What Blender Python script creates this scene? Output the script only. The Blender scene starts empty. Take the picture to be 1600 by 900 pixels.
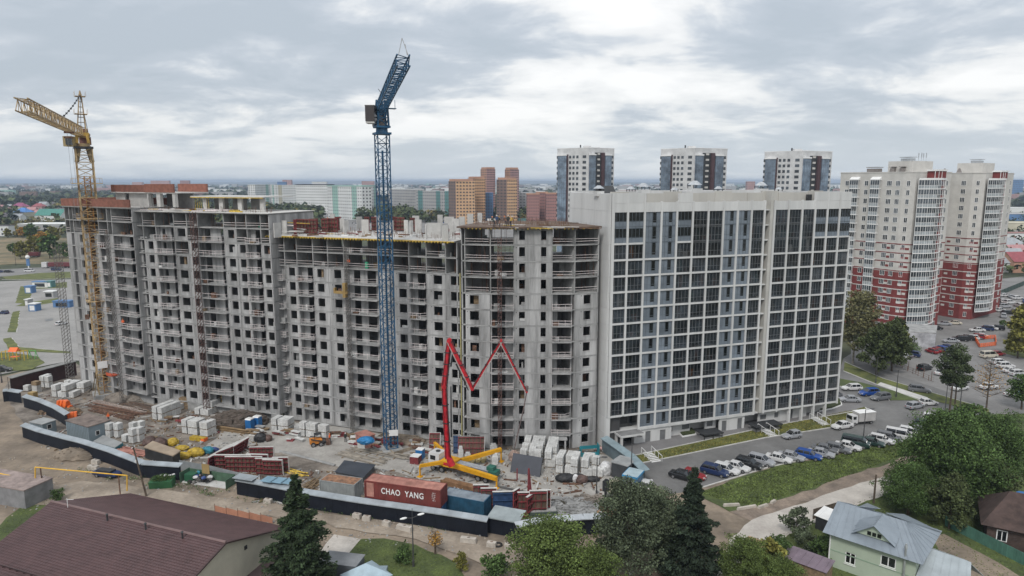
import bpy, bmesh, math, random
from mathutils import Vector, Matrix
import numpy as np
random.seed(7)
R = random.random
def U(a, b): return a + (b - a) * random.random()
scene = bpy.context.scene
COL = scene.collection
# ------------------------------------------------------------------ camera
HAZE = 0.00012
CAMH = 48.0; FOC = 1066.7; PIT = math.radians(8.9)
cam = bpy.data.objects.new('camera', bpy.data.cameras.new('camera')); COL.objects.link(cam)
cam.location = (0, 0, CAMH); cam.rotation_euler = (math.pi / 2 - PIT, 0, 0)
cam.data.sensor_width = 36; cam.data.lens = 24; cam.data.clip_end = 60000; cam.data.clip_start = 0.5
scene.camera = cam
scene.view_settings.view_transform = 'Standard'; scene.view_settings.look = 'None'
scene.view_settings.exposure = 0.5; scene.view_settings.gamma = 1
scene.cycles.max_bounces = 6; scene.cycles.diffuse_bounces = 3; scene.cycles.volume_bounces = 0
scene.cycles.use_denoising = True
# ------------------------------------------------------------------ sky
SUN_EL, SUN_AZ = math.radians(48), math.radians(200)
world = bpy.data.worlds.new('World'); scene.world = world; world.use_nodes = True
wn = world.node_tree.nodes; wl = world.node_tree.links; wn.clear()
def WN(t, **k):
    n = wn.new(t)
    for a, v in k.items(): setattr(n, a, v)
    return n
def wmath(op, a, b=None, c=None):
    n = WN('ShaderNodeMath', operation=op)
    for i, v in enumerate((a, b, c)):
        if v is None: continue
        if isinstance(v, (int, float)): n.inputs[i].default_value = v
        else: wl.new(v, n.inputs[i])
    return n.outputs[0]
sky = WN('ShaderNodeTexSky', sky_type='NISHITA', sun_disc=False)
sky.sun_elevation = SUN_EL; sky.sun_rotation = SUN_AZ
tc = WN('ShaderNodeTexCoord'); sp = WN('ShaderNodeSeparateXYZ'); wl.new(tc.outputs['Generated'], sp.inputs[0])
zc = wmath('ADD', wmath('MAXIMUM', sp.outputs[2], 0.0), 0.20)
px_ = wmath('DIVIDE', sp.outputs[0], zc); py_ = wmath('DIVIDE', sp.outputs[1], zc)
cb = WN('ShaderNodeCombineXYZ'); wl.new(px_, cb.inputs[0]); wl.new(py_, cb.inputs[1])
def wnoise(scale, det, rough, dist, off, sc=(1, 1, 1)):
    mp = WN('ShaderNodeMapping'); mp.inputs['Location'].default_value = off; mp.inputs['Scale'].default_value = sc
    wl.new(cb.outputs[0], mp.inputs[0])
    n = WN('ShaderNodeTexNoise'); n.inputs['Scale'].default_value = scale; n.inputs['Detail'].default_value = det
    n.inputs['Roughness'].default_value = rough; n.inputs['Distortion'].default_value = dist
    wl.new(mp.outputs[0], n.inputs['Vector']); return n.outputs['Fac']
big = wnoise(0.80, 3, 0.5, 0.4, (4.2, 1.7, 0), (0.9, 1.15, 1))
mid = wnoise(2.1, 9, 0.58, 0.35, (1.3, 7.7, 0), (0.9, 1.0, 1))
fin = wnoise(7.0, 7, 0.62, 0.4, (9.3, 2.2, 0), (0.8, 1.1, 1))
dens = wmath('ADD', wmath('ADD', wmath('MULTIPLY', big, 0.50), wmath('MULTIPLY', mid, 0.40)), wmath('MULTIPLY', fin, 0.10))
dens = wmath('ADD', dens, 0.008); cr = WN('ShaderNodeValToRGB'); wl.new(dens, cr.inputs[0])
e = cr.color_ramp.elements
e[0].position = 0.425; e[0].color = (0.43, 0.48, 0.535, 1)
e[1].position = 0.60; e[1].color = (0.87, 0.87, 0.865, 1)
for p_, c_ in ((0.475, (0.48, 0.525, 0.58, 1)), (0.505, (0.58, 0.615, 0.655, 1)), (0.54, (0.75, 0.76, 0.765, 1))):
    q = e.new(p_); q.color = c_
# pale, slightly warm band low down, cool blue-grey at the very horizon
hr = WN('ShaderNodeValToRGB'); wl.new(sp.outputs[2], hr.inputs[0])
h = hr.color_ramp.elements; h[0].position = 0.0; h[0].color = (0.8, 0.8, 0.8, 1); h[1].position = 0.085; h[1].color = (0, 0, 0, 1)
m1 = WN('ShaderNodeMixRGB'); wl.new(hr.outputs[0], m1.inputs[0]); wl.new(cr.outputs[0], m1.inputs[1]); m1.inputs[2].default_value = (0.60, 0.655, 0.71, 1)
# an overcast sky is brighter overhead than at the horizon
br = wmath('MULTIPLY', wmath('ADD', 1.16, wmath('MULTIPLY', wmath('MAXIMUM', sp.outputs[2], 0.0), 0.5)), 10.0 / 1.464)
m2 = WN('ShaderNodeVectorMath', operation='SCALE'); wl.new(m1.outputs[0], m2.inputs[0]); wl.new(br, m2.inputs['Scale'])
m3 = WN('ShaderNodeMixRGB'); m3.inputs[0].default_value = 0.94; wl.new(sky.outputs[0], m3.inputs[1]); wl.new(m2.outputs[0], m3.inputs[2])
bg = WN('ShaderNodeBackground'); bg.inputs[1].default_value = 0.1; wl.new(m3.outputs[0], bg.inputs[0])
wo = WN('ShaderNodeOutputWorld'); wl.new(bg.outputs[0], wo.inputs[0])
# ------------------------------------------------------------------ sun through the overcast
sl = bpy.data.lights.new('sun', 'SUN'); sl.energy = 1.45; sl.angle = math.radians(14); sl.color = (1, 0.965, 0.92)
so = bpy.data.objects.new('sun', sl); COL.objects.link(so)
sd = Vector((math.sin(SUN_AZ) * math.cos(SUN_EL), math.cos(SUN_AZ) * math.cos(SUN_EL), math.sin(SUN_EL)))
so.rotation_euler = sd.to_track_quat('Z', 'Y').to_euler(); so.location = (0, 0, 300)

# ------------------------------------------------------------------ helpers
def ray(x, y):
    u = (x - 800) / FOC; v = (y - 450) / FOC
    return (u, math.cos(PIT) - v * math.sin(PIT), -(math.sin(PIT) + v * math.cos(PIT)))
def at(x, y, z=0.0):                      # survey helper: a point of the plane at height z
    r = ray(x, y); t = (z - CAMH) / r[2]; return Vector((r[0] * t, r[1] * t, z))
def ad(x, y, Y):                          # a point at distance Y
    r = ray(x, y); t = Y / r[1]; return Vector((r[0] * t, Y, CAMH + r[2] * t))

_M = {}
def M(name, c, rough=0.85, var=0.18, scale=0.6, metal=0.0, bump=0.0, rnd=0.0, c2=None, spec=0.5, streak=0, leaf=0, fine=0.0):
    if name in _M: return _M[name]
    m = bpy.data.materials.new(name); m.use_nodes = True; nt = m.node_tree; N = nt.nodes; L = nt.links
    b = N['Principled BSDF']; b.inputs['Roughness'].default_value = rough; b.inputs['Metallic'].default_value = metal
    b.inputs['Specular IOR Level'].default_value = spec
    geo = N.new('ShaderNodeNewGeometry')
    mp = N.new('ShaderNodeMapping'); L.new(geo.outputs['Position'], mp.inputs[0])
    if streak: mp.inputs['Scale'].default_value = (1, 1, 0.12)
    no = N.new('ShaderNodeTexNoise'); no.inputs['Scale'].default_value = scale; no.inputs['Detail'].default_value = 7; no.inputs['Roughness'].default_value = 0.62
    L.new(mp.outputs[0], no.inputs['Vector'])
    r = N.new('ShaderNodeValToRGB'); L.new(no.outputs['Fac'], r.inputs[0])
    c2 = c2 or tuple(x * (1 - var * 1.3) for x in c)
    r.color_ramp.elements[0].position = 0.34; r.color_ramp.elements[0].color = (*c2, 1)
    r.color_ramp.elements[1].position = 0.66; r.color_ramp.elements[1].color = (*[min(1, x * (1 + var * 0.5)) for x in c], 1)
    out = r.outputs[0]
    if rnd or leaf:
        mul = N.new('ShaderNodeVectorMath'); mul.operation = 'SCALE'; L.new(out, mul.inputs[0])
        ma = N.new('ShaderNodeMath'); ma.operation = 'MULTIPLY_ADD'
        if leaf: L.new(geo.outputs['Random Per Island'], ma.inputs[0]); k = leaf
        else:
            oi = N.new('ShaderNodeObjectInfo'); L.new(oi.outputs['Random'], ma.inputs[0]); k = rnd
        ma.inputs[1].default_value = 2 * k; ma.inputs[2].default_value = 1 - k
        L.new(ma.outputs[0], mul.inputs['Scale']); out = mul.outputs[0]
    if fine:
        n3 = N.new('ShaderNodeTexNoise'); n3.inputs['Scale'].default_value = scale * 11; n3.inputs['Detail'].default_value = 5
        L.new(mp.outputs[0], n3.inputs['Vector'])
        f2 = N.new('ShaderNodeMath'); f2.operation = 'MULTIPLY_ADD'; L.new(n3.outputs['Fac'], f2.inputs[0]); f2.inputs[1].default_value = 2 * fine * 1.6; f2.inputs[2].default_value = 1 - fine * 1.6
        m4 = N.new('ShaderNodeVectorMath'); m4.operation = 'SCALE'; L.new(out, m4.inputs[0]); L.new(f2.outputs[0], m4.inputs['Scale']); out = m4.outputs[0]
    L.new(out, b.inputs['Base Color'])
    if bump:
        bp = N.new('ShaderNodeBump'); bp.inputs['Strength'].default_value = bump; bp.inputs['Distance'].default_value = 0.1
        n2 = N.new('ShaderNodeTexNoise'); n2.inputs['Scale'].default_value = scale * 8; n2.inputs['Detail'].default_value = 4
        L.new(geo.outputs['Position'], n2.inputs['Vector']); L.new(n2.outputs['Fac'], bp.inputs['Height']); L.new(bp.outputs[0], b.inputs['Normal'])
    _M[name] = m; return m

class MB:
    def __init__(s): s.v = []; s.f = []; s.m = []
    def q(s, pts, m=0):
        n = len(s.v); s.v += [tuple(p) for p in pts]; s.f.append(tuple(range(n, n + len(pts)))); s.m.append(m); return s
    def box(s, c, d, m=0, rz=0.0, top=1.0):
        x, y, z = c; a, b, h = d[0] / 2, d[1] / 2, d[2] / 2; co, si = math.cos(rz), math.sin(rz); n = len(s.v)
        for k in (-1, 1):
            t = top if k > 0 else 1
            for i, j in ((-1, -1), (1, -1), (1, 1), (-1, 1)):
                u, v = i * a * t, j * b * t; s.v.append((x + u * co - v * si, y + u * si + v * co, z + k * h))
        s.f += [(n, n + 3, n + 2, n + 1), (n + 4, n + 5, n + 6, n + 7)] + [(n + i, n + (i + 1) % 4, n + 4 + (i + 1) % 4, n + 4 + i) for i in range(4)]
        s.m += [m] * 6; return s
    def b2(s, x0, x1, y0, y1, z0, z1, m=0): return s.box(((x0 + x1) / 2, (y0 + y1) / 2, (z0 + z1) / 2), (x1 - x0, y1 - y0, z1 - z0), m)
    def tube(s, p0, p1, r0, r1=None, n=6, m=0, sq=False, cap=True):
        p0 = Vector(p0); p1 = Vector(p1); r1 = r0 if r1 is None else r1; d = p1 - p0
        if d.length < 1e-6: return s
        d.normalize(); up = Vector((0, 0, 1)) if abs(d.z) < 0.95 else Vector((1, 0, 0))
        a = d.cross(up).normalized(); b = a.cross(d)
        if sq: n = 4; ph = math.pi / 4; r0 *= 1.414; r1 *= 1.414
        else: ph = 0
        k = len(s.v)
        for p, r in ((p0, r0), (p1, r1)):
            for i in range(n):
                t = ph + 2 * math.pi * i / n; s.v.append(tuple(p + a * (r * math.cos(t)) + b * (r * math.sin(t))))
        for i in range(n): s.f.append((k + i, k + (i + 1) % n, k + n + (i + 1) % n, k + n + i)); s.m.append(m)
        if cap:
            s.f.append(tuple(range(k + n - 1, k - 1, -1))); s.f.append(tuple(range(k + n, k + 2 * n))); s.m += [m, m]
        return s
    def bar(s, p0, p1, w=0.05, m=0): return s.tube(p0, p1, w / 2, None, 4, m, True)
    def prism(s, poly, z0, z1, m=0, mt=None):
        n = len(poly); k = len(s.v); s.v += [(p[0], p[1], z0) for p in poly] + [(p[0], p[1], z1) for p in poly]
        s.f += [tuple(range(k + n - 1, k - 1, -1)), tuple(range(k + n, k + 2 * n))]; s.m += [m, m if mt is None else mt]
        for i in range(n): s.f.append((k + i, k + (i + 1) % n, k + n + (i + 1) % n, k + n + i)); s.m.append(m)
        return s
    def xprism(s, prof, x0, x1, m=0):      # profile in (y,z) extruded along x
        n = len(prof); k = len(s.v); s.v += [(x0, p[0], p[1]) for p in prof] + [(x1, p[0], p[1]) for p in prof]
        s.f += [tuple(range(k, k + n)), tuple(range(k + 2 * n - 1, k + n - 1, -1))]; s.m += [m, m]
        for i in range(n): s.f.append((k + (i + 1) % n, k + i, k + n + i, k + n + (i + 1) % n)); s.m.append(m)
        return s
    def wall(s, x0, x1, z0, z1, y0, y1, holes=(), m=0):   # wall in the xz plane, holes = (x0,x1,z0,z1)
        hs = sorted(holes); x = x0
        for a, b, c, d in hs:
            if a > x: s.b2(x, a, y0, y1, z0, z1, m)
            if c > z0: s.b2(a, b, y0, y1, z0, c, m)
            if d < z1: s.b2(a, b, y0, y1, d, z1, m)
            x = b
        if x < x1: s.b2(x, x1, y0, y1, z0, z1, m)
        return s
    def lump(s, c, r, n=2, m=0, jit=0.25, sz=1.0):
        bm = bmesh.new(); bmesh.ops.create_icosphere(bm, subdivisions=n, radius=1)
        k = len(s.v); rx = r if isinstance(r, (int, float)) else r[0]; ry = rx if isinstance(r, (int, float)) else r[1]; rz = rx * sz if isinstance(r, (int, float)) else r[2]
        for v in bm.verts:
            j = 1 + U(-jit, jit); s.v.append((c[0] + v.co.x * rx * j, c[1] + v.co.y * ry * j, c[2] + v.co.z * rz * j))
        for f in bm.faces: s.f.append(tuple(k + v.index for v in f.verts)); s.m.append(m)
        bm.free(); return s
    def mesh(s, name, mats):
        me = bpy.data.meshes.new(name); me.from_pydata(s.v, [], s.f)
        if not isinstance(mats, (list, tuple)): mats = [mats]
        for m in mats: me.materials.append(m)
        if len(mats) > 1: me.polygons.foreach_set('material_index', s.m)
        me.update(); return me
    def build(s, name, mats, parent=None, loc=(0, 0, 0), rz=0.0, **k): return ob(name, s.mesh(name, mats), parent, loc, rz, **k)

def ob(name, data, parent=None, loc=(0, 0, 0), rz=0.0, label=None, cat=None, group=None, kind=None):
    o = bpy.data.objects.new(name, data); COL.objects.link(o); o.location = loc; o.rotation_euler = (0, 0, rz)
    if parent: o.parent = parent
    if label: o['label'] = label
    if cat: o['category'] = cat
    if group: o['group'] = group
    if kind: o['kind'] = kind
    return o
def thing(name, label, cat, loc=(0, 0, 0), rz=0.0, group=None): return ob(name, None, None, loc, rz, label, cat, group)
KIDS = {}
def kids(o): return [c for c in bpy.data.objects if c.parent == o]
def dup(o, loc=None, rz=None, label=None, group=None, scale=None, parent=None, cache={}):
    c = o.copy(); COL.objects.link(c)
    if parent is not None: c.parent = parent
    if loc is not None: c.location = loc
    if rz is not None: c.rotation_euler = (0, 0, rz)
    if label: c['label'] = label
    if group: c['group'] = group
    if scale: c.scale = (scale,) * 3 if isinstance(scale, (int, float)) else scale
    if o.name not in cache: cache[o.name] = kids(o)
    for k in cache[o.name]: dup(k, parent=c)
    return c

class Facet:
    def __init__(s, p0, p1):
        s.p = Vector((p0[0], p0[1], 0)); q = Vector((p1[0], p1[1], 0)); s.len = (q - s.p).length; s.d = (q - s.p).normalized()
        s.n = Vector((s.d.y, -s.d.x, 0)); s.rz = math.atan2(s.d.y, s.d.x)
    def u(s, x, y):
        r = ray(x, y); o = -s.p; den = r[0] * s.n.x + r[1] * s.n.y
        t = (s.p.x * s.n.x + s.p.y * s.n.y) / den
        w = Vector((r[0] * t, r[1] * t, 0)) - s.p; return w.dot(s.d)
    def P(s, u, out=0.0, z=0.0):
        w = s.p + s.d * u + s.n * out; return Vector((w.x, w.y, z))
def inst(name, me, parent, loc, rz, **k): return ob(name, me, parent, loc, rz, **k)

def jagged(pts, step=2.2, amp=0.35):
    out = []
    for i, p in enumerate(pts):
        q = pts[(i + 1) % len(pts)]; d = (Vector(q) - Vector(p)); n = max(1, min(60, int(d.length / step)))
        nn = Vector((-d.y, d.x)).normalized() if d.length > 0 else Vector((0, 0))
        for k in range(n):
            w = Vector(p) + d * (k / n); a = 0 if k == 0 else U(-amp, amp); out.append((w.x + nn.x * a, w.y + nn.y * a))
    return out
_lay = [0.0]
def sheet(name, pts, m, px=True, jag=0.35, step=2.2, z=None):
    if px: pts = [tuple(at(*p).xy) for p in pts]
    if jag: pts = jagged(pts, step, jag)
    if z is None: _lay[0] += 0.006; z = _lay[0]
    bm = bmesh.new(); vs = [bm.verts.new((p[0], p[1], z)) for p in pts]; f = bm.faces.new(vs)
    bmesh.ops.triangulate(bm, faces=[f]); bmesh.ops.recalc_face_normals(bm, faces=bm.faces)
    for f in bm.faces:
        f.normal_update()
        if f.normal.z < 0: f.normal_flip()
    me = bpy.data.meshes.new(name); bm.to_mesh(me); bm.free(); me.materials.append(m)
    return ob(name, me, kind='structure')
# ================================================================== materials
conc = M('concrete_panel', (0.37, 0.368, 0.365), 0.9, 0.42, 0.55, rnd=0.10, streak=1, fine=0.14, bump=0.1)
conc2 = M('concrete_raw', (0.30, 0.30, 0.295), 0.9, 0.3, 0.5, rnd=0.12, fine=0.1)
concslab = M('concrete_slab', (0.33, 0.33, 0.325), 0.9, 0.25, 0.7, rnd=0.1, fine=0.08)
conclt = M('concrete_light', (0.50, 0.49, 0.47), 0.9, 0.15, 0.6, rnd=0.08, fine=0.08)
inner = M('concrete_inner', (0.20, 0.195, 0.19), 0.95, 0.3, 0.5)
brick = M('brick_red', (0.25, 0.105, 0.075), 0.9, 0.25, 1.2, fine=0.2, rnd=0.1)
railm = M('rail_paint', (0.60, 0.54, 0.53), 0.6, 0.15, 3, rnd=0.25)
yel = M('yellow_beam', (0.55, 0.38, 0.06), 0.7, 0.4, 2.0, rnd=0.2)
ply = M('plywood_brown', (0.13, 0.085, 0.06), 0.8, 0.35, 1.0, fine=0.15)
rust = M('rusty_steel', (0.16, 0.085, 0.055), 0.85, 0.5, 2.0, rnd=0.2, fine=0.2)
rustred = M('red_formwork', (0.20, 0.035, 0.04), 0.6, 0.3, 1.5, rnd=0.25)
white = M('white_cladding', (0.56, 0.562, 0.555), 0.55, 0.12, 0.4, rnd=0.05, streak=1, fine=.04)
whitep = M('white_paint', (0.72, 0.72, 0.71), 0.5, 0.08, 1.0, rnd=0.06)
dark = M('dark_metal', (0.035, 0.037, 0.04), 0.5, 0.3, 1.0)
asph = M('asphalt', (0.155, 0.153, 0.15), 0.9, 0.22, 0.12, fine=0.12, bump=0.1)
asph2 = M('asphalt_old', (0.20, 0.195, 0.19), 0.9, 0.2, 0.1, fine=0.12)
pave = M('paving', (0.17, 0.165, 0.165), 0.9, 0.12, 0.3, fine=0.10)
dirt = M('packed_dirt', (0.25, 0.20, 0.15), 0.95, 0.25, 0.13, c2=(0.12, 0.098, 0.076), fine=0.2, bump=0.3)
mud = M('yard_mud', (0.235, 0.205, 0.175), 0.95, 0.3, 0.25, c2=(0.085, 0.072, 0.06), fine=0.22, bump=0.3)
yard = M('yard_concrete', (0.36, 0.345, 0.32), 0.95, 0.15, 0.25, c2=(0.25, 0.235, 0.215), fine=0.14, bump=0.15)
gravel = M('pale_gravel', (0.47, 0.44, 0.40), 0.95, 0.12, 0.3, c2=(0.36, 0.33, 0.30), fine=0.12)
grass = M('grass', (0.075, 0.098, 0.026), 0.95, 0.3, 0.25, c2=(0.042, 0.058, 0.020), fine=0.35, bump=0.6)
grass2 = M('grass_olive', (0.12, 0.130, 0.034), 0.95, 0.3, 0.3, c2=(0.055, 0.070, 0.022), fine=0.3, bump=0.5)
scrub = M('scrub', (0.12, 0.105, 0.055), 0.95, 0.3, 0.05, c2=(0.050, 0.062, 0.028), fine=0.3, bump=0.5)

# ================================================================== ground
def mkterrain():
    m = bpy.data.materials.new('terrain'); m.use_nodes = True; nt = m.node_tree; N = nt.nodes; L = nt.links; b = N['Principled BSDF']; b.inputs['Roughness'].default_value = 0.95
    g = N.new('ShaderNodeNewGeometry')
    def ns(sc, det): n = N.new('ShaderNodeTexNoise'); n.inputs['Scale'].default_value = sc; n.inputs['Detail'].default_value = det; L.new(g.outputs['Position'], n.inputs['Vector']); return n.outputs['Fac']
    r = N.new('ShaderNodeValToRGB'); L.new(ns(0.0045, 8), r.inputs[0]); e = r.color_ramp.elements
    e[0].position = 0.36; e[0].color = (0.05, 0.062, 0.032, 1); e[1].position = 0.68; e[1].color = (0.19, 0.16, 0.09, 1)
    x = e.new(0.5); x.color = (0.055, 0.066, 0.03, 1); x = e.new(0.58); x.color = (0.09, 0.085, 0.045, 1)
    r2 = N.new('ShaderNodeValToRGB'); L.new(ns(0.09, 6), r2.inputs[0]); e = r2.color_ramp.elements; e[0].position = 0.35; e[0].color = (.45, .45, .45, 1); e[1].position = 0.68; e[1].color = (1.3, 1.3, 1.3, 1)
    mx = N.new('ShaderNodeMixRGB'); mx.blend_type = 'MULTIPLY'; mx.inputs[0].default_value = 1; L.new(r.outputs[0], mx.inputs[1]); L.new(r2.outputs[0], mx.inputs[2]); L.new(mx.outputs[0], b.inputs['Base Color'])
    return m
mb = MB(); S = 24000
mb.q([(-S, -600, 0), (S, -600, 0), (S, 27000, 0), (-S, 27000, 0)]); ter = mb.build('terrain', mkterrain(), kind='structure')
# low wooded hills at the horizon
mb = MB(); n = 90
for k, (yy, hh) in enumerate(((9000, 22), (14000, 50))):
    for i in range(n):
        x0 = -16000 + i * 32000 / n; x1 = x0 + 32000 / n
        f = lambda x: hh * (0.62 + 0.3 * math.sin(x / 2900 + k * 2) + 0.12 * math.sin(x / 700 + k))
        mb.q([(x0, yy, -1), (x1, yy, -1), (x1, yy + 800, f(x1)), (x0, yy + 800, f(x0))]); mb.q([(x0, yy + 800, f(x0)), (x1, yy + 800, f(x1)), (x1, yy + 3500, -1), (x0, yy + 3500, -1)])
mb.build('hills', M('hill_wood', (0.045, 0.06, 0.045), 0.95, 0.3, 0.004), kind='structure')
sheet('ground', [(1000, 690), (1500, 690), (1700, 780), (1900, 1100), (900, 1100)], dirt, jag=0)
sheet('ground', [(-250, 700), (-40, 596), (0, 588), (112, 566), (190, 600), (1000, 700), (1000, 760), (1130, 800), (1180, 815), (1240, 900), (1200, 1100), (-900, 1100)], dirt, jag=0.5)
sheet('yard', [(6, 612), (16, 590), (112, 566), (240, 620), (935, 690), (1000, 765), (940, 815), (830, 835), (480, 775), (370, 752), (285, 730), (125, 692), (38, 667)], mud, jag=0.3)
sheet('yard_concrete', [(318, 700), (345, 676), (420, 655), (560, 668), (640, 690), (720, 700), (960, 712), (995, 765), (955, 806), (900, 800), (830, 778), (700, 760), (600, 735), (520, 728), (440, 708), (380, 702)], yard, jag=0.6)
sheet('road', [(985, 715), (1003, 748), (1050, 772), (1078, 768), (1200, 731), (1330, 703), (1440, 681), (1500, 664), (1640, 668), (1760, 600), (1700, 470), (1640, 455), (1500, 480), (1380, 522), (1318, 560), (1305, 600), (1240, 660)], asph, jag=0)
sheet('car_park', [(1330, 560), (1400, 586), (1480, 612), (1600, 660), (1800, 640), (1800, 520), (1600, 452), (1560, 448), (1500, 496), (1420, 520), (1330, 530)], asph2, jag=0)
sheet('car_park', [(1560, 448), (1600, 452), (1800, 520), (1800, 440), (1620, 430), (1560, 436)], asph2, jag=0)
sheet('pavement', [(930, 690), (988, 713), (1206, 666), (1335, 643), (1350, 636), (1335, 622), (1305, 606), (1100, 650)], pave, jag=0)
sheet('lawn', [(988, 713), (1000, 724), (1036, 717), (1196, 684), (1300, 668), (1366, 650), (1350, 636), (1335, 643), (1206, 666)], grass2, jag=0.2)
sheet('lawn', [(1085, 772), (1130, 757), (1200, 733), (1330, 705), (1442, 683), (1446, 700), (1415, 716), (1330, 744), (1240, 775), (1190, 795), (1140, 800)], grass, jag=0.6)
sheet('verge', [(1140, 800), (1190, 792), (1240, 775), (1330, 742), (1420, 712), (1445, 735), (1330, 762), (1240, 792), (1175, 815)], M('bare_earth', (0.24, 0.19, 0.15), 0.95, 0.3, 0.3, c2=(0.13, 0.105, 0.085), fine=0.25, bump=0.3), jag=0.5)
sheet('gardens', [(1160, 850), (1230, 815), (1330, 780), (1440, 735), (1490, 690), (1450, 664), (1500, 652), (1700, 640), (1900, 1100), (1100, 1100)], grass, jag=0.5)
sheet('gravel_road', [(1140, 842), (1175, 813), (1240, 791), (1330, 761), (1420, 731), (1560, 700), (1580, 715), (1430, 757), (1340, 790), (1290, 808), (1232, 836), (1195, 870), (1120, 900)], gravel, jag=0.25)
sheet('path', [(1455, 840), (1475, 835), (1560, 880), (1640, 930), (1560, 960), (1490, 905)], dirt, jag=0.2)
sheet('lawn', [(530, 885), (560, 843), (600, 842), (650, 852), (690, 868), (712, 880), (728, 905), (760, 1000), (480, 1000)], grass, jag=0.5)
sheet('concrete_pad', [(488, 878), (522, 836), (564, 843), (531, 884), (505, 925), (440, 930)], gravel, jag=0.1)
sheet('lawn', [(-60, 880), (0, 822), (50, 775), (78, 780), (90, 800), (30, 860), (-60, 950)], grass, jag=0.3)
sheet('track', [(-20, 760), (60, 762), (130, 752), (250, 765), (470, 795), (640, 818), (800, 850), (830, 872), (760, 885), (700, 862), (620, 838), (420, 806), (280, 795), (110, 792), (40, 790)], M('track_dirt', (0.31, 0.262, 0.21), 0.95, 0.2, 0.2, c2=(0.19, 0.155, 0.12), fine=0.2), jag=0.5)
# right-hand islands and verges
sheet('verge', [(1320, 566), (1380, 592), (1470, 618), (1545, 640), (1545, 648), (1440, 622), (1372, 602), (1318, 580)], grass2, jag=0.1)
sheet('verge', [(1312, 592), (1345, 598), (1400, 612), (1446, 622), (1440, 626), (1390, 626), (1350, 612), (1312, 604)], grass, jag=0.1)
sheet('verge', [(1380, 538), (1430, 544), (1434, 549), (1388, 552)], grass, jag=0.2)
sheet('verge', [(1590, 525), (1640, 520), (1800, 560), (1700, 590), (1600, 560), (1566, 552)], grass2, jag=0.4)
sheet('kerb_strip', [(1376, 598), (1450, 622), (1444, 627), (1370, 602)], conclt, jag=0)
# left: roads, car park, islands
sheet('road', [(-400, 436), (-50, 424), (200, 411), (200, 420), (-50, 436), (-400, 455)], asph2, jag=0)
sheet('car_park', [(-400, 470), (0, 440), (130, 436), (160, 436), (160, 565), (112, 564), (0, 586), (-60, 600), (-500, 640)], M('car_park_tarmac', (0.27, 0.262, 0.25), 0.9, 0.14, 0.08, fine=0.1), jag=0)
for pts in ([(3, 433), (60, 427), (130, 424), (130, 434), (50, 437), (10, 437)], [(24, 474), (32, 448), (105, 441), (105, 450), (50, 452), (46, 475)], [(34, 475), (90, 466), (92, 472), (50, 479), (24, 479)], [(12, 520), (20, 488), (31, 486), (26, 520)],
            [(5, 530), (18, 528), (30, 543), (110, 550), (110, 553), (30, 550), (12, 545)], [(-80, 586), (-30, 552), (20, 552), (60, 558), (70, 568), (50, 578), (0, 583)]):
    sheet('grass_island', pts, grass2, jag=0.2)
sheet('rough_ground', [(-300, 370), (100, 372), (200, 374), (200, 408), (-300, 424)], M('rough_ground', (0.22, 0.165, 0.10), 0.95, 0.3, 0.04, c2=(0.07, 0.075, 0.035), fine=0.3), jag=0.8, step=8)
sheet('puddle', [(70, 500), (82, 498), (83, 501), (72, 503)], M('wet_tarmac', (0.12, 0.12, 0.12), 0.4), jag=0.1)
# distant car parks behind the site
sheet('far_car_park', [(480, 332), (560, 326), (700, 346), (920, 350), (1000, 372), (700, 385), (520, 360)], asph2, jag=0)
sheet('far_yard', [(1480, 385), (1560, 352), (1620, 345), (1700, 350), (1700, 376), (1600, 382), (1555, 380)], asph2, jag=0)
for pts in ([(1335, 703.5), (1337, 703), (1322, 694), (1320, 694.4)],): pass
# kerbs along the road
def kerb(pxs, m=conclt, w=0.18, h=0.14, name='kerb'):
    P = [at(*p) for p in pxs]; mb = MB()
    for a, b in zip(P, P[1:]):
        d = b - a; L = d.length; n = max(1, int(L / 3.0)); rz = math.atan2(d.y, d.x)
        for i in range(n):
            c = a + d * ((i + .5) / n); mb.box((c.x, c.y, h / 2 + 0.02), (L / n - 0.03, w, h), 0, rz)
    return mb.build(name, m, kind='structure')
kerb([(1000, 724.5), (1036, 717.5), (1196, 684.5), (1300, 668.5), (1366, 650.5), (1352, 637)]); kerb([(1078, 768), (1200, 731), (1330, 703), (1442, 681)])
kerb([(988, 713), (1206, 666), (1335, 643)]); kerb([(1320, 566), (1380, 592), (1470, 618), (1545, 640)]); kerb([(1318, 580), (1372, 602), (1440, 627)]); kerb([(1312, 604), (1350, 612), (1390, 626)])
kerb([(3, 437), (50, 437), (130, 434)]); kerb([(31, 486), (26, 520)]); kerb([(18, 528), (30, 543), (110, 550)]); kerb([(46, 475), (50, 452), (105, 450)])
# ================================================================== the unfinished panel building, in four blocks
SH = 2.85
foilx = M('white_block_wrap', (0.60, 0.60, 0.585), .7, .12, 2.0, rnd=.1, c2=(.42, .42, .41)); pallx = M('pallet_wood', (.24, .17, .10), .9, .3, 3)
def wallmesh(w, holes, back=0.28, h=SH - 0.03, y=0.0):
    mb = MB(); mb.wall(0.03, w - 0.03, 0.03, h - .02, y, y + back, holes); return mb
_pc = {}
def panelmesh(key, w, holes, pod=True):
    k = (key, round(w, 2), tuple(holes))
    if k not in _pc:
        mb = wallmesh(w, holes)
        for hx0, hx1, hz0, hz1 in holes:
            if hz0 > 0.3: mb.b2(hx0 - 0.05, hx1 + 0.05, -0.05, 0.1, hz0 - 0.09, hz0 - 0.02)   # sill
        if pod and holes and w > 2.2: mb.b2(holes[0][0] - 0.55, holes[0][0] - 0.40, -0.012, 0.05, 2.25, 2.4, 1)   # pipe sleeve
        _pc[k] = mb.mesh('wall_panel', [conc, dark])
    return _pc[k]
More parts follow.
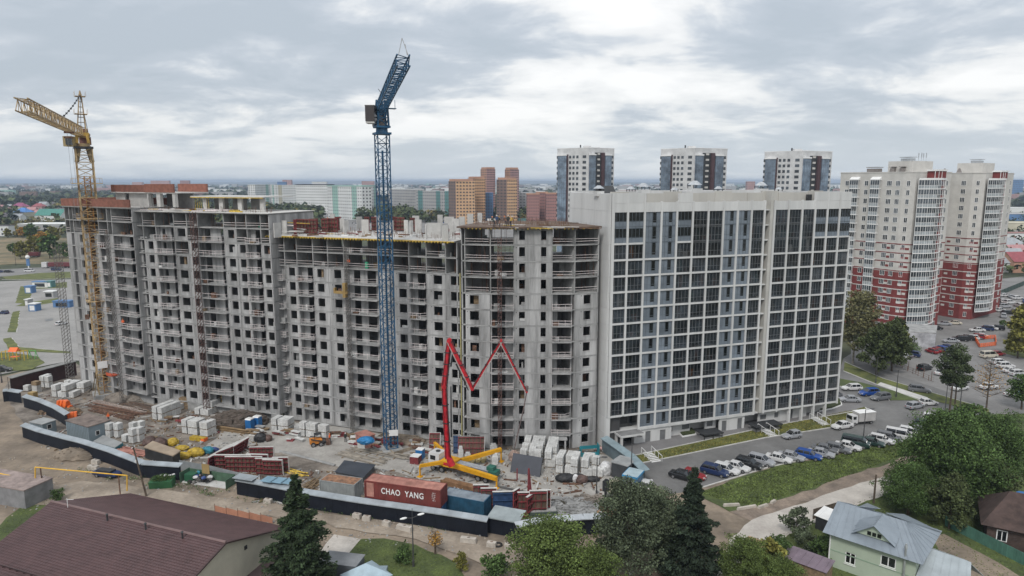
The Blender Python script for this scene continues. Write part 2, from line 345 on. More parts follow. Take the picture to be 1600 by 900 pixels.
def section(label, pts, z0, n, bays, ref, nopanel, depth=14.0, skip=(), ends=(1, 1), rails=0.93, hoist=None):
    F = [Facet(a, b) for a, b in zip(pts, pts[1:])]
    bd = thing('unfinished_apartment_block', label, 'building', (pts[0][0], pts[0][1], 0))
    org = Vector((pts[0][0], pts[0][1], 0))
    B = []
    for bay in bays:
        f = F[bay[0]]; xa, xb, ty, ops = bay[1:5]
        ua, ub = f.u(xa, ref(xa)), f.u(xb, ref(xb))
        oo = [(f.u(o[0], ref(o[0])), f.u(o[1], ref(o[1])), o[2] if len(o) > 2 else None) for o in ops]
        B.append((f, max(0, ua), min(f.len, ub), ty, oo, bay[5] if len(bay) > 5 else None))
    back = [F[-1].P(F[-1].len, -depth).xy, F[0].P(0, -depth).xy]
    front = [F[0].P(0, 0.05).xy] + [F[i].P(F[i].len, 0.05).xy for i in range(len(F))]
    poly = [(p[0] - org.x, p[1] - org.y) for p in [*front, *back]]
    zf = lambda k: z0 + SH * k           # top of slab above storey k
    for k in range(0, n + 1):
        if zf(k) < 0.4: continue
        MB().prism(poly, zf(k) - 0.2, zf(k)).build('floor_slab', concslab, bd)
    # plinth / ground storey back
    mb = MB(); zb = 0
    for f in F: 
        for (a, b) in ((0, f.len),):
            p0, p1 = f.P(a, -5.0), f.P(b, -5.0)
            mb.q([(p0.x - org.x, p0.y - org.y, 0), (p1.x - org.x, p1.y - org.y, 0), (p1.x - org.x, p1.y - org.y, zf(n - (nopanel if isinstance(nopanel, int) else 2))), (p0.x - org.x, p0.y - org.y, zf(n - (nopanel if isinstance(nopanel, int) else 2)))])
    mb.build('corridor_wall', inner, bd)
    # partition walls per storey
    nop = nopanel if callable(nopanel) else (lambda i, k: k > n - nopanel)
    for k in range(1, n + 1):
        if n - k < 4:
            for i, (f, ua, ub, ty, oo, ex) in enumerate(B):
                w = f.P(ua, 0, 0) - org
                if not (i == 0 and not ends[0]):
                    mb = MB(); y0 = -0.03 if nop(i, k) else 0.29
                    mb.wall(0, 1, 0, 1, 0, 1)
                    mb = MB(); mb.b2(-0.1, 0.1, y0, 6.2 if (i % 2) else 4.6, 0, SH - 0.2); mb.build('partition_wall', conc2, bd, (w.x, w.y, zf(k - 1)), f.rz)
                if nop(i, k) and R() < 0.6:
                    x0 = U(0.1, 0.5) * (ub - ua); ww = U(0.3, 0.6) * (ub - ua)
                    w2 = f.P(ua, -U(3.5, 7), 0) - org
                    MB().b2(x0, min(x0 + ww, ub - ua), 0, 0.2, 0, SH - 0.2).build('partition_wall', conc2, bd, (w2.x, w2.y, zf(k - 1)), f.rz)
        else:
            pass
    mb = MB()
    for i, (f, ua, ub, ty, oo, ex) in enumerate(B):
        p = f.P(ua, -2.8) - org; mb.box((p.x, p.y, (zf(n - 4) - 0.01) / 2), (0.16, 4.9, zf(n - 4) - 0.01), 0, f.rz)
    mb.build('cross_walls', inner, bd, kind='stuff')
    for e, (f, u) in enumerate(((F[0], 0), (F[-1], F[-1].len))):
        if ends[e]:
            for k in range(1, n + 1):
                w = f.P(u + (-0.12 if e == 0 else -0.1), 0) - org
                MB().b2(0, 0.22, 0.0 if not nop(0, k) else -0.02, depth - 0.1, 0.0, SH - 0.2 - 0.01).build('end_wall_panel', conc, bd, (w.x, w.y, zf(k - 1) + 0.004), f.rz)
    # back wall with openings
    fb = Facet(back[1], back[0])
    # facade
    for i, (f, ua, ub, ty, oo, ex) in enumerate(B):
        w = ub - ua
        lo = 1
        for k in range(lo, n + 1):
            if (i, k) in skip: continue
            zfl = zf(k - 1)
            hgt = SH
            if nop(i, k):
                if R() < 0.75 and ty != 'B':
                    mb = MB()
                    for hz in (0.55, 1.0): mb.bar((0.12, -0.02, hz), (w - 0.12, -0.02, hz + U(-0.06, 0.06)), 0.065)
                    p = f.P(ua) - org; mb.build('guard_rail', railm, bd, (p.x, p.y, zfl), f.rz)
                if R() < 0.8:      # props and stored stuff inside the open storey
                    mb = MB()
                    for _ in range(int(U(3, 8))): x = U(0.3, w - 0.3) if w > 0.8 else w / 2; y = U(0.6, 4); mb.bar((x, y, 0), (x, y, SH - 0.2), 0.06)
                    p = f.P(ua) - org; mb.build('steel_props', rust, bd, (p.x, p.y, zfl), f.rz, kind='stuff')
                continue
            zz = 0.0 if zfl > 0.3 else 0
            p = f.P(ua) - org
            if ty in 'wWp':
                holes = [(a - ua, b - ua, 0.80, 2.42) for a, b, s in oo]
                if ty == 'W': holes = [(a - ua, b - ua, 0.9 if s != 'd' else 0.75, 2.45) for a, b, s in oo]
                inst('wall_panel', panelmesh('w', w, holes, ty != 'W'), bd, (p.x, p.y, zfl), f.rz)
                if holes and R() < .42:
                    h_ = holes[0]; x = U(h_[0], (h_[0] + h_[1]) / 2); d_ = U(.3, 2.5); MB().b2(x, min(h_[1] + .6, x + U(.3, 1.4)), d_, d_ + .3, 0, U(1.0, 2.6)).build('stored_load', random.choice((foilx, pallx, conc2, conc, rust)), bd, (p.x, p.y, zfl), f.rz)
                if k == 1 and z0 > 0.6:
                    MB().b2(0, w, 0.02, 0.3, -z0, 0.0).build('plinth', conc2, bd, (p.x, p.y, zfl), f.rz)
            else:
                rec = ex if ex is not None else 1.0
                holes = [(a - ua, b - ua, 0.9 if s == 's' else 0.06, 2.4 if s != 's' else 2.2) for a, b, s in oo]
                kk = ('b', round(w, 2), tuple(holes), rec)
                if kk not in _pc:
                    mb = MB(); mb.wall(0.015, w - 0.015, 0.01, SH - 0.21, rec, rec + 0.22, holes)
                    mb.b2(0, 0.16, 0.002, rec - 0.004, 0.01, SH - 0.21); mb.b2(w - 0.16, w, 0.002, rec - 0.004, 0.01, SH - 0.21)
                    _pc[kk] = mb.mesh('wall_panel', conc)
                inst('wall_panel', _pc[kk], bd, (p.x, p.y, zfl), f.rz)
                if ty == 'b' and k > 1:
                    kk = ('sl', round(w, 2))
                    if kk not in _pc: _pc[kk] = MB().b2(0.05, w - 0.05, -0.75, 0.3, -0.2, -0.02).mesh('balcony_slab', concslab)
                    inst('balcony_slab', _pc[kk], bd, (p.x, p.y, zfl + 0.006), f.rz)
                    if R() < rails:
                        v = random.choice((0, 1, 2, 3)); kk = ('rl', round(w, 2), v)
                        if kk not in _pc:
                            mb = MB()
                            x1 = w - 0.1 if v != 3 else w * 0.7
                            for hz in ((0.45, 0.95), (0.5, 1.0, 0.2), (0.9,), (0.6, 1.05))[v]:
                                mb.bar((0.1, -0.70, hz), (x1, -0.70, hz + (0.05 if v == 1 else -0.03)), 0.07)
                                mb.bar((0.1, -0.70, hz), (0.1, 0.2, hz), 0.06); mb.bar((x1, -0.70, hz), (w - 0.1, 0.2, hz), 0.06)
                            for q in range(4): mb.bar((0.1 + (x1 - 0.1) * q / 3, -0.68, 0), (0.1 + (x1 - 0.1) * q / 3, -0.68, 1.05), 0.05)
                            _pc[kk] = mb.mesh('guard_rail', railm)
                        inst('guard_rail', _pc[kk], bd, (p.x, p.y, zfl), f.rz)
                    if R() < .4:
                        x = U(.2, w * .6); MB().b2(x, x + U(.3, 1.3), U(-.5, 0), U(.1, .5), 0, U(.2, 1.1)).build('stored_load', random.choice((foilx, pallx, conc2, rust, foilx)), bd, (p.x, p.y, zfl), f.rz)
                if k == 1 and z0 > 0.6:
                    MB().b2(0, w, rec, rec + 0.3, -z0, 0.0).build('plinth', conc2, bd, (p.x, p.y, zfl), f.rz)
    return bd, F, B, org, zf

# ---- block A (far left)
A_pts = [(-99.9, 153.2), (-78.6, 141.8)]
refA = lambda x: 436 + (x - 118) * 0.06
bA, FA, BA, oA, zA = section('far left grey block under bare red brick parapets behind the yellow crane', A_pts, 2.55, 14, [
    (0, 104, 118, 'w', []), (0, 118, 123.5, 'B', [(118.6, 123, 'x')], 0.8), (0, 123.5, 140, 'w', [(131, 138)]), (0, 140, 162, 'w', [(146, 154)]),
    (0, 162, 176, 'b', [(168, 175)]), (0, 176, 183, 'w', []), (0, 183, 232, 'b', [(184.5, 187.5, 's'), (199, 210), (218, 226)], 1.3)], refA, 2)
# brick parapets and penthouse
fa = FA[0]; zt = zA(14)
def lbox(par, f, org, name, mat, u0, u1, i0, i1, z0, z1, holes=(), **k):
    p = f.P(u0) - org; mb = MB(); mb.wall(0, u1 - u0, 0, z1 - z0, i0, i1, [(a - u0, b - u0, c - z0, d - z0) for a, b, c, d in holes]); return mb.build(name, mat, par, (p.x, p.y, z0), f.rz, **k)
lbox(bA, fa, oA, 'roof_slab', conclt, -0.3, fa.len + 0.1, -0.35, 13.8, zt + 0.002, zt + 0.14)
lbox(bA, fa, oA, 'brick_parapet', brick, -0.3, fa.len + 0.0, -0.4, -0.1, zt + 0.141, zt + 1.75)
lbox(bA, fa, oA, 'brick_parapet', brick, -0.3, 0.0, -0.09, 14, zt + 0.141, zt + 1.75)
lbox(bA, fa, oA, 'brick_parapet', brick, -0.3, fa.len, 14.0, 14.3, zt + 0.141, zt + 1.75)
u0, u1 = 9.6, 27.5
lbox(bA, fa, oA, 'penthouse_wall', conclt, u0, 22.3, 6, 6.3, zt + 0.15, zt + 3.0, [(u0 + 3.4, u0 + 4.8, zt + 1.4, zt + 2.9)])
lbox(bA, fa, oA, 'penthouse_wall', conclt, u0, u0 + 0.3, 6.31, 13, zt + 0.15, zt + 3.0)
for a, b in ((21.9, 22.3), (25.0, 26.2), (30.2, 31.0)): lbox(bA, fa, oA, 'concrete_pier', conclt, a, b, 5.2, 5.9, zt + 0.15, zt + 3.0)
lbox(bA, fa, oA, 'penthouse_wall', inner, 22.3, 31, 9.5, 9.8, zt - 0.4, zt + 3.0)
lbox(bA, fa, oA, 'penthouse_slab', conclt, u0 - 0.2, 31.2, 5.0, 13.3, zt + 3.0, zt + 3.2)
lbox(bA, fa, oA, 'brick_parapet', brick, u0 - 0.2, 21.6, 5.2, 5.5, zt + 3.2, zt + 4.75)
lbox(bA, fa, oA, 'brick_parapet', brick, 21.6, 31.2, 4.9, 5.2, zt + 3.2, zt + 4.95)
lbox(bA, fa, oA, 'brick_parapet', brick, 21.6, 31.2, 12.9, 13.2, zt + 3.2, zt + 4.95)

# ---- block C
C_pts = [(-78.2, 142.6), (-46.6, 131.2)]
refC = lambda x: 446 + (x - 237) * 0.073
bC, FC, BC, oC, zC = section('grey concrete panel block with a flat roofed penthouse beside the brick capped one', C_pts, 1.9, 14, [
    (0, 231, 250, 'w', [(237, 245)]), (0, 250, 279, 'b', [(254, 259, 's'), (268, 277)]), (0, 279, 299, 'w', [(284, 296)]), (0, 299, 316, 'w', [(304, 313.5)]),
    (0, 316, 356, 'b', [(320, 329), (345, 353.5)]), (0, 356, 375, 'w', [(362, 371.6)]), (0, 375, 391, 'w', [(379, 388)]), (0, 391, 413, 'b', [(399, 411)]), (0, 413, 433, 'w', [(416.4, 427.4)])],
    refC, lambda i, k: k == 14 or (k == 13 and i in (0, 3, 6, 8)) or (k == 12 and i == 2))
fc = FC[0]; zt = zC(14)
lbox(bC, fc, oC, 'roof_slab', conclt, -0.2, fc.len + 0.3, -0.5, 14.2, zt + 0.004, zt + 0.12)
for a in (13.0, 17.2, 22.0, 27.5): lbox(bC, fc, oC, 'concrete_pier', conclt, a, a + 1.0, 5, 5.5, zt + 0.12, zt + 2.8)
for a in (14.2, 19.0, 23.6): lbox(bC, fc, oC, 'penthouse_wall', inner, a, a + 3.4, 7, 7.3, zt + 0.12, zt + 2.8)
for a in range(8): lbox(bC, fc, oC, 'timber_prop', yel, 11.0 + a * 0.5, 11.06 + a * 0.5, 5, 5.08, zt + 0.12, zt + 2.8)
lbox(bC, fc, oC, 'penthouse_slab', conclt, 10.6, 29.2, 4.2, 13.5, zt + 2.95, zt + 3.15)
lbox(bC, fc, oC, 'formwork_edge', yel, 10.6, 29.0, 4.1, 4.3, zt + 2.78, zt + 2.94)
# planks and edge boards on the roof of block C
for k in range(34):
    a = U(2, 30); l = U(2, 6); j = U(-0.3, 3.6)
    o = MB().box((0, 0, 0), (l, U(0.15, 0.35), U(0.08, 0.3))).build('plank', random.choice((railm, yel, railm, conclt, rust)), None)
    p = fc.P(min(a, fc.len - l / 2), -j, zt + 0.3 + U(0, 0.25)); o.location = p; o.rotation_euler = (0, U(-.03, .03), fc.rz + U(-0.12, 0.12))
    o['label'] = 'loose board lying at the roof edge of the block with the flat penthouse'; o['category'] = 'plank'; o['group'] = 'boards on the roof edge'

# ---- block D
D_pts = [(-46.45, 133.6), (-9.75, 119.9)]
refD = lambda x: 446.7 + (x - 458) * 0.044
bD, FD, BD, oD, zD = section('long grey panel block with yellow edged deck and red formwork behind the blue crane', D_pts, 0.4, 13, [
    (0, 433, 447, 'b', [], 0.6), (0, 447, 466, 'w', [(452.7, 462)]), (0, 466, 491, 'b', [(476.6, 488.6)]), (0, 491, 514, 'w', [(496.5, 507)]), (0, 514, 539, 'w', [(523, 534)]),
    (0, 539, 592, 'b', [(549, 559), (570, 583.6)]), (0, 592, 614, 'w', []), (0, 614, 640, 'w', [(623.6, 635.5)]), (0, 640, 667, 'b', [(649, 663)]), (0, 667, 697, 'w', [(677.7, 691)]), (0, 697, 722, 'w', [(704.5, 717.6)])],
    refD, lambda i, k: k >= 12)
fd = FD[0]; zt = zD(13)
lbox(bD, fd, oD, 'deck', conclt, -1.2, fd.len, -0.9, 14.2, zt + 0.03, zt + 0.2)
i = 0
a = -1.2
while a < fd.len - 1.2:                     # yellow formwork beams sticking out under the deck edge
    lbox(bD, fd, oD, 'formwork_beam', yel, a, a + 0.18, -1.25, 1.0, zt - 0.24, zt + 0.0); a += 0.62
lbox(bD, fd, oD, 'edge_board', yel, -1.2, fd.len, -1.1, -1.0, zt - 0.02, zt + 0.1)
for k in range(40):
    a = U(0, 14); l = U(2, 5)
    if k < 16:
        p = fd.P(a, -U(-0.5, 6), zt + 0.35 + U(0, 2.2) * (a < 8)); o = MB().box((0, 0, 0), (l, U(0.15, 0.4), U(0.06, 0.2))).build('plank', random.choice((railm, yel, conclt, conclt)), None)
        o.location = p; o.rotation_euler = (0, U(-.05, .05), fd.rz + U(-0.2, 0.2)); o['label'] = 'pale or yellow board on the deck of the block behind the blue crane'; o['category'] = 'plank'; o['group'] = 'boards on the deck'
# wall stubs cast on the deck
def stub(x, y, w, t=0.22, h=2.7, rot=0):     # located by where its foot meets the deck
    p = at(x, y, zt + 0.2); MB().b2(-w / 2, w / 2, -t / 2, t / 2, 0, h).build('wall_stub', conclt, bD, p - oD, fd.rz + rot)
for x, y, w, r in ((434, 371, 1.6, 1.4), (441, 366, 2.4, 0), (541, 366, 1.2, 1.35), (535, 362, 1.0, 0), (562, 358, 1.5, 1.3), (571, 364, 1.6, 0), (612, 366, 0.9, 1.3), (635, 365, 0.9, 0), (643, 366, 0.8, 1.3),
                   (654, 364, 1.5, 0), (666, 374, 0.3, 1.57), (678, 371, 3.0, 0), (695, 372, 1.7, 1.4), (696, 376, 1.2, 0), (706, 368, 0.9, 0), (712, 362, 1.6, 0), (702, 358, 2.2, 0.1), (722, 358, 1.4, 0), (590, 356, 1.3, 0.1), (650, 356, 1.7, 0), (520, 352, 1.3, 0), (688, 354, 1.3, 0), (735, 352, 1.5, 0), (750, 350, 1.2, 0)):
    stub(x, y, w, rot=r)
def formwork(w, h, loc, rz, label, group, tilt=0.0, m=None, nx=6):
    """a red steel wall form: frame, ribs and walers"""
    t = thing('formwork_panel', label, 'formwork', loc, rz, group)
    m = m or rustred
    MB().b2(-w / 2, w / 2, 0, 0.04, 0, h).build('form_face', ply if m is rustred else m, t)
    for i in range(nx + 1):
        x = -w / 2 + w * i / nx; MB().b2(x - 0.04, x + 0.04, -0.16, -0.002, 0, h).build('rib', m, t)
    for q in range(4): z = h * (0.08 + 0.28 * q); MB().b2(-w / 2, w / 2, -0.28, -0.162, z, z + 0.13).build('waler', m, t)
    t.rotation_euler = (tilt, 0, rz); return t
for x, y, w, r in ((462, 366, 0.5, 0), (480, 365, 4.6, 0.05), (490, 364, 2.0, 1.3), (508, 364, 1.2, 0.2), (517, 363, 3.4, 0), (528, 360, 1.6, 1.4), (574, 360, 1.0, 0.1), (585, 360, 1.0, 0), (618, 360, 0.9, 0), (626, 361, 1.9, 0.1), (645, 362, 1.0, 0.1)):
    formwork(w, 2.9, at(x, y, zt + 0.2), fd.rz + r, 'dark red wall formwork panel standing on the deck behind the blue crane', 'formwork panels on the deck', nx=max(2, int(w * 1.5)))
for name, x, y, lab in (('a', 456, 362, 'blue water tank beside the red formwork on the deck'),):
    t = thing('water_tank', lab, 'tank', at(x, y, zt + 0.2)); tankm = M('blue_plastic', (0.03, 0.16, 0.42), 0.45)
    MB().tube((0, 0, 0), (0, 0, 2.2), 0.85, 0.85, 14).build('tank_body', tankm, t); MB().tube((0, 0, 2.2), (0, 0, 2.45), 0.85, 0.3, 14).build('tank_lid', whitep, t)
t = thing('water_tank', 'small blue water tank on the roof beside the brick penthouse', 'tank', at(293.5, 322, zC(14) + 0.12))
MB().tube((0, 0, 0), (0, 0, 1.3), 0.65, 0.65, 14).build('tank_body', tankm, t); MB().tube((0, 0, 1.3), (0, 0, 1.5), 0.65, 0.25, 14).build('tank_lid', tankm, t)
# yellow riser pipe bundles running down the joints between blocks
for (x, y), h, lab in (((447, 447), 31, 'left'), ((724, 457), 32, 'right')):
    u = fd.u(x - 14 if h == 31 else x - 3, y); p = fd.P(u, 0.5, 0)
    t = thing('riser_pipe', 'pale yellow pipe up the joint ' + ('left of the long block' if h == 31 else 'right of the long block by the corner block'), 'pipe', p)
    MB().tube((0, 0, 0.2), (0, 0, h), 0.12 if h == 32 else 0.08).build('pipe', M('pale_yellow_pipe', (0.42, 0.38, 0.18), 0.6), t)
    mb = MB(); [mb.b2(-0.2, 0.2, -0.05, 0.45, 3 + 3 * i, 3.1 + 3 * i) for i in range(int(h / 3))]; mb.build('pipe_bracket', dark, t)

# ---- block E (the corner block)
E_pts = [(-8.8, 118.9), (-3.75, 117.7), (10.55, 117.7), (15.2, 119.5)]
refE = lambda x: 470 if x > 700 else 470
bE, FE, BE, oE, zE = section('grey corner block with brown timber deck and rail fronted open storeys beside the white building', E_pts, 0.1, 14, [
    (0, 727, 765.5, 'w', [(734, 748)]), (1, 766, 803, 'b', [(769, 789.5)], 1.6), (1, 803, 862, 'w', [(811, 820), (845, 853)]), (1, 862, 897, 'b', [(872, 892)], 1.5), (2, 897.5, 935, 'w', [(912, 923)])],
    refE, lambda i, k: (k >= 11 and i != 2), depth=15)
zt = zE(14)
lbox(bE, FE[1], oE, 'corridor_wall', conc2, 4.2, 10.6, 5.0, 5.2, zE(10), zE(14) - .2)  # wall added behind the mid panel so its top windows stay dark
poly = [FE[0].P(-0.6, 0.9).xy, FE[1].P(0, 1.0).xy, FE[1].P(FE[1].len, 1.0).xy, FE[2].P(FE[2].len + 0.1, 0.9).xy, FE[2].P(FE[2].len, -16).xy, FE[0].P(0, -16).xy]
MB().prism([(p[0] - oE.x, p[1] - oE.y) for p in poly], zt + 0.01, zt + 0.28).build('timber_deck', ply, bE)
for f in FE:
    a = 0.1
    while a < f.len - 0.1: lbox(bE, f, oE, 'deck_beam', yel if R() < .5 else ply, a, a + 0.14, -1.05, 0.5, zt - 0.16, zt + 0.008); a += 0.7
# wide entrance frames at the foot of the corner block
lbox(bE, FE[1], oE, 'canopy', concslab, 11.2, 13.6, -1.8, -0.02, 2.35, 2.6)
lbox(bE, FE[1], oE, 'entrance_pier', conc, 11.3, 11.6, -1.7, -1.4, 0, 2.34); lbox(bE, FE[1], oE, 'entrance_pier', conc, 13.1, 13.4, -1.7, -1.4, 0, 2.34)

# material hoist masts in front of the facades
def hoist(x, y, ref_f, out, h, mat, label, w=0.6):
    u = ref_f.u(x, y); p = ref_f.P(u, out, 0)
    t = thing('hoist_mast', label, 'hoist', p, ref_f.rz)
    mb = MB(); s = w / 2
    for a, b in ((-s, -s), (s, -s), (s, s), (-s, s)): mb.bar((a, b, 0), (a, b, h), 0.07)
    z = 0
    while z < h - 0.8:
        for a in (-s, s): mb.bar((a, -s, z), (a, s, z + 0.8), 0.05); mb.bar((-s, a, z), (s, a, z), 0.05); mb.bar((-s, a, z), (s, a, z + 0.8), 0.05)
        z += 0.8
    mb.build('mast', mat, t)
    for z in range(3, int(h), 6): MB().bar((0, 0, z), (0, out, z), 0.08).build('wall_tie', mat, t)
    return t
redmast = M('red_brown_mast', (0.13, 0.07, 0.06), 0.7, 0.3, 1)
hoist(317, 450, fc, 1.3, 42, redmast, 'reddish brown hoist mast up the facade of the block with the flat penthouse', 0.8)
hoist(550, 450, fd, 1.5, 36, M('grey_mast', (0.16, 0.15, 0.14), 0.7), 'grey hoist mast beside the yellow facade lift behind the blue crane')
hoist(781, 470, FE[1], 1.4, 38.5, redmast, 'reddish hoist mast on the corner block behind the red pump boom')
hoist(187, 450, fa, 1.7, 38, M('grey_mast', (0.16, 0.15, 0.14), 0.7), 'thin grey hoist mast up the block capped with brick')
hoist(105, 470, Facet((-108, 158), (-99.9, 153.2)), 1.0, 34, M('grey_mast', (0.16, 0.15, 0.14)), 'thin scaffold like hoist mast standing left of the grey building', 1.2)
p = fd.P(fd.u(545, 453), 1.9, 0)
t = thing('facade_lift', 'yellow facade lift cradle hanging on the grey hoist mast', 'lift', (p.x, p.y, 27.2), fd.rz); yel2 = M('lift_ochre', (.33, .22, .08), .7); t.scale = (.85,) * 3
MB().b2(-2.2, 1.2, -0.4, 0.4, 0, 0.5).build('platform', yel2, t); MB().b2(0.2, 0.9, -0.5, 0.5, -0.8, 2.4).build('drive_unit', yel2, t); MB().b2(-2.2, -1.9, -0.4, 0.4, 0.5, 1.2).build('gate', yel2, t)
t = thing('debris_tray', 'orange loading tray sticking out low on the far left block', 'tray', fa.P(fa.u(182, 590), 0.4, 5.6), fa.rz)
MB().b2(-1.0, 1.0, -1.2, 0.4, 0, 0.15).b2(-1.0, 1.0, -1.25, -1.2, 0.15, 0.75).build('tray', M('orange_tray', (0.55, 0.10, 0.04), 0.6), t)
# ================================================================== the finished white building
W0 = Vector((16.9, 118.0)); W1 = Vector((67.3, 135.8)); dW = (W1 - W0).normalized()
fW = Facet(W0, W0 + dW * 60); zW0 = 0.1; fl = lambda k: zW0 + SH * k
refW = lambda x: 434 - (x - 955) * 0.085      # a line of constant height on the facade
uW = lambda x: fW.u(x, refW(x))
E1 = uW(1190.5); E2 = uW(1206); E3 = uW(1325)
wb = thing('apartment_building', 'white clad apartment building with a grid of glazed loggias above the parked cars', 'building', (W0.x, W0.y, 0), fW.rz)
# body (set 1.2 m behind the grid), facade-local: x along, y inwards
DP = 17.0
bodym = M('white_wall', (0.53, 0.53, 0.52), 0.6, 0.08, 0.3, rnd=0.03, streak=1)
top = fl(15)
MB().b2(0.0, 0.9, 0.3, DP, 0, top + 3.0).build('end_wall', white, wb)
for k in range(1, 15):     # cladding joints of the end wall as thin recessed strips between proud panels
    for j in range(6): MB().b2(-0.06, -0.002, 0.3 + j * 2.78, 0.3 + j * 2.78 + 2.76, fl(k) + 0.02, fl(k + 1) - 0.02).build('cladding_panel', white, wb)
for j in range(6):
    MB().b2(-0.06, -0.002, 0.3 + j * 2.78, 0.3 + j * 2.78 + 2.76, top + 0.02, top + 2.98).build('cladding_panel', white, wb)
    MB().b2(-0.06, -0.002, 0.3 + j * 2.78, 0.3 + j * 2.78 + 2.76, 0.02, fl(1) - 0.02).build('cladding_panel', white, wb)
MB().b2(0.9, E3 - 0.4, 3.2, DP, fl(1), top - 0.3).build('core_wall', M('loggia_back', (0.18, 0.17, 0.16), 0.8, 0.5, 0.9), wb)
MB().b2(0.9, E3 - 0.4, 3.2, DP, 0.0, fl(1) - 0.02).build('ground_wall', bodym, wb)
MB().b2(0.9, E3 - 0.4, 1.6, DP, top + 0.0, top + 0.25).build('roof', M('roof_felt', (0.2, 0.2, 0.2), 0.9), wb)
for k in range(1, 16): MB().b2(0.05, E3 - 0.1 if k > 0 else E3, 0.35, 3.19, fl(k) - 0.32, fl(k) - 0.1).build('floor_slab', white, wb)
# bays
cells = [(954, 978.5, 'd'), (979, 1005, 'd'), (1005, 1031, 'b'), (1031, 1055, 'b'), (1055, 1079.5, 'd'), (1079.5, 1103.5, 'd'), (1103.5, 1127, 'd'), (1127, 1149, 'b'), (1149, 1170.5, 'b'), (1170.5, 1190.5, 'd')]
cells2 = [(1206, 1227.8, 'd'), (1227.8, 1249, 'd'), (1249, 1269, 'd'), (1269, 1288, 'd'), (1288, 1307, 'd'), (1307, 1325, 'd')]
glassd = M('dark_glass', (0.016, 0.018, 0.020), 0.06, 0.5, 0.35, rnd=0.6, c2=(0.006, 0.007, 0.008), spec=0.8)
glassl = M('loggia_glass', (0.052, 0.066, 0.082), 0.05, 0.5, 0.35, rnd=0.5, c2=(0.006, 0.007, 0.008), spec=0.8); glassl.node_tree.nodes['Principled BSDF'].inputs['Alpha'].default_value = 0.42
gblue = M('blue_glass', (0.175, 0.205, 0.24), 0.22, 0.2, 0.35, rnd=0.16, spec=0.6)
frame_ = M('window_frame_dark', (0.15, 0.155, 0.16), 0.4)
frameb = M('window_frame_grey', (0.10, 0.12, 0.14), 0.4)
curt = [M('curtain_%s' % n, c, 0.9, 0.3, 1.5) for n, c in (('pale', (0.32, 0.30, 0.26)), ('warm', (0.22, 0.10, 0.06)), ('green', (0.08, 0.13, 0.12)), ('orange', (0.42, 0.17, 0.05)))]
_wc = {}
def glazing(w, h, ty, nst=1):
    """frame mesh and pane mesh of a loggia glazing, local x 0..w, z 0..h"""
    k = (round(w, 1), round(h, 1), ty, nst)
    if k in _wc: return _wc[k]
    fr = MB(); gl = MB(); nm = 4
    xs = [w * i / nm for i in range(nm + 1)]
    for x in xs: fr.b2(max(0, x - 0.028), min(w, x + 0.028), -0.05, 0.05, 0, h)
    for q in range(nst):
        z = q * SH
        for zz in ((z + 0.02), z + 0.95, (z + h - (nst - 1) * SH - 0.05) if q == nst - 1 else z + SH - 0.08): fr.b2(0, w, -0.045, 0.045, zz - 0.024, zz + 0.024)
    if ty == 'd': gl.b2(0, w, -0.012, 0.012, 0, h)
    elif ty == 'c':
        for q in range(nst): gl.b2(0, w, -.012, .012, q * SH, q * SH + .85, 0); gl.b2(0, w, -.012, .012, q * SH + .87, min(h, q * SH + 2.5), 1); gl.b2(0, w, -.012, .012, q * SH + 2.5, min(h, q * SH + SH), 0) if q * SH + 2.5 < h else None
    else:
        a, b = (xs[2] - w * 0.02, xs[3] + w * 0.02)
        for q in range(nst):
            z = q * SH; hh = min(h - z, SH) - 0.06
            gl.b2(a, b, -0.012, 0.012, z + 0.62, z + hh - 0.1, 1); gl.b2(a, b, -0.012, 0.012, z, z + 0.6, 0)
        gl.b2(0, a, -0.012, 0.012, 0, h); gl.b2(b, w, -0.012, 0.012, 0, h)
    _wc[k] = (fr.mesh('window', frame_ if ty == 'd' else frameb), gl.mesh('pane', glassl if ty == 'd' else [gblue, glassd])); return _wc[k]
CW = 0.36      # column width
def cell(x0, x1, k, ty, nst=1, setb=0.20):
    z0 = fl(k - 1) + 0.16; h = SH * nst - 0.32
    a, b = x0 + CW / 2, x1 - CW / 2; w = b - a
    fr, gl = glazing(w, h, ty, nst)
    o = ob('window', fr, wb, (a, setb, z0)); ob('pane', gl, o)
    if ty == 'd':
        for q in range(nst):
            if R() < 0.75:     # curtains, blinds and cupboards behind the loggia glass
                for _ in range(random.choice((1, 2, 3))): x = U(0, w - .5); zz = U(0, .2); MB().b2(x, x + U(.2, .9), .35, U(.42, .8), q * SH + zz, q * SH + random.choice((.9, 1.4, 2.3, 2.3))).build('curtain', random.choices(curt + [whitep, dark], (3, 3, 2, .35, 1, 3))[0], o)
for x0, x1, ty in cells + cells2: pass
rows = range(2, 16)
def grid(cs, kmin, kmax, tall, skip=()):
    xs = [uW(c[0]) for c in cs] + [uW(cs[-1][1])]
    for i, c in enumerate(cs):
        x0, x1 = xs[i], xs[i + 1]; k = kmin
        while k <= kmax:
            if (i, k) in skip: k += 1; continue
            nst = tall.get((i, k), 1); cell(x0, x1, k, 'c' if nst == 2 else c[2], nst); k += nst
    return xs
tallA = {(0, 14): 2, (1, 14): 2, (2, 13): 3, (3, 13): 3, (4, 14): 2, (5, 13): 3, (6, 13): 3, (7, 13): 3, (8, 13): 3, (9, 13): 3}
xsA = grid(cells, 2, 15, tallA, skip={(0, 2), (1, 2)})
tallB = {(0, 13): 3, (1, 13): 3, (2, 13): 3, (3, 14): 2, (4, 14): 2, (5, 14): 2}
xsB = grid(cells2, 2, 15, tallB)
xsB[0] += 0.0
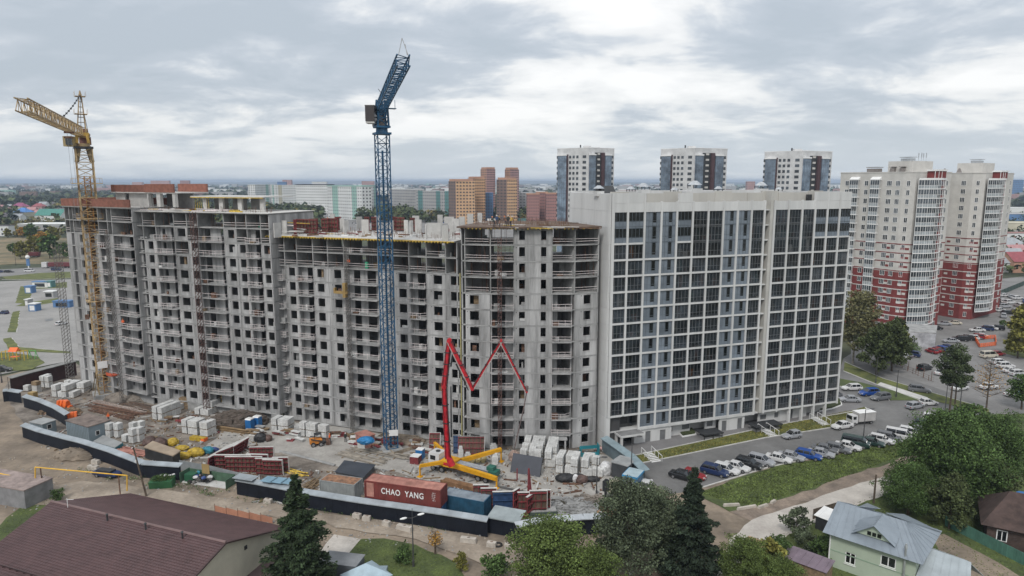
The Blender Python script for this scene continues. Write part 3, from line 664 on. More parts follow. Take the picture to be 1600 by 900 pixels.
# grid columns
def colm(x, z0, z1, w=CW): MB().b2(x - w / 2, x + w / 2, -0.06, 0.34, z0, z1).build('facade_column', white, wb)
ptop = top + 1.6
for i, x in enumerate(xsA):
    colm(x + (0.25 if i == 0 else 0), fl(2) if i < 2 else fl(1) - 0.35, ptop if i not in (0, 1, 2) else top + 3.1, CW if i else CW * 1.6)
for i, x in enumerate(xsB): colm(x, fl(1) - 0.35, ptop if i < 3 else top + 3.1 if i < 6 else fl(13), CW * (1 if i else 1.2))
# grid beams
def beams(xs, k, cs, tall):
    for i in range(len(xs) - 1):
        if any((i, kk) in tall and kk <= k < kk + tall[(i, kk)] - 1 + 0 for kk in (13, 14) if (i, kk) in tall) : continue
        a, b = xs[i] + CW / 2, xs[i + 1] - CW / 2
        if i == 0: a += 0.0
        MB().b2(a + 0.002, b - 0.002, -0.045, 0.33, fl(k) - 0.155, fl(k) + 0.155).build('facade_beam', white, wb)
for k in range(1, 15):
    beams(xsA if k > 1 else xsA, k, cells, tallA) if k > 1 else None
    beams(xsB, k, cells2, tallB)
for i in range(2, 10): MB().b2(xsA[i] + CW / 2 + .002, xsA[i + 1] - CW / 2 - .002, -0.045, 0.33, fl(1) - 0.3, fl(1) + 0.21).build('facade_beam', white, wb)
# parapet panels above each bay
for xs, hs in ((xsA, [3.1, 3.1, 1.6, 1.6, 3.0] + [1.6] * 5), (xsB, [1.6] * 3 + [3.1] * 3)):
    for i in range(len(xs) - 1):
        a, b = xs[i] + CW / 2 + .002, xs[i + 1] - CW / 2 - .002
        MB().b2(a, b, 0.02, 0.30, top - 0.21, top + 1.45 if hs[i] < 2 else top + 1.35).build('parapet_panel', white, wb)
        if hs[i] > 2: MB().b2(a, b, 0.02, 0.30, top + 1.38, top + hs[i]).build('parapet_panel', white, wb)
for q in range(14): MB().b2(.9 + q * (E3 - 3.1) / 14, .88 + (q + 1) * (E3 - 3.1) / 14, 1.6 + .12 * (q % 2), 1.95, top + 0.25, top + 3.0 + .3 * ((q * 5) % 3 == 0)).build('upper_parapet', M('cream_panel', (.47, .455, .42), .7, .1, .3, rnd=.05, streak=1), wb)
MB().b2(0.0, E3 - 2.2, DP - 0.3, DP, top - 0.25, top + 3.3).build('upper_parapet', white, wb)
MB().b2(E3 - 2.6, E3 - 2.2, 0.35, DP - 0.31, fl(13), top + 3.1).build('end_wall', white, wb)
MB().b2(E3 - 0.4, E3, 0.35, DP, 0.0 + fl(1), fl(13)).build('end_wall', white, wb)
MB().b2(E3 - 2.2, E3, 0.0, DP, fl(12) + 0.0, fl(12) + 0.25).build('terrace_slab', white, wb)
# the recessed joint between both wings
MB().b2(E1 + 0.25, E1 + 1.35, 1.6, 3.15, fl(1) + 0.0, top + 1.0).build('joint_wall', M('cream_wall', (0.45, 0.44, 0.41), 0.7, 0.1, 0.3, rnd=0.02), wb)
MB().b2(E1 + 1.35, E2 - 0.31, 0.1, 3.15, fl(1) - 0.2, top + 3.3).build('joint_wall', M('cream_wall', (0.45, 0.44, 0.41)), wb)
for k in range(2, 16):
    ob('joint_window', _wc.get('jw') or _wc.setdefault('jw', MB().b2(0, 0.9, -0.02, 0.02, 0, 2.1).mesh('joint_window', glassd)), wb, (E1 + 0.35, 1.55, fl(k - 1) + 0.35))
# left corner strip and ground floor
MB().b2(0.0, xsA[0] - 0.16, -0.02, 0.29, fl(2) - 0.1, top + 3.1).build('corner_cladding', white, wb)
MB().b2(0.0, 0.9, 0.0, 0.29, 0, fl(2) - 0.11).build('corner_cladding', white, wb)
for k in range(3, 16, 1): MB().b2(0.0, xsA[0] + 0.1, -0.028, -0.02, fl(k) - 0.015, fl(k) + 0.015).build('cladding_joint', M('joint_grey', (0.3, 0.3, 0.3)), wb)  # thin grey strips mark the cladding joints
gf = fl(1) - 0.32
MB().b2(0.95, xsA[2] - 0.3, 1.9, 3.1, 0.0, fl(2) - 0.35).build('entrance_glazing', glassd, wb)
MB().b2(0.95, 3.2, 0.6, 1.89, 0.0, fl(2) - 0.35).build('entrance_wall', M('dark_cladding', (0.06, 0.06, 0.062), 0.5, 0.2, 0.6, streak=1), wb)
MB().b2(xsA[1] - 1.4, xsA[2] + 0.2, -2.0, 1.2, 2.4, 2.75).build('entrance_canopy', white, wb)
MB().b2(xsA[1] - 1.3, xsA[2] + 0.1, -1.9, 1.1, 2.752, 2.79).build('canopy_roof', M('roof_felt', (0.2, 0.2, 0.2)), wb)
for x, y in ((xsA[1] - 1.1, -1.7), (xsA[1] - 1.1, 0.3)): MB().b2(x - 0.2, x + 0.2, y - 0.2, y + 0.2, 0, 2.398).build('canopy_post', white, wb)
def gwall(x0, x1, y, holes): 
    o = MB().wall(x0, x1, 0, gf, y, y + 0.25, holes).build('ground_wall', white, wb)
    for a, b, c, d in holes: MB().b2(a, b, y + 0.12, y + 0.16, c, d).build('door' if c < 0.1 else 'window', frame_, wb)
gwall(xsA[2] - 0.8, xsA[2] + 0.9, 0.2, [])
gwall(xsA[2] + 0.9, xsA[3] + 0.7, 0.2, [(xsA[2] + 1.6, xsA[2] + 2.7, 0.0, 2.1)])
gwall(xsA[3] + 0.7, xsA[4] + 0.6, 0.2, [(xsA[3] + 1.3, xsA[3] + 2.5, 0.0, 2.0)])
gwall(xsA[4] + 0.6, xsA[6] - 1.2, 1.3, [(xsA[4] + 1.0, xsA[4] + 1.5, 0.9, 2.0), (xsA[5] + 0.3, xsA[5] + 2.0, 1.0, 2.0)])
gwall(xsA[6] + 2.2, xsA[7] + 1.4, 1.3, [(xsA[6] + 2.6, xsA[6] + 4.0, 0.9, 2.0)]); gwall(xsA[7] + 1.4, xsA[8] + 0.6, 0.2, [(xsA[7] + 2.0, xsA[7] + 3.1, 0, 2.1)])
gwall(xsA[8] + 0.6, xsA[10] - 1.9, 0.2, [(xsA[9] - 0.6, xsA[9] + 0.5, 0, 2.2)])
gwall(xsB[0] - 0.3, xsB[2] + 0.4, 1.0, [(xsB[0] + 0.2, xsB[0] + 1.7, 0.9, 1.9), (xsB[1] + 0.4, xsB[1] + 1.4, 0.9, 2.0)])
gwall(xsB[2] + 0.4, xsB[4] - 0.3, 1.6, [(xsB[2] + 0.5, xsB[2] + 2.3, 0, 2.3)])
for i in (2, 3, 4, 5): MB().b2(xsB[i] - 0.2, xsB[i] + 0.2, -0.05, 0.5, 0, fl(1) - 0.36).build('ground_pier', white, wb)
for x0, x1 in ((xsA[5] + 2.4, xsA[6] + 3.4), (xsA[10] - 1.6, xsB[0] + 2.4)):   # dark porch roofs
    o = thing('porch', 'dark low porch roof at the foot of the white building, ' + ('nearer the glass entrance' if x0 < 30 else 'by the wing joint'), 'porch', fW.P(x0, 1.6, 0), fW.rz)
    MB().b2(0, x1 - x0, -1.4, 1.3, 1.0, 1.2).build('porch_roof', dark, o)
    for x in (0.2, (x1 - x0) / 2, x1 - x0 - 0.2): MB().b2(x - 0.06, x + 0.06, -1.2, -1.08, 0, 0.998).build('strut', dark, o)
    MB().b2(0.3, x1 - x0 - 0.3, -0.9, 0.9, 0.02, 0.5).build('ramp_block', M('roof_felt', (0.2, 0.2, 0.2)), o)
# roof machinery
met = M('galvanised', (0.50, 0.52, 0.54), 0.35, 0.2, 2, metal=0.6)
def cowl(u, inn, z, s=1.0, lab='', box=True):
    t = thing('roof_vent', lab, 'vent', fW.P(u, -inn, z), fW.rz)
    MB().b2(-0.8 * s, 0.8 * s, -0.8 * s, 0.8 * s, 0, 1.0 * s).build('vent_base', white, t)
    mb = MB(); [mb.b2(a * s - 0.05, a * s + 0.05, b * s - 0.05, b * s + 0.05, 1.0 * s, 1.5 * s) for a in (-.7, .7) for b in (-.7, .7)]; mb.build('vent_frame', dark, t)
    MB().tube((0, 0, 1.5 * s), (0, 0, 2.1 * s), 1.25 * s, 0.35 * s, 4).build('vent_hood', met, t)
for x, y, s, lab in ((948, 297, .9, 'metal vent cowl at the left end of the white roof'), (1000, 299, .8, 'metal vent cowl second from the left on the white roof'), (1020, 300, 1.1, 'wide metal vent cowl left of the middle of the white roof'), (1070, 300, .7, 'low dark vent on the white roof just left of the middle tower'),
                     (1103, 297, 1.3, 'large shiny vent cowl at the middle of the white roof'), (1141, 301, .8, 'dark hooded vent right of the large shiny cowl'), (1210, 301, 1.2, 'shiny vent cowl above the joint of the white building'), (1238, 301, .7, 'flat dark vent right of the joint on the white roof')):
    u = fW.u(x, 303); u = fW.u(x, 303) ; cowl(u + 1.0, 5.0, top + 2.5, s, lab)
for u, l, h in ((uW(1000), 6, 1.5), (uW(1090) , 7, 2.4), (uW(1190), 9, 1.8), (uW(1250), 6, 1.9)):
    MB().b2(u, u + l, 4.5, 9, top + 0.26, top + 0.9 + h).build('roof_house', white, wb)
t = thing('roof_hatch', 'grey wedge shaped roof hatch near the left end of the white building', 'hatch', fW.P(2.0, -6, top + 3.0), fW.rz)
MB().xprism([(-1.3, 0), (1.3, 0), (0, 1.3)], -1.6, 1.6).build('hatch', dark, t)
for u in (uW(1040), uW(1085), uW(1135), uW(1165)):
    MB().b2(u, u + 0.9, 0.9, 1.58, top + 0.3, top + 1.1).build('air_unit', M('grey_unit', (0.3, 0.3, 0.31), 0.5), wb)
MB().b2(uW(1262), uW(1262) + 1.1, 1.2, 1.58, top + 0.5, top + 2.6).build('roof_opening', dark, wb)
# planters on the pavement
for pts, lab in (([(1058, 676), (1082, 672), (1088, 680), (1066, 684)], 'dark leafed planting bed by the low porch near the glass entrance'), ([(1203, 652), (1240, 645), (1243, 650), (1216, 656)], 'long green planting bed with white kerb before the right wing'),
                 ([(1275, 640), (1300, 632), (1312, 624), (1316, 634), (1300, 640), (1280, 644)], 'bent planting bed wrapped around the right end of the white building')):
    P = [at(*p) for p in pts]; c = sum(P, Vector()) / len(P); t = thing('planting_bed', lab, 'planting bed', c)
    MB().prism([(p - c).xy for p in P], 0.02, 0.3).build('kerb_edge', whitep, t)
    MB().prism([((p - c) * 0.88).xy for p in P], 0.3, 0.62).build('hedge', M('hedge_green', (0.05, 0.065, 0.02), 0.95, 0.4, 1.5, fine=0.4, bump=0.8), t)
# steps down the grass strip
for x, y, lab in ((1018, 716, 'white outdoor stair down the grass strip nearest the blue cabin'), (1200, 677, 'white outdoor stair down the grass strip at the middle of the white building'), (1281, 660, 'white outdoor stair down the grass strip nearest the parked truck')):
    p = at(x, y); t = thing('steps', lab, 'stairs', p, fW.rz)
    for k in range(7): MB().b2(-0.9, 0.9, 1.6 - k * 0.5 - 0.30, 1.6 - k * 0.5, 0.45 - k * 0.07, 0.52 - k * 0.07).build('step', whitep, t)
    for s in (-1, 1):
        mb = MB(); mb.bar((s, 1.8, 1.45), (s, -1.8, 1.0), 0.07); [mb.bar((s, 1.8 - q * 1.2, 0), (s, 1.8 - q * 1.2, 1.45 - q * 0.15), 0.06) for q in range(4)]; mb.build('handrail', whitep, t)
# ================================================================== the two cream and red towers on the right
cream = M('cream_brick', (0.53, 0.515, 0.485), 0.85, 0.1, 0.4, rnd=0.02, fine=0.06)
redb = M('dark_red_brick', (0.185, 0.038, 0.036), 0.85, 0.15, 0.6, fine=0.08)
wframe = M('white_window_frame', (0.75, 0.75, 0.74), 0.5, 0.05, 1)
glr = M('tower_glass', (0.05, 0.06, 0.07), 0.08, 0.5, 0.3, rnd=0.6, c2=(0.015, 0.017, 0.02), spec=0.8)
winm = {}
def twin(w, h):
    k = (w, h)
    if k not in winm:
        mb = MB(); mb.b2(-w / 2, w / 2, -0.03, -0.005, 0, h, 1)
        for x in (-w / 2, 0 if w < 1.3 else -w / 6, w / 2) if w < 1.3 else (-w / 2, -w / 6, w / 6, w / 2): mb.b2(x - 0.035, x + 0.035, -0.07, 0.0, 0, h)
        mb.b2(-w / 2 - .06, w / 2 + .06, -0.071, 0, -0.12, 0.0).b2(-w / 2 - .06, w / 2 + .06, -0.071, 0, h, h + 0.09)
        winm[k] = mb.mesh('window', [wframe, glr])
    return winm[k]
def redtower(label, N1, N2, Lend, Rend, nst, bulge, Lw, Cw, Rw, balc, depth=24):
    """corner tower: left face Lend-N1, chamfer N1-N2, right face N2-Rend"""
    N1, N2, Lend, Rend = map(Vector, (N1, N2, Lend, Rend))
    t = thing('apartment_tower', label, 'building', (N1.x, N1.y, 0)); o3 = Vector((N1.x, N1.y, 0))
    fs = [Facet(Lend, N1), Facet(N1, N2), Facet(N2, Rend)]
    H = nst * SH + 2.4; B1 = Rend - fs[2].n.xy * depth; B0 = Lend - fs[2].n.xy * 2 + (B1 - Rend) * 0.4
    poly = [Lend, N1, N2, Rend, Rend * 1.09, Lend * 1.08]
    lp = [tuple(p - N1) for p in poly]
    zs = [0, 6 * SH, 6 * SH, 9 * SH]
    MB().prism(lp, 0, 6 * SH).build('red_wall', redb, t)
    MB().prism(lp, 6 * SH + 0.002, H).build('cream_wall', cream, t)
    cen = sum((Vector(p) for p in lp), Vector((0, 0))) / len(lp)
    def ring(z, h, mat, nm, sc=1.004): MB().prism([tuple(cen + (Vector(p) - cen) * sc) for p in lp], z, z + h).build(nm, mat, t)
    for k in range(1, 6): ring(k * SH + 2.35 - SH * 0, 0.28, cream, 'cream_band')
    for k in (6, 7, 8, 9): ring(k * SH + 2.5, 0.32, redb, 'red_band')
    ring(6 * SH, SH * 0.8, redb, 'red_band', 1.003)
    ring(H - 0.25, 0.3, cream, 'coping', 1.008)
    for f, ws in zip(fs, (Lw, Cw, Rw)):
        for frac, w in ws:
            for k in range(nst):
                p = f.P(frac * f.len, 0.02 + 0.1 * (k <= 9 and 0) , 0) - o3; ob('window', twin(w, 1.5), t, (p.x, p.y, k * SH + 0.95), f.rz)
    for f, us in ((fs[0], [(a[0] + b[0]) / 2 for a, b in zip(Lw, Lw[1:])]), (fs[1], [.45, .8])):
        for u in us:
            for k in range(1, 10): p = f.P(u * f.len, 0) - o3; MB().b2(-.5 - .2 * (k % 2), .5, -.06, -.005, k * SH + .9, k * SH + 1.6).build('brick_patch', cream if k < 6 else redb, t, (p.x, p.y, 0), f.rz)
    # flat balcony stacks on the left face
    for frac, w in balc:
        f = fs[0]; p = f.P(frac * f.len) - o3; mb = MB(); gm = MB()
        for k in range(1, nst):
            z = k * SH; mb.b2(-w / 2, w / 2, -1.1, 0, z - 0.16, z + 0.14)
            for x in np.linspace(-w / 2 + .04, w / 2 - .04, 5): mb.b2(x - 0.04, x + 0.04, -1.08, -1.0, z + .14, z + SH - .16)
            for x in (-w / 2 + .04, w / 2 - .04): mb.b2(x - 0.04, x + 0.04, -0.6, -0.5, z + .14, z + SH - .16)
            mb.b2(-w / 2, w / 2, -1.08, -1.0, z + 1.1, z + 1.18)
            gm.b2(-w / 2 + .06, w / 2 - .06, -1.05, -1.03, z + 1.18, z + SH - .16, 0); gm.b2(-w / 2 + .06, w / 2 - .06, -1.05, -1.03, z + .14, z + 1.1, 1)
        mb.xprism([(-1.15, nst * SH - .16), (0, nst * SH - .16), (0, nst * SH + .9), (-1.15, nst * SH + .2)], -w / 2 - .05, w / 2 + .05)
        mb.build('balcony_frame', wframe, t, (p.x, p.y, 0), f.rz); gm.build('balcony_glass', [glr, M('pale_screen', (0.33, 0.36, 0.38), 0.4, 0.2, 0.5)], t, (p.x, p.y, 0), f.rz)
    # the bowed stack on the right face
    f = fs[2]; a, b, dep = bulge; a *= f.len; b *= f.len; wB = b - a; nseg = 9
    def arc(r=1.0, inn=0.0): return [(a + wB * i / nseg, -dep * r * math.sin(math.pi * (0.16 + 0.68 * i / nseg)) + dep * 0.25 * r + inn) for i in range(nseg + 1)]
    ac = arc(); p = f.P(0) - o3; mb = MB(); gm = MB()
    for k in range(1, nst + 1):
        z = k * SH
        for i in range(nseg):
            (x0, y0), (x1, y1) = ac[i], ac[i + 1]; ce = ((x0 + x1) / 2, (y0 + y1) / 2); L = math.hypot(x1 - x0, y1 - y0); an = math.atan2(y1 - y0, x1 - x0)
            mb.box((ce[0], ce[1], z), (L + 0.03, 0.22, 0.26), 0, an)
            if k < nst + (1 if 3 <= i <= 5 else 0):
                red = 5 <= i <= 6
                mb.box((x0, y0, z + SH / 2), (0.11, 0.13, SH - 0.26), 0, an)
                if k < nst:
                    if red:
                        gm.box((ce[0], ce[1] + 0.16, z + SH / 2), (L, 0.05, SH - 0.3), 2, an); mb.box((ce[0], ce[1], z + 1.1), (L, 0.05, 0.06), 0, an)
                        gm.box((ce[0], ce[1] + 0.09, z + 1.7), (L * .5, 0.06, 1.3), 0, an)
                    else:
                        mb.box((ce[0], ce[1], z + 1.1), (L, 0.07, 0.08), 0, an); mb.box((ce[0], ce[1], z + SH / 2), (0.06, 0.07, SH - .3), 0, an)
                        gm.box((ce[0], ce[1] + 0.03, z + 1.95), (L, 0.03, 1.5), 0, an); gm.box((ce[0], ce[1] + 0.03, z + 0.62), (L, 0.03, 0.88), 1 if i < 4 else 0, an)
        gm.prism([(x, y + 0.05) for x, y in ac] + [(b, 0), (a, 0)][:0], z - 0.1, z + 0.02, 3)
    mb.build('bow_frame', wframe, t, (p.x, p.y, 0), f.rz)
    gm.build('bow_glazing', [glr, M('pale_screen', (0.33, 0.36, 0.38)), redb, concslab], t, (p.x, p.y, 0), f.rz)
    cap = MB().prism([(x * 1, y - 0.1) for x, y in ac], nst * SH + 0.13, nst * SH + 0.5).build('bow_cap', wframe, t, (p.x, p.y, 0), f.rz)
    xm = (a + b) / 2 + wB * 0.05
    MB().b2(xm - wB * 0.17, xm + wB * 0.17, -dep * 0.72, 0, nst * SH + 0.5, nst * SH + 2.6).build('bow_top', redb, t, (p.x, p.y, 0), f.rz)
    MB().b2(xm - wB * 0.2, xm + wB * 0.2, -dep * 0.78, 0, nst * SH + 2.62, nst * SH + 3.1).build('bow_top_roof', wframe, t, (p.x, p.y, 0), f.rz)
    # roof machine room, vents, masts
    q = f.P(f.len * 0.42, -7, 0) - o3
    MB().b2(-5.5, 5.0, -4, 4, H, H + 3.4).build('machine_room', cream, t, (q.x, q.y, 0), f.rz)
    MB().b2(-5.3, -2.5, -3, 0, H + 3.4, H + 4.2).b2(-5.6, -2.2, -3.3, 0.3, H + 4.5, H + 4.7).build('vent_house', met, t, (q.x, q.y, 0), f.rz)
    return t, fs, H, o3, q, f
T1 = redtower('nearer cream and dark red brick tower with bowed white balconies', (122.1, 215.7), (124.7, 213.3), (111.0, 233.5), (140.6, 221.3), 17, (0.0, 0.78, 4.2),
              [(0.93, 1.3), (0.80, 1.5), (0.44, 1.2), (0.12, 1.2)], [(0.45, 0.9)], [(0.88, 1.1)], [(0.60, 3.0), (0.26, 3.0)])
T2 = redtower('farther cream and dark red brick tower at the right edge', (157.7, 236.6), (161.0, 235.0), (151.6, 247.5), (181.6, 250.4), 17, (0.0, 0.60, 3.8),
              [(0.78, 1.5), (0.30, 1.5)], [(0.45, 0.9)], [(0.9, 1.1)], [])
tt, fs, H, o3, q, f = T1
for i, x in enumerate((0.5, 2.0, 3.0, 4.4)):
    MB().tube((x, -2, H + 3.4), (x, -2, H + 5.4 + (i % 2) * 0.8), 0.06).tube((x, -2, H + 4.6), (x, -2, H + 6.0), 0.16).build('antenna', met, tt, (q.x, q.y, 0), f.rz)
f0 = fs[0]
for fr, w in ((0.45, 4), (0.75, 1.4), (0.9, 1.4)):
    p = f0.P(fr * f0.len, -3.5, 0) - o3; MB().b2(-w / 2, w / 2, -1, 1, H, H + 1.2).b2(-w / 2 - .2, w / 2 + .2, -1.2, 1.2, H + 1.5, H + 1.7).build('roof_vent', M('brown_vent', (0.2, 0.18, 0.17)), tt, (p.x, p.y, 0), f0.rz)
tt, fs, H, o3, q, f = T2
for fr in (0.1, 0.5):
    p = fs[0].P(fr * fs[0].len, -3, 0) - o3; MB().tube((0, 0, H), (0, 0, H + 1.6), 1.1, 0.3, 4).build('roof_vent', M('brown_vent', (0.2, 0.18, 0.17)), tt, (p.x, p.y, 0))
# low grey service building in front of the nearer tower
t = thing('service_building', 'low flat roofed white panel building in front of the nearer red tower', 'building', at(1438, 545)); P = [at(*a) - at(1438, 545) for a in ((1414, 541), (1460, 544), (1462, 531), (1418, 528))]
MB().prism([p.xy for p in P], 0, 4.2).build('wall', M('speckled_panel', (0.42, 0.42, 0.44), 0.9, 0.3, 0.6, fine=0.2), t); MB().prism([(p * 1.03).xy for p in P], 4.2, 4.5).build('roof', concslab, t)

# ================================================================== three pale towers behind
tile = M('mosaic_cladding', (0.55, 0.55, 0.55), 0.8, 0.15, 0.3, fine=0.2)
btg = M('blue_bay_glass', (0.17, 0.22, 0.28), 0.15, 0.6, 0.25, c2=(0.06, 0.08, 0.11), spec=0.8, rnd=0.2)
maroon = M('maroon_strip', (0.075, 0.040, 0.044), 0.8)
def paletower(label, x0, xc, x1, ytop, Y, nst=22):
    a = ad(x0, ytop, Y + 12); c = ad(xc, ytop, Y); b = ad(x1, ytop, Y + 9); H = c.z; sh = 2.95
    t = thing('pale_tower', label, 'building', (c.x, c.y, 0)); o3 = Vector((c.x, c.y, 0))
    back = c.xy.normalized() * 20; ba = a.xy.normalized() * 20; MB().prism([tuple(v) for v in ((a - c).xy, (0, 0), (b - c).xy, (b - c).xy + back, (a - c).xy + ba)], 0, H).build('wall', tile, t)
    fL, fR = Facet(a.xy, c.xy), Facet(c.xy, b.xy)
    def strip(f, u0, u1, z0, z1, out, mat, nm):
        p = f.P(u0 * f.len) - o3; return MB().b2(0, (u1 - u0) * f.len, -out, -0.01, z0, z1).build(nm, mat, t, (p.x, p.y, 0), f.rz)
    zt = H - 3.2
    def bay(f, u0, u1, out):
        strip(f, u0, u1, 4, zt - 0.7, out, btg, 'bay_glass'); strip(f, u0 - .01, u1 + .01, zt - 0.7, zt, out + .25, wframe, 'bay_cap')
        w = (u1 - u0) * f.len; mb = MB(); z = zt - 0.7
        while z > 20: mb.b2(0, w, -out - .06, -out, z - 0.12, z); z -= sh
        for i in range(5): mb.b2(w * i / 4 - .05, w * i / 4 + .05, -out - .05, -out, 20, zt - .7)
        p = f.P(u0 * f.len) - o3; mb.build('bay_frame', frameb, t, (p.x, p.y, 0), f.rz)
    bay(fL, 0.05, 0.33, 1.2); strip(fL, 0.33, 0.36, 4, zt, 0.9, maroon, 'maroon_strip')
    bay(fR, 0.02, 0.22, 1.4); strip(fR, 0.24, 0.5, 4, zt + 0.8, 0.15, dark, 'recess_shade'); strip(fR, 0.48, 0.58, 4, zt + 0.8, 1.2, maroon, 'maroon_strip'); bay(fR, 0.6, 0.84, 1.3)  # flat dark strip paints the shade of the balcony recess
    for k in range(12): strip(fR, 0.33, 0.42, zt - 0.4 - k * sh, zt + 0.6 - k * sh, 0.5, cream, 'balcony_front')
    wm = winm.setdefault('pt', MB().b2(-0.7, 0.7, -0.05, 0.02, 0, 1.5).mesh('window', glr)); wm2 = winm.setdefault('pt2', MB().b2(-1.1, 1.1, -0.05, 0.02, 0, 1.5).mesh('window', glr))
    for k in range(12):
        z = zt - 2.2 - k * sh
        for f, u, m in ((fL, 0.42, wm), (fL, 0.53, wm), (fL, 0.65, wm), (fL, 0.87, wm2), (fR, 0.93, wm), (fL, 0.02, wm)):
            p = f.P(u * f.len, 0.03) - o3; ob('window', m, t, (p.x, p.y, z), f.rz)
    MB().b2(-2, 2, 6, 9, H, H + 1.4).b2(3, 7, 8, 9, H, H + 0.7).build('roof_house', tile, t); MB().tube((-4, 5, H), (-4, 5, H + 1.8), 0.4).build('roof_flue', dark, t)
    MB().prism([tuple(v) for v in ((a - c).xy * 1.01, (0, -.1), (b - c).xy * 1.01, (b - c).xy + back, (a - c).xy + ba)], H, H + 0.25).build('coping', wframe, t)
paletower('pale tower with blue glass bays, leftmost of three behind the white building', 871, 920, 960, 231, 377)
paletower('pale tower with blue glass bays, middle of three behind the white building', 1033, 1086, 1137, 231.5, 372)
paletower('pale tower with blue glass bays, rightmost of three behind the white building', 1195, 1255, 1301, 236, 368)

# ================================================================== the distant town
haze_pal = {'orange': (0.60, 0.38, 0.22), 'orange2': (0.44, 0.25, 0.17), 'brown': (0.20, 0.14, 0.12), 'rose': (0.31, 0.165, 0.15), 'white': (0.66, 0.67, 0.66), 'mint': (0.30, 0.47, 0.42), 'cream': (0.50, 0.47, 0.36), 'grey': (0.36, 0.36, 0.36), 'blue': (0.10, 0.20, 0.38), 'pink': (0.42, 0.26, 0.25), 'teal': (0.10, 0.22, 0.22)}  # surface colours of the distant buildings
fm = {k: M('far_' + k, v, 0.85, 0.12, 0.05) for k, v in haze_pal.items()}
farwin = M('far_window', (0.03, 0.034, 0.04), 0.3); 
def block(label, x0, x1, ytop, Y, nst, mat, rec=0.0, cols=None, depth=14, roofc=None, strips=(), cat='building', group=None, name='apartment_block', bal=None, wins=True, twoface=0):
    """slab between two sight lines at distance Y; rec = how much farther its right end is"""
    a = ad(x0, ytop, Y); b = ad(x1, ytop, Y + rec); H = max(a.z, 6); b.z = H
    f = Facet(a.xy, b.xy); t = thing(name, label, cat, (a.x, a.y, 0), f.rz, group)
    L = f.len; sh = H / nst; MB().b2(0, L, 0, depth, 0, H).build('wall', mat, t)
    if roofc: MB().b2(-0.3, L + 0.3, -0.3, depth + .3, H, H + 1.2).build('roof', roofc, t)
    if wins:
        cols = cols or max(3, int(L / 4.2)); mb = MB()
        for k in range(nst):
            for i in range(cols):
                x = L * (i + .5) / cols
                mb.q([(x - L / cols * .22, -0.06, sh * (k + .4)), (x + L / cols * .22, -0.06, sh * (k + .4)), (x + L / cols * .22, -0.06, sh * (k + .68)), (x - L / cols * .22, -0.06, sh * (k + .68))])
        for k in range(nst): 
            for j in range(3): y = depth * (j + .5) / 3; mb.q([(-.06, y + 1, sh * (k + .3)), (-.06, y - 1, sh * (k + .3)), (-.06, y - 1, sh * (k + .75)), (-.06, y + 1, sh * (k + .75))]); mb.q([(L + .06, y - 1, sh * (k + .3)), (L + .06, y + 1, sh * (k + .3)), (L + .06, y + 1, sh * (k + .75)), (L + .06, y - 1, sh * (k + .75))])
        mb.build('windows', farwin, t, kind='stuff')
    for s0, s1, m in strips: MB().b2(L * s0, L * s1, -0.05, -0.02, 0, H * 1.0).build('coloured_strip', fm[m], t)
    return t
# orange group
def otower(label, x0, xm, x1, yt, Y, nst, m1, m2, roof=True):
    a = ad(x0, yt, Y + 14); c = ad(xm, yt, Y); b = ad(x1, yt, Y + 5); H = c.z; t = thing('orange_tower', label, 'building', (c.x, c.y, 0)); o3 = Vector((c.x, c.y, 0))
    MB().prism([(a - c).xy, (0, 0), (b - c).xy, (b - c).xy * 1.0 + b.xy.normalized() * 16, (a - c).xy + a.xy.normalized() * 16], 0, H).build('wall', m2, t)
    for f, m, nc in ((Facet(a.xy, c.xy), m1, 3), (Facet(c.xy, b.xy), m2, 6)):
        p = f.P(0) - o3; sh = H / nst
        if m is not m2: MB().b2(0, f.len, -0.25, -0.02, 0, H).build('side_wall', m, t, (p.x, p.y, 0), f.rz)
        mb = MB()
        for k in range(nst):
            for i in range(nc):
                x = f.len * (i + .5) / nc; mb.b2(x - f.len / nc * .27, x + f.len / nc * .27, -0.4, -0.03, sh * (k + .35), sh * (k + .75))
        mb.build('windows', farwin, t, (p.x, p.y, 0), f.rz, kind='stuff')
    MB().prism([(a - c).xy * .9, (0, -.6), (b - c).xy * .9, (b - c).xy * .9 + Vector((0, 15)), (a - c).xy * .9 + Vector((0, 15))], H, H + 2.2).build('roof', fm['orange2'], t)
otower('orange brick tower, leftmost and nearest of the orange group', 701, 712, 742, 283, 735, 14, fm['brown'], fm['orange'])
otower('orange brick tower right behind the leftmost one with a dark stair strip', 731, 741, 758, 279, 770, 16, fm['brown'], fm['orange'])
otower('tall slim orange tower with a purple and pale stripe, left of the two tallest', 751, 760, 774, 264, 860, 22, fm['orange2'], fm['pink'])
otower('orange brick tower, rightmost of the front row with a brown side', 776, 792, 808, 280.5, 740, 15, fm['brown'], fm['orange'])
otower('tall slim orange tower, right of the two tallest', 789, 797, 811, 264.5, 850, 22, fm['orange2'], fm['pink'])
block('blue and white banded building between the two orange pairs', 757, 770, 301, 800, 10, fm['blue'], cols=3)
for x0, x1, y, Y, lab in ((823, 843, 304, 760, 'left'), (838, 856, 301.5, 790, 'middle'), (853, 872, 303, 770, 'right')):
    block('rose red apartment block with stepped gables, %s part of the row before the pale tower' % lab, x0, x1, y, Y, 10, fm['rose'], cols=7, roofc=fm['orange2'])
block('grey panel block behind the rose red row', 806, 832, 301, 900, 9, fm['grey'])
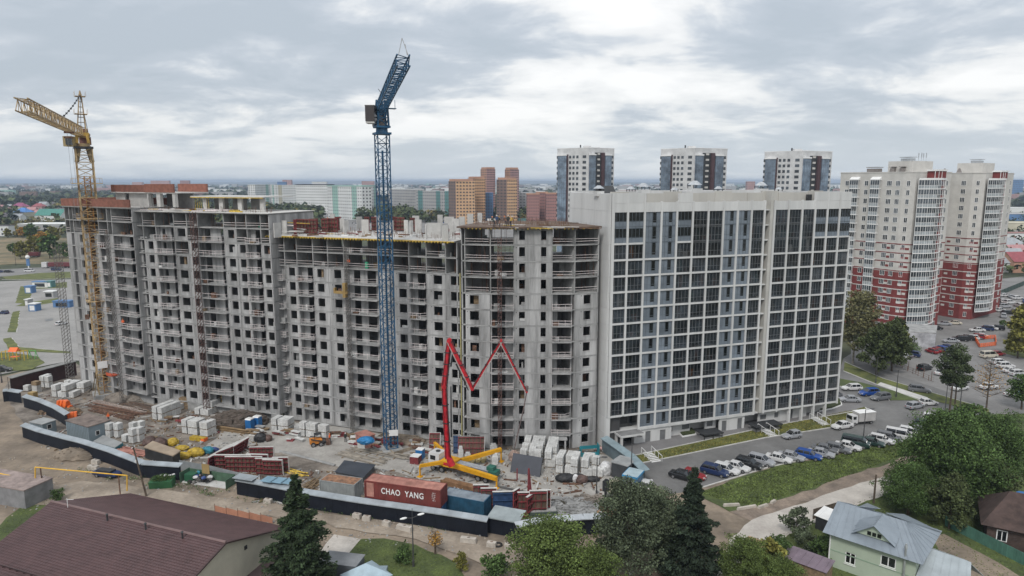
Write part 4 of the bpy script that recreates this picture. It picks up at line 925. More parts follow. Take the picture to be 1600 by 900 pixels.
# white and mint slabs
block('long white slab block, leftmost of the pale row behind the site', 398, 428, 288.5, 1250, 10, fm['white'], 60, strips=((.55, .7, 'mint'),))
block('pale slab block with a cream strip in the white row', 425, 462, 289, 1180, 10, fm['white'], 20, strips=((.25, .4, 'cream'), (.0, .06, 'mint')))
block('white slab block with dark gabled roofline in the pale row', 462, 512, 289, 1060, 10, fm['white'], -30, cols=16, roofc=farwin)
block('mint and white slab block, nearest of the pale row', 511, 565, 291, 900, 10, fm['white'], -60, cols=16, roofc=fm['mint'], strips=((.15, .32, 'mint'), (.72, .86, 'mint')))
block('white slab block with mint edge behind the blue crane mast', 564, 588, 291, 900, 10, fm['white'], 60, cols=8, roofc=fm['mint'], strips=((.8, .95, 'mint'),))
block('grey panel slab right of the blue crane', 607, 652, 295.5, 1020, 9, fm['grey'], -60, cols=18)
block('grey panel slab with teal balconies before the orange towers', 650, 703, 298, 880, 9, fm['grey'], -40, cols=16, strips=((.06, .2, 'teal'), (.6, .72, 'teal'), (.85, .97, 'teal')))
for x0, x1, y, Y, c, lab in ((235, 264, 282.3, 3000, 'pink', 'pink block cluster on the horizon above the brick penthouse'), (281, 295, 282, 3100, 'rose', 'small rose block on the horizon right of the pink cluster'), (206, 222, 284.5, 3300, 'pink', 'faint pink block on the horizon left of the pink cluster'), (441, 455, 281, 2600, 'pink', 'pink block on the horizon above the pale row'), (433, 446, 284, 2200, 'blue', 'small blue block above the pale row'),
                             (565, 584, 283, 2500, 'pink', 'pale pink block on the horizon left of the blue crane mast'), (487, 510, 284, 2600, 'white', 'white block on the horizon above the gabled slab'), (1576, 1600, 281, 2000, 'blue', 'bluish block on the horizon at the right edge'), (1168, 1180, 283.5, 1900, 'pink', 'faint pink block between the middle and rightmost pale towers')):
    block(lab, x0, x1, y, Y, 9, fm[c], 0, group='blocks on the horizon', wins=Y < 2700)
random.seed(21)
# the town's mass of far blocks, one mesh: they read as a single band of roofs
for nm, m, n in (('far_town', fm['white'], 330), ('far_town', fm['grey'], 230), ('far_town', fm['pink'], 80), ('far_town', fm['mint'], 50), ('far_town', fm['brown'], 110)):
    mb = MB()
    for _ in range(n):
        Y = U(1600, 6500); k = U(-0.8, 0.85); k = k if (k > -0.3 or R() < .45) else U(-.1, .6); mb.box((k * Y, Y, U(3, 11)), (U(14, 70), U(12, 22), U(10, 34)), 0, U(-.5, .5))
    mb.build(nm, m, kind='stuff')
# ================================================================== vegetation
def leafm(name, c, k=0.5, c2=None): return M(name, c, 0.9, 0.5, 0.35, leaf=k, c2=c2 or tuple(x * 0.45 for x in c), spec=0.25)
Lg = leafm('leaf_green', (0.076, 0.125, 0.038)); Ld = leafm('leaf_dark', (0.072, 0.092, 0.036)); Ly = leafm('leaf_yellowing', (0.189, 0.181, 0.045)); Lo = leafm('leaf_autumn', (0.392, 0.217, 0.049))
Lgg = leafm('leaf_greygreen', (0.093, 0.116, 0.068)); Ls = leafm('spruce_needles', (0.039, 0.061, 0.028), 0.5); Lp = leafm('pine_needles', (0.068, 0.090, 0.042)); bark = M('bark', (0.10, 0.075, 0.055), 0.95, 0.4, 3, fine=0.3); birch = M('birch_bark', (0.35, 0.32, 0.28), 0.9, 0.4, 2)
rng = np.random.default_rng(5)
def quadmesh(name, C, S, mat, flat=0.0, asp=1.0, D=None):
    n = len(C); nr = rng.normal(size=(n, 3)); nr[:, 2] = np.abs(nr[:, 2]) + flat; nr /= np.linalg.norm(nr, axis=1)[:, None]
    t = rng.normal(size=(n, 3)) if D is None else D + rng.normal(size=(n, 3)) * 0.25
    u = t - nr * np.sum(t * nr, axis=1)[:, None]; u /= np.linalg.norm(u, axis=1)[:, None] + 1e-9; v = np.cross(nr, u)
    S = np.asarray(S).reshape(-1, 1) * np.ones((n, 1)); u = u * S * asp; v = v * S
    V = np.stack([C - u * .5, C - v * .5, C + u * .6, C + v * .5], axis=1).reshape(-1, 3)
    me = bpy.data.meshes.new(name); me.vertices.add(4 * n); me.vertices.foreach_set('co', V.ravel().astype(np.float32)); me.loops.add(4 * n); me.loops.foreach_set('vertex_index', np.arange(4 * n, dtype=np.int32))
    me.polygons.add(n); me.polygons.foreach_set('loop_start', np.arange(0, 4 * n, 4, dtype=np.int32)); me.polygons.foreach_set('loop_total', np.full(n, 4, dtype=np.int32)); me.update(calc_edges=True); me.materials.append(mat); return me
def blobpts(c, r, n, shell=0.45):
    d = rng.normal(size=(n, 3)); d /= np.linalg.norm(d, axis=1)[:, None]; q = rng.random(n) ** shell
    return np.asarray(c) + d * q[:, None] * np.asarray(r)
def decid(name, h, rad, nleaf, leaf, mat, trunk=0.3, base=0.28, nb=16, tm=None, droop=0.9):
    """prototype: returns (trunk mesh, limbs mesh, crown mesh)"""
    P = []; mb = MB(); cen = []
    hb = h * base
    for i in range(nb):
        a = i * 2.4 + rng.random() * .5; q = (i + .5) / nb; z = hb + (h - hb) * (0.12 + 0.80 * q); rr = rad * math.sin(math.pi * min(0.97, 0.22 + 0.72 * q)) ** 0.8 * (0.35 + 0.45 * rng.random())
        c = (rr * math.cos(a), rr * math.sin(a), z); s = rad * (0.34 + 0.2 * rng.random()); cen.append(c)
        P.append(blobpts(c, (s, s, s * 0.72 * droop), int(nleaf / nb * 0.8), 0.4))
        for _ in range(3):   # ragged little outliers
            c2 = (c[0] * 1.2 + rng.normal() * s * .5, c[1] * 1.2 + rng.normal() * s * .5, c[2] + rng.normal() * s * .4); P.append(blobpts(c2, (s * .33,) * 3, int(nleaf / nb * 0.07), .6))
    mb.tube((0, 0, -0.3), (0.1, 0, hb), trunk, trunk * .75, 8); mb.tube((0.1, 0, hb), (0, 0.1, h * .8), trunk * .75, trunk * .15, 7)
    lb = MB()
    for c in cen: z0 = hb + (c[2] - hb) * 0.45; lb.tube((0.05, 0, z0), c, trunk * .3, trunk * .06, 5)
    return mb.mesh('trunk', tm or bark), lb.mesh('limbs', tm or bark), quadmesh('crown', np.concatenate(P), np.concatenate([np.full(len(p), leaf) for p in P]) * (0.7 + 0.6 * rng.random(sum(map(len, P)))), mat)
def spruce(h, rad, n, mat=None, leaf=0.3):
    P = []; Dd = []; mb = MB(); mb.tube((0, 0, -.3), (0, 0, h), 0.28, 0.03, 7); lb = MB(); tiers = int(h * 1.7)
    for i in range(tiers):
        q = (i + .5) / tiers; z = h * (0.06 + 0.93 * q); R0 = rad * (1 - q) ** 0.85 * (0.6 + 0.65 * rng.random()) + 0.12; k = int(6 + 5 * (1 - q))
        for j in range(k):
            a = rng.random() * 6.28; L = R0 * (0.7 + 0.45 * rng.random()); dz = -0.32 * L + 0.1
            tip = np.array([L * math.cos(a), L * math.sin(a), z + dz]); lb.tube((0, 0, z), tuple(tip), 0.05, 0.015, 4, cap=False)
            m = max(6, int(n / tiers / k * (0.4 + 1.2 * (1 - q)))); s = rng.random(m) ** 0.7
            pts = np.array([0, 0, z]) + (tip - np.array([0, 0, z])) * s[:, None]; side = np.array([-math.sin(a), math.cos(a), 0]); w = (1 - s * 0.7) * L * 0.25
            pts = pts + side * (rng.normal(size=m) * w)[:, None]; pts[:, 2] += 0.1 * L * s * s - np.abs(rng.normal(size=m)) * 0.16
            P.append(pts); Dd.append(np.tile([math.cos(a), math.sin(a), -0.25], (m, 1)))
    C = np.concatenate(P); return mb.mesh('trunk', bark), lb.mesh('limbs', bark), quadmesh('crown', C, leaf * (0.6 + .7 * rng.random(len(C))), mat or Ls, 0.8, 1.7, np.concatenate(Dd))
def bare(h, rad, n=26, tm=None):
    mb = MB(); mb.tube((0, 0, -.2), (0.1, 0, h), 0.2, 0.03, 7); lb = MB()
    for i in range(n):
        z = h * (0.3 + 0.66 * i / n); a = i * 2.4; L = rad * (1 - 0.6 * i / n) * U(.7, 1.1); e = Vector((L * math.cos(a), L * math.sin(a), z + L * 0.35)); lb.tube((0, 0, z), e, 0.07, 0.02, 4)
        for _ in range(7):
            s = U(.3, 1); b = Vector((0, 0, z)).lerp(e, s); lb.tube(b, b + Vector((U(-1, 1), U(-1, 1), U(0, .9))) * L * .35, 0.025, 0.01, 3)
    return mb.mesh('trunk', tm or bark), lb.mesh('limbs', tm or bark), quadmesh('crown', blobpts((0, 0, h * .65), (rad * .8, rad * .8, h * .3), 420, .6), 0.22, Lo)
def plant(meshes, loc, label, cat='tree', s=1.0, rz=None, group=None, name='tree', sz=None):
    t = thing(name, label, cat, loc, U(0, 6.28) if rz is None else rz, group); t.scale = (s, s, sz or s)
    for m, nm in zip(meshes, ('trunk', 'limbs', 'crown')): ob(nm, m, t)
    return t
pBig = decid('a', 14, 6.8, 34000, 0.25, Lg, .42, .14, 32); pPop = decid('b', 11, 4.8, 26000, 0.22, leafm('leaf_poplar', (0.105, 0.145, 0.040), .5), .28, .12, 24); pGrey = decid('c', 13, 5.1, 27000, 0.22, Lgg, .3, .12, 22); pMid = decid('d', 10, 3.6, 3600, 0.38, Lg, .25, .2, 13); pMidd = decid('e', 11, 4.0, 5200, 0.38, Ld, .25, .12, 15)
pBir = decid('g', 15, 3.4, 4200, 0.32, leafm('leaf_birch', (0.158, 0.152, 0.073)), .2, .15, 18, birch); pAut = decid('f', 8, 3.2, 1500, 0.55, Lo, .2, .15, 10); pYel = decid('h', 8, 3.3, 1600, 0.55, Ly, .2, .12, 10); pFar = decid('i', 9, 3.6, 900, 0.8, Lg, .2, .15, 9)
bush = decid('j', 2.6, 1.6, 1500, 0.2, Lg, .06, .08, 8); bushg = decid('k', 4.2, 2.1, 2600, 0.22, Lgg, .08, .06, 9); pPine = decid('l', 15, 3.4, 6500, 0.26, Lp, .2, .36, 14); pSp = spruce(15.5, 5.2, 46000, None, 0.21); pSp2 = spruce(15, 4.9, 52000, leafm('fir_needles', (0.027, 0.041, 0.024), .45), 0.2)
g0 = at(466, 930); plant(pSp, (-24.6, 73.0, 0), 'large dark spruce standing in front of the black site fence', name='spruce_tree')
plant(pSp2, (21.5, 76.0, 0), 'dark bluish green fir between the grey green tree and the parked cars', 'tree', 1.0, name='fir_tree', sz=1.0)
plant(pPop, (4.6, 74.5, 0), 'bushy light green tree with yellowish top at the bottom edge', s=1.0, sz=.80, name='poplar_tree')
plant(pPop, (9.5, 72.0, 0), 'lower part reddish bush beside the light green tree at the bottom edge', s=.62, name='bush')
plant(pGrey, (14.3, 78.0, 0), 'tall grey green willow like tree left of the dark fir', s=.97, sz=.92, name='willow_tree')
plant(pGrey, (18.3, 80.5, 0), 'grey green tree half hidden behind the dark fir', s=.75, name='willow_tree')
plant(pPop, (27.5, 74.5, 0), 'yellow green bush right of the dark fir', s=.6, name='bush'); plant(pPop, (31, 72, 0), 'yellow green bush at the bottom edge beside the plank shed', s=.5, name='bush')
plant(pBig, (65.0, 96.5, 0), 'huge spreading green tree in front of the car park on the right', s=1.0, name='oak_tree', rz=.4)
plant(pBig, (57.6, 93.0, 0), 'dark lower tree left under the huge green one beside the gravel road', s=.55, name='oak_tree'); plant(pMidd, (61, 89, 0), 'dark shrubby tree under the huge green one by the green fence', s=.75)
plant(pMid, (72, 108, 0), 'pale green tree behind the huge green one', s=1.0); plant(pBig, (76, 103, 0), 'second broad green tree right behind the huge one', s=.8, name='oak_tree', rz=2); plant(pMidd, (70, 94, 0), 'dark green tree before the brown house, under the huge one', s=.8); plant(pMid, (79.5, 113, 0), 'grey green bushy tree behind the huge one towards the right edge', s=1.0); plant(pYel, (84, 116, 0), 'yellowish bush at the right edge by the white cars', s=.7)
plant(bushg, at(1243, 838), 'round grey green bush by the gravel road left of the mint house', 'bush', 1.0, name='bush'); plant(bush, at(1285, 872), 'low dark bush against the mint house', 'bush', 1.2, name='bush'); plant(bushg, at(1262, 862), 'dark bush behind the round grey green bush', 'bush', .7, name='bush')
plant(pYel, at(1200, 905), 'yellow leaved bush left of the wooden shed', 'bush', .65, name='bush'); plant(pMid, at(1215, 890), 'small green tree with yellow tips left of the mint house', 'tree', .45)
plant(bush, at(630, 880), 'grey green bush by the small metal roof at the bottom', 'bush', .9, name='bush'); plant(bare(4.2, 1.6, 18), at(680, 866), 'thin half bare shrub on the lawn beside the street lamp', 'shrub', .8, name='shrub')
plant(pYel, at(722, 892), 'small yellow flowering bush at the bottom edge of the lawn', 'bush', .3, name='bush'); plant(bush, at(775, 905), 'green sapling at the bottom edge left of the light green tree', 'bush', 1.3, name='bush')
plant(bush, at(90, 783), 'small dark bush at the corner of the brown roofed house', 'bush', .7, name='bush')
plant(pBir, (90.5, 176, 0), 'tall pale birch right against the white building', s=1.55, sz=1.35, name='birch_tree'); plant(pBir, (95.5, 181, 0), 'tall thinning birch second from the white building', s=1.2, sz=1.3, name='birch_tree')
plant(pMidd, (91.5, 166, 0), 'dark green tree at the right corner of the white building', s=1.2); plant(pMidd, (97, 169, 0), 'dark green tree behind the street lamps, middle of the dark row', s=1.15); plant(pMidd, (101, 176, 0), 'dark green tree in front of the service building', s=1.15)
plant(pYel, (107, 186, 0), 'tree with rusty yellow leaves before the foot of the nearer red tower', s=1.1)
plant(pPine, at(1483, 646), 'tall pine with two trunks standing by the road before the car park', s=1.0, name='pine_tree'); plant(pPine, at(1494, 645) + Vector((0, .6, 0)), 'second tall pine close beside the two trunked one', s=.86, name='pine_tree')
plant(bare(12, 4.2, 30), at(1540, 648), 'bare branched tree right of the pines', name='bare_tree'); plant(pYel, at(1590, 560), 'yellow green tree at the right edge above the white cars', s=1.3); plant(pMid, at(1596, 640), 'green bush tree at the right edge below the teal car', s=.8)
plant(pYel, at(1600, 535), 'yellowing tree behind the dark fence at the right edge', s=1.5)
for i, (x, y, s, lab) in enumerate(((1566, 512, .5, 'low hedge bush at the car park corner'), (1577, 514, .45, 'brownish low bush beside the hedge bush'), (1590, 517, .5, 'rounded low bush at the end of the hedge'), (1500, 480, .7, 'shrub between the two red towers'))): plant(pFar, at(x, y), lab, 'bush', s * .6, name='bush')
# left side: autumn trees by the highway
for i, (x, y, m, s, lab) in enumerate(((33, 405, pYel, 1.6, 'yellow green tree left of the red lorry trailer'), (54, 400, pYel, 1.9, 'golden tree above the red trailer'), (78, 404, pFar, 2.0, 'big green and gold tree right of the trailer'), (66, 385, pAut, 1.7, 'orange tree behind the golden one'), (35, 372, pAut, 1.4, 'orange leaved tree before the green fence'),
                                       (100, 404, pFar, 1.3, 'round olive tree beside the grey building edge'), (48, 376, pFar, 1.8, 'green tree behind the orange tree'), (12, 372, pYel, 1.2, 'yellow shrub by the white house at the left edge'), (84, 380, pYel, 1.9, 'tall golden tree below the white hall roof'), (20, 398, pFar, 1.0, 'green shrub at the left by the sand heaps'))):
    plant(m, at(x, y), lab, s=s * .85)
# ---- woods that read as one mass
def forest(name, label, pts, h, rad, m, nq=26, leaf=0.42):
    P = []; S = []
    for x, y in pts:
        hh = h * (0.6 + 0.7 * rng.random()); rr = rad * (0.7 + .6 * rng.random()); p = blobpts((x, y, hh * .55), (rr, rr, hh * .48), nq, .35); P.append(p); S.append(np.full(nq, leaf * rr))
    me = quadmesh(name, np.concatenate(P), np.concatenate(S), m, .6); return ob(name, me, kind='stuff')
def scatter(n, x0, x1, y0, y1, f=None):
    out = []
    while len(out) < n:
        x, y = U(x0, x1), U(y0, y1); p = at(x, y)
        if f is None or f(x, y): out.append((p.x, p.y))
    return out
def scat_w(n, k0, k1, Y0, Y1): return [((k0 + (k1 - k0) * rng.random()) * Y, Y) for Y in (Y0 + (Y1 - Y0) * rng.random(n) ** 1.3)]
Fg = leafm('forest_green', (0.075, 0.096, 0.039), .45); Fd = leafm('forest_dark', (0.045, 0.062, 0.034), .4); Fy = leafm('forest_yellow', (0.173, 0.145, 0.042), .45)
forest('wood', '', scat_w(330, -.56, -.29, 600, 1050), 14, 7, Fg, 42, .5)
forest('wood', '', scat_w(90, -.56, -.29, 600, 900), 12, 6, Fy, 42, .5)
forest('wood', '', scat_w(260, -.225, .02, 800, 1080), 14, 7, Fg, 42, .5)
forest('wood', '', scat_w(60, -.2, .07, 800, 1000), 12, 6, Fy, 40, .5)
forest('wood', '', scat_w(110, -.08, .1, 830, 1100), 14, 7, Fd, 42, .5); forest('wood', '', scat_w(150, .1, .6, 700, 1200), 12, 6, Fg, 34, .5)
for m, n, s in ((Fd, 1500, 1), (Fg, 1500, 2), (Fy, 260, 3)): forest('wood', '', [p for p in scat_w(n, -0.95, -0.28, 560, 2600) if p[1] > 1250 or p[0] / p[1] > -.6 or R() < .08], 13, 8, m, 18, .7)
for m, n in ((Fd, 1500), (Fg, 1200)): forest('wood', '', scat_w(n, -0.95, 0.95, 1300, 7000), 15, 16, m, 10, .9)
for m, n in ((Fg, 420), (Fy, 160), (Fd, 300)): forest('wood', '', scat_w(n // 2, 0.62, 0.92, 330, 1500), 8, 4.0, m, 26, .5)
forest('shrubs', '', [tuple(at(U(0, 110), U(346, 372)).xy) for _ in range(110)], 6, 4, Fy, 30, .45)
forest('shrubs', '', [tuple(at(U(1430, 1600), U(655, 690)).xy) for _ in range(30)], 2.2, 1.6, Lg, 120, .16)
forest('shrubs', '', [tuple(at(U(1385, 1432), U(540, 552)).xy) for _ in range(16)], 2.0, 1.4, Lg, 80, .2)
# weeds along the fences
forest('weeds', '', [tuple(at(x, 740 + (x - 200) * .155 + U(2, 16)).xy) for x in [U(120, 700) for _ in range(160)]], 0.5, 0.5, Lg, 14, .3)
# coarse grass tufts
def tufts(px, n, m, s=0.22):
    P = [at(*p) for p in px]; xs = [p.x for p in P]; ys = [p.y for p in P]; out = []
    def inside(x, y):
        c = False; j = len(P) - 1
        for i in range(len(P)):
            if (P[i].y > y) != (P[j].y > y) and x < (P[j].x - P[i].x) * (y - P[i].y) / (P[j].y - P[i].y) + P[i].x: c = not c
            j = i
        return c
    while len(out) < n:
        x, y = U(min(xs), max(xs)), U(min(ys), max(ys))
        if inside(x, y): out.append((x, y, 0.08))
    C = np.array(out); ob('grass_tufts', quadmesh('grass_tufts', C, s * (0.5 + rng.random(len(C))), m, 0.3, .8), kind='stuff')
gl1 = leafm('grass_blades', (0.113, 0.152, 0.042), .5); gl2 = leafm('grass_blades_olive', (0.189, 0.174, 0.049), .4)
tufts([(1092, 770), (1200, 735), (1330, 707), (1440, 686), (1440, 700), (1330, 742), (1240, 772), (1170, 795)], 14000, gl1)
tufts([(545, 885), (562, 845), (600, 844), (650, 854), (690, 870), (725, 900), (760, 990), (490, 990)], 9000, gl1, .16)
tufts([(-30, 880), (2, 824), (50, 778), (76, 782), (85, 800), (30, 860), (-30, 930)], 4000, gl1, .16)
tufts([(990, 714), (1002, 723), (1036, 716), (1196, 683), (1300, 667), (1362, 650), (1350, 637), (1206, 667)], 7000, gl2, .2)
tufts([(1190, 850), (1300, 800), (1430, 750), (1600, 700), (1640, 900), (1300, 905)], 9000, gl1, .18)
# ================================================================== vehicles
def paint(n, c, r=0.28): return M('car_' + n, c, r, 0.05, 0.5, spec=0.6)
CP = {'white': paint('white', (0.56, 0.56, 0.56)), 'silver': paint('silver', (0.30, 0.31, 0.33), .3), 'grey': paint('grey', (0.13, 0.135, 0.145)), 'black': paint('black', (0.015, 0.016, 0.018)), 'blue': paint('blue', (0.012, 0.06, 0.26)), 'red': paint('red', (0.22, 0.015, 0.02)),
      'dkgreen': paint('dkgreen', (0.02, 0.045, 0.04)), 'teal': paint('teal', (0.03, 0.25, 0.30)), 'dkblue': paint('dkblue', (0.015, 0.03, 0.09)), 'cream': paint('cream', (0.5, 0.46, 0.38))}
cglass = M('car_glass', (0.012, 0.014, 0.016), 0.05, 0.2, 1, spec=0.8); tyre = M('tyre', (0.02, 0.02, 0.02), 0.85); rim = M('wheel_rim', (0.3, 0.3, 0.31), 0.35, metal=.5); lampm = M('lamp_glass', (0.6, 0.6, 0.58), .15); tail = M('tail_lamp', (0.25, 0.01, 0.01), .2)
def loft(secs, m=0, mb=None):
    """secs: list of (x, [(y,z)...]) half profiles mirrored"""
    mb = mb or MB(); k0 = len(mb.v); n = None
    for x, pr in secs:
        full = [(y, z) for y, z in pr] + [(-y, z) for y, z in reversed(pr)]
        n = len(full); mb.v += [(x, y, z) for y, z in full]
    for i in range(len(secs) - 1):
        for j in range(n):
            a = k0 + i * n + j; b = k0 + i * n + (j + 1) % n; mb.f.append((a, b, b + n, a + n)); mb.m.append(m)
    mb.f.append(tuple(k0 + j for j in range(n - 1, -1, -1))); mb.m.append(m); mb.f.append(tuple(k0 + (len(secs) - 1) * n + j for j in range(n))); mb.m.append(m); return mb
SPEC = {'sedan': (4.5, 1.74, 1.45), 'hatch': (3.8, 1.66, 1.5), 'suv': (4.6, 1.82, 1.68), 'wagon': (4.6, 1.74, 1.52), 'van': (4.8, 1.9, 1.95)}
def carmeshes(kind):
    L, W, H = SPEC[kind]; h = L / 2; w = W / 2
    belt = {'sedan': .92, 'hatch': .92, 'suv': 1.05, 'wagon': .93, 'van': 1.15}[kind]; hood = belt - (.10 if kind != 'van' else .08)
    nose = .55 if kind != 'van' else .8
    def pr(ww, zb, zt): return [(0.0 + ww * .80, zb), (ww * .97, zb + .12), (ww, zb + (zt - zb) * .5), (ww * .96, zt - .06), (ww * .86, zt)]
    rear = belt - (.02 if kind == 'sedan' else 0)
    body = loft([(-h, pr(w * .86, .38, rear - .12)), (-h + .12, pr(w * .95, .26, rear)), (-h + .9, pr(w, .2, rear + .01)), (-.2, pr(w, .18, belt)), (h - 1.35, pr(w, .2, belt - .01)), (h - .5, pr(w * .97, .22, hood)), (h - .1, pr(w * .90, .28, nose + .15)), (h, pr(w * .80, .36, nose))])
    f0, f1 = {'sedan': (-h + .75, -h + 1.35), 'hatch': (-h + .15, -h + .5), 'suv': (-h + .12, -h + .5), 'wagon': (-h + .12, -h + .65), 'van': (-h + .08, -h + .25)}[kind]
    g1, g0 = (h - 1.95, h - 1.2) if kind != 'van' else (h - 1.25, h - .55)
    gp = lambda ww, z0, z1: [(ww, z0), (ww * .99, z0 + .02), (ww, z1)]
    gb = loft([(f0, gp(w * .84, belt - .03, belt + .0)), (f1, [(w * .86, belt - .03), (w * .83, belt + (H - belt) * .5), (w * .72, H - .045)]), (g1, [(w * .86, belt - .03), (w * .83, belt + (H - belt) * .5), (w * .72, H - .045)]), (g0, gp(w * .84, belt - .05, belt - .02))])
    roof = loft([(f1 - .06, [(w * .70, H - .075), (w * .6, H - .03)]), (f1 + .15, [(w * .74, H - .06), (w * .62, H)]), (g1 - .15, [(w * .74, H - .06), (w * .62, H)]), (g1 + .08, [(w * .69, H - .085), (w * .6, H - .045)])])
    for x in ((f1 + g1) / 2, f1 + .02, g1 - .0):
        for s in (-1, 1): roof.bar((x, s * w * .87, belt - .02), (x, s * w * .73, H - .03), 0.07)
    for s in (-1, 1): roof.bar((g0, s * w * .84, belt - .04), (g1, s * w * .71, H - .05), 0.06); roof.bar((f0, s * w * .84, belt - .02), (f1, s * w * .71, H - .05), 0.07); roof.box((g0 - .35, s * (w + .07), belt + .06), (.16, .14, .12))
    wh = MB().tube((0, -.1, 0), (0, .1, 0), .32, .32, 12).tube((0, -.105, 0), (0, .105, 0), .2, .2, 10, 1)
    li = MB().box((h - .09, w * .62, nose + .1), (.16, .34, .15)); ta = MB().box((-h + .06, w * .66, rear - .28), (.13, .3, .2)); pl = MB().box((h - .0, 0, .42), (.03, .5, .12))
    return body.mesh('body', CP['white']), gb.mesh('windows', cglass), roof.mesh('roof', CP['white']), wh.mesh('wheel', [tyre, rim]), li.mesh('headlight', lampm), ta.mesh('tail_light', tail), pl.mesh('number_plate', whitep), L, W
CM = {k: carmeshes(k) for k in SPEC}
def slot(o, m): o.material_slots[0].link = 'OBJECT'; o.material_slots[0].material = m
def car(kind, col, loc, rz, label, group=None, simple=False):
    b, g, r, wh, li, ta, pl, L, W = CM[kind]; t = thing('parked_car', label, 'car', (loc[0], loc[1], 0.03 + (loc[2] if len(loc) > 2 else 0)), rz, group)
    for me, nm in ((b, 'body'), (r, 'roof')): slot(ob(nm, me, t), CP[col])
    ob('windows', g, t)
    for x in (-L * .3, L * .31):
        for s in (-1, 1): ob('wheel', wh, t, (x, s * (W / 2 - .1), .32))
    if not simple:
        for s in (-1, 1):
            o = ob('headlight', li, t, (0, 0, 0)); o.scale = (1, s, 1); o = ob('tail_light', ta, t); o.scale = (1, s, 1)
        ob('number_plate', pl, t)
    return t
# the row nosed in along the lawn, left to right
rowdir = (at(1440, 676) - at(1070, 766)); ra = math.atan2(rowdir.y, rowdir.x)
row = [(1067, 742, 'sedan', 'black', 'black sedan, the leftmost car beside the blue cabin'), (1085, 741, 'hatch', 'red', 'red hatchback half hidden by the dark fir'), (1117, 735, 'suv', 'dkblue', 'dark blue car just right of the dark fir'), (1134, 732, 'wagon', 'white', 'white estate car with roof rails right of the fir'), (1151, 728, 'sedan', 'white', 'white sedan between the estate car and a black car'),
       (1170, 724, 'suv', 'black', 'black car left of the silver off roader'), (1189, 719, 'suv', 'silver', 'silver off roader with black windows'), (1217, 715, 'sedan', 'white', 'white sedan left of a small grey one'), (1236, 712, 'sedan', 'silver', 'small grey sedan beside the bright blue car'), (1263, 710, 'wagon', 'blue', 'bright blue estate car in the row by the lawn'),
       (1283, 707, 'sedan', 'silver', 'silver sedan right of the bright blue estate'), (1289, 700.5, 'sedan', 'grey', 'dark grey sedan behind the silver one'), (1309, 700, 'wagon', 'grey', 'grey estate with dark roof in the middle of the row'), (1325, 696, 'sedan', 'white', 'white sedan left of the tall dark green car'), (1337, 691.5, 'van', 'dkgreen', 'tall dark green minivan at the lamp post'),
       (1362, 690, 'sedan', 'dkgreen', 'dark green sedan right of the lamp post'), (1377, 686, 'wagon', 'white', 'white and grey crossover in the row'), (1389, 683, 'suv', 'grey', 'dark grey car between two white ones'), (1405, 680, 'van', 'white', 'white minivan with a black windscreen'), (1424, 675.5, 'suv', 'white', 'white off roader near the end of the row'), (1436, 671, 'sedan', 'grey', 'grey car second from the end of the row'), (1449, 664, 'suv', 'dkgreen', 'dark green car beside the white minibus'), (1463, 657, 'van', 'white', 'white minibus at the right end of the row')]
for i, (x, y, k, c, lab) in enumerate(row):
    p = at(x, y, 0.7); a = ra - math.radians(62) + U(-.06, .06)
    if i in (0, 1): a = ra - math.radians(62)
    car(k, c, (p.x, p.y, 0), a if i % 3 else a + math.pi * 0, lab, 'cars parked nose in along the lawn')
frd = fW.rz
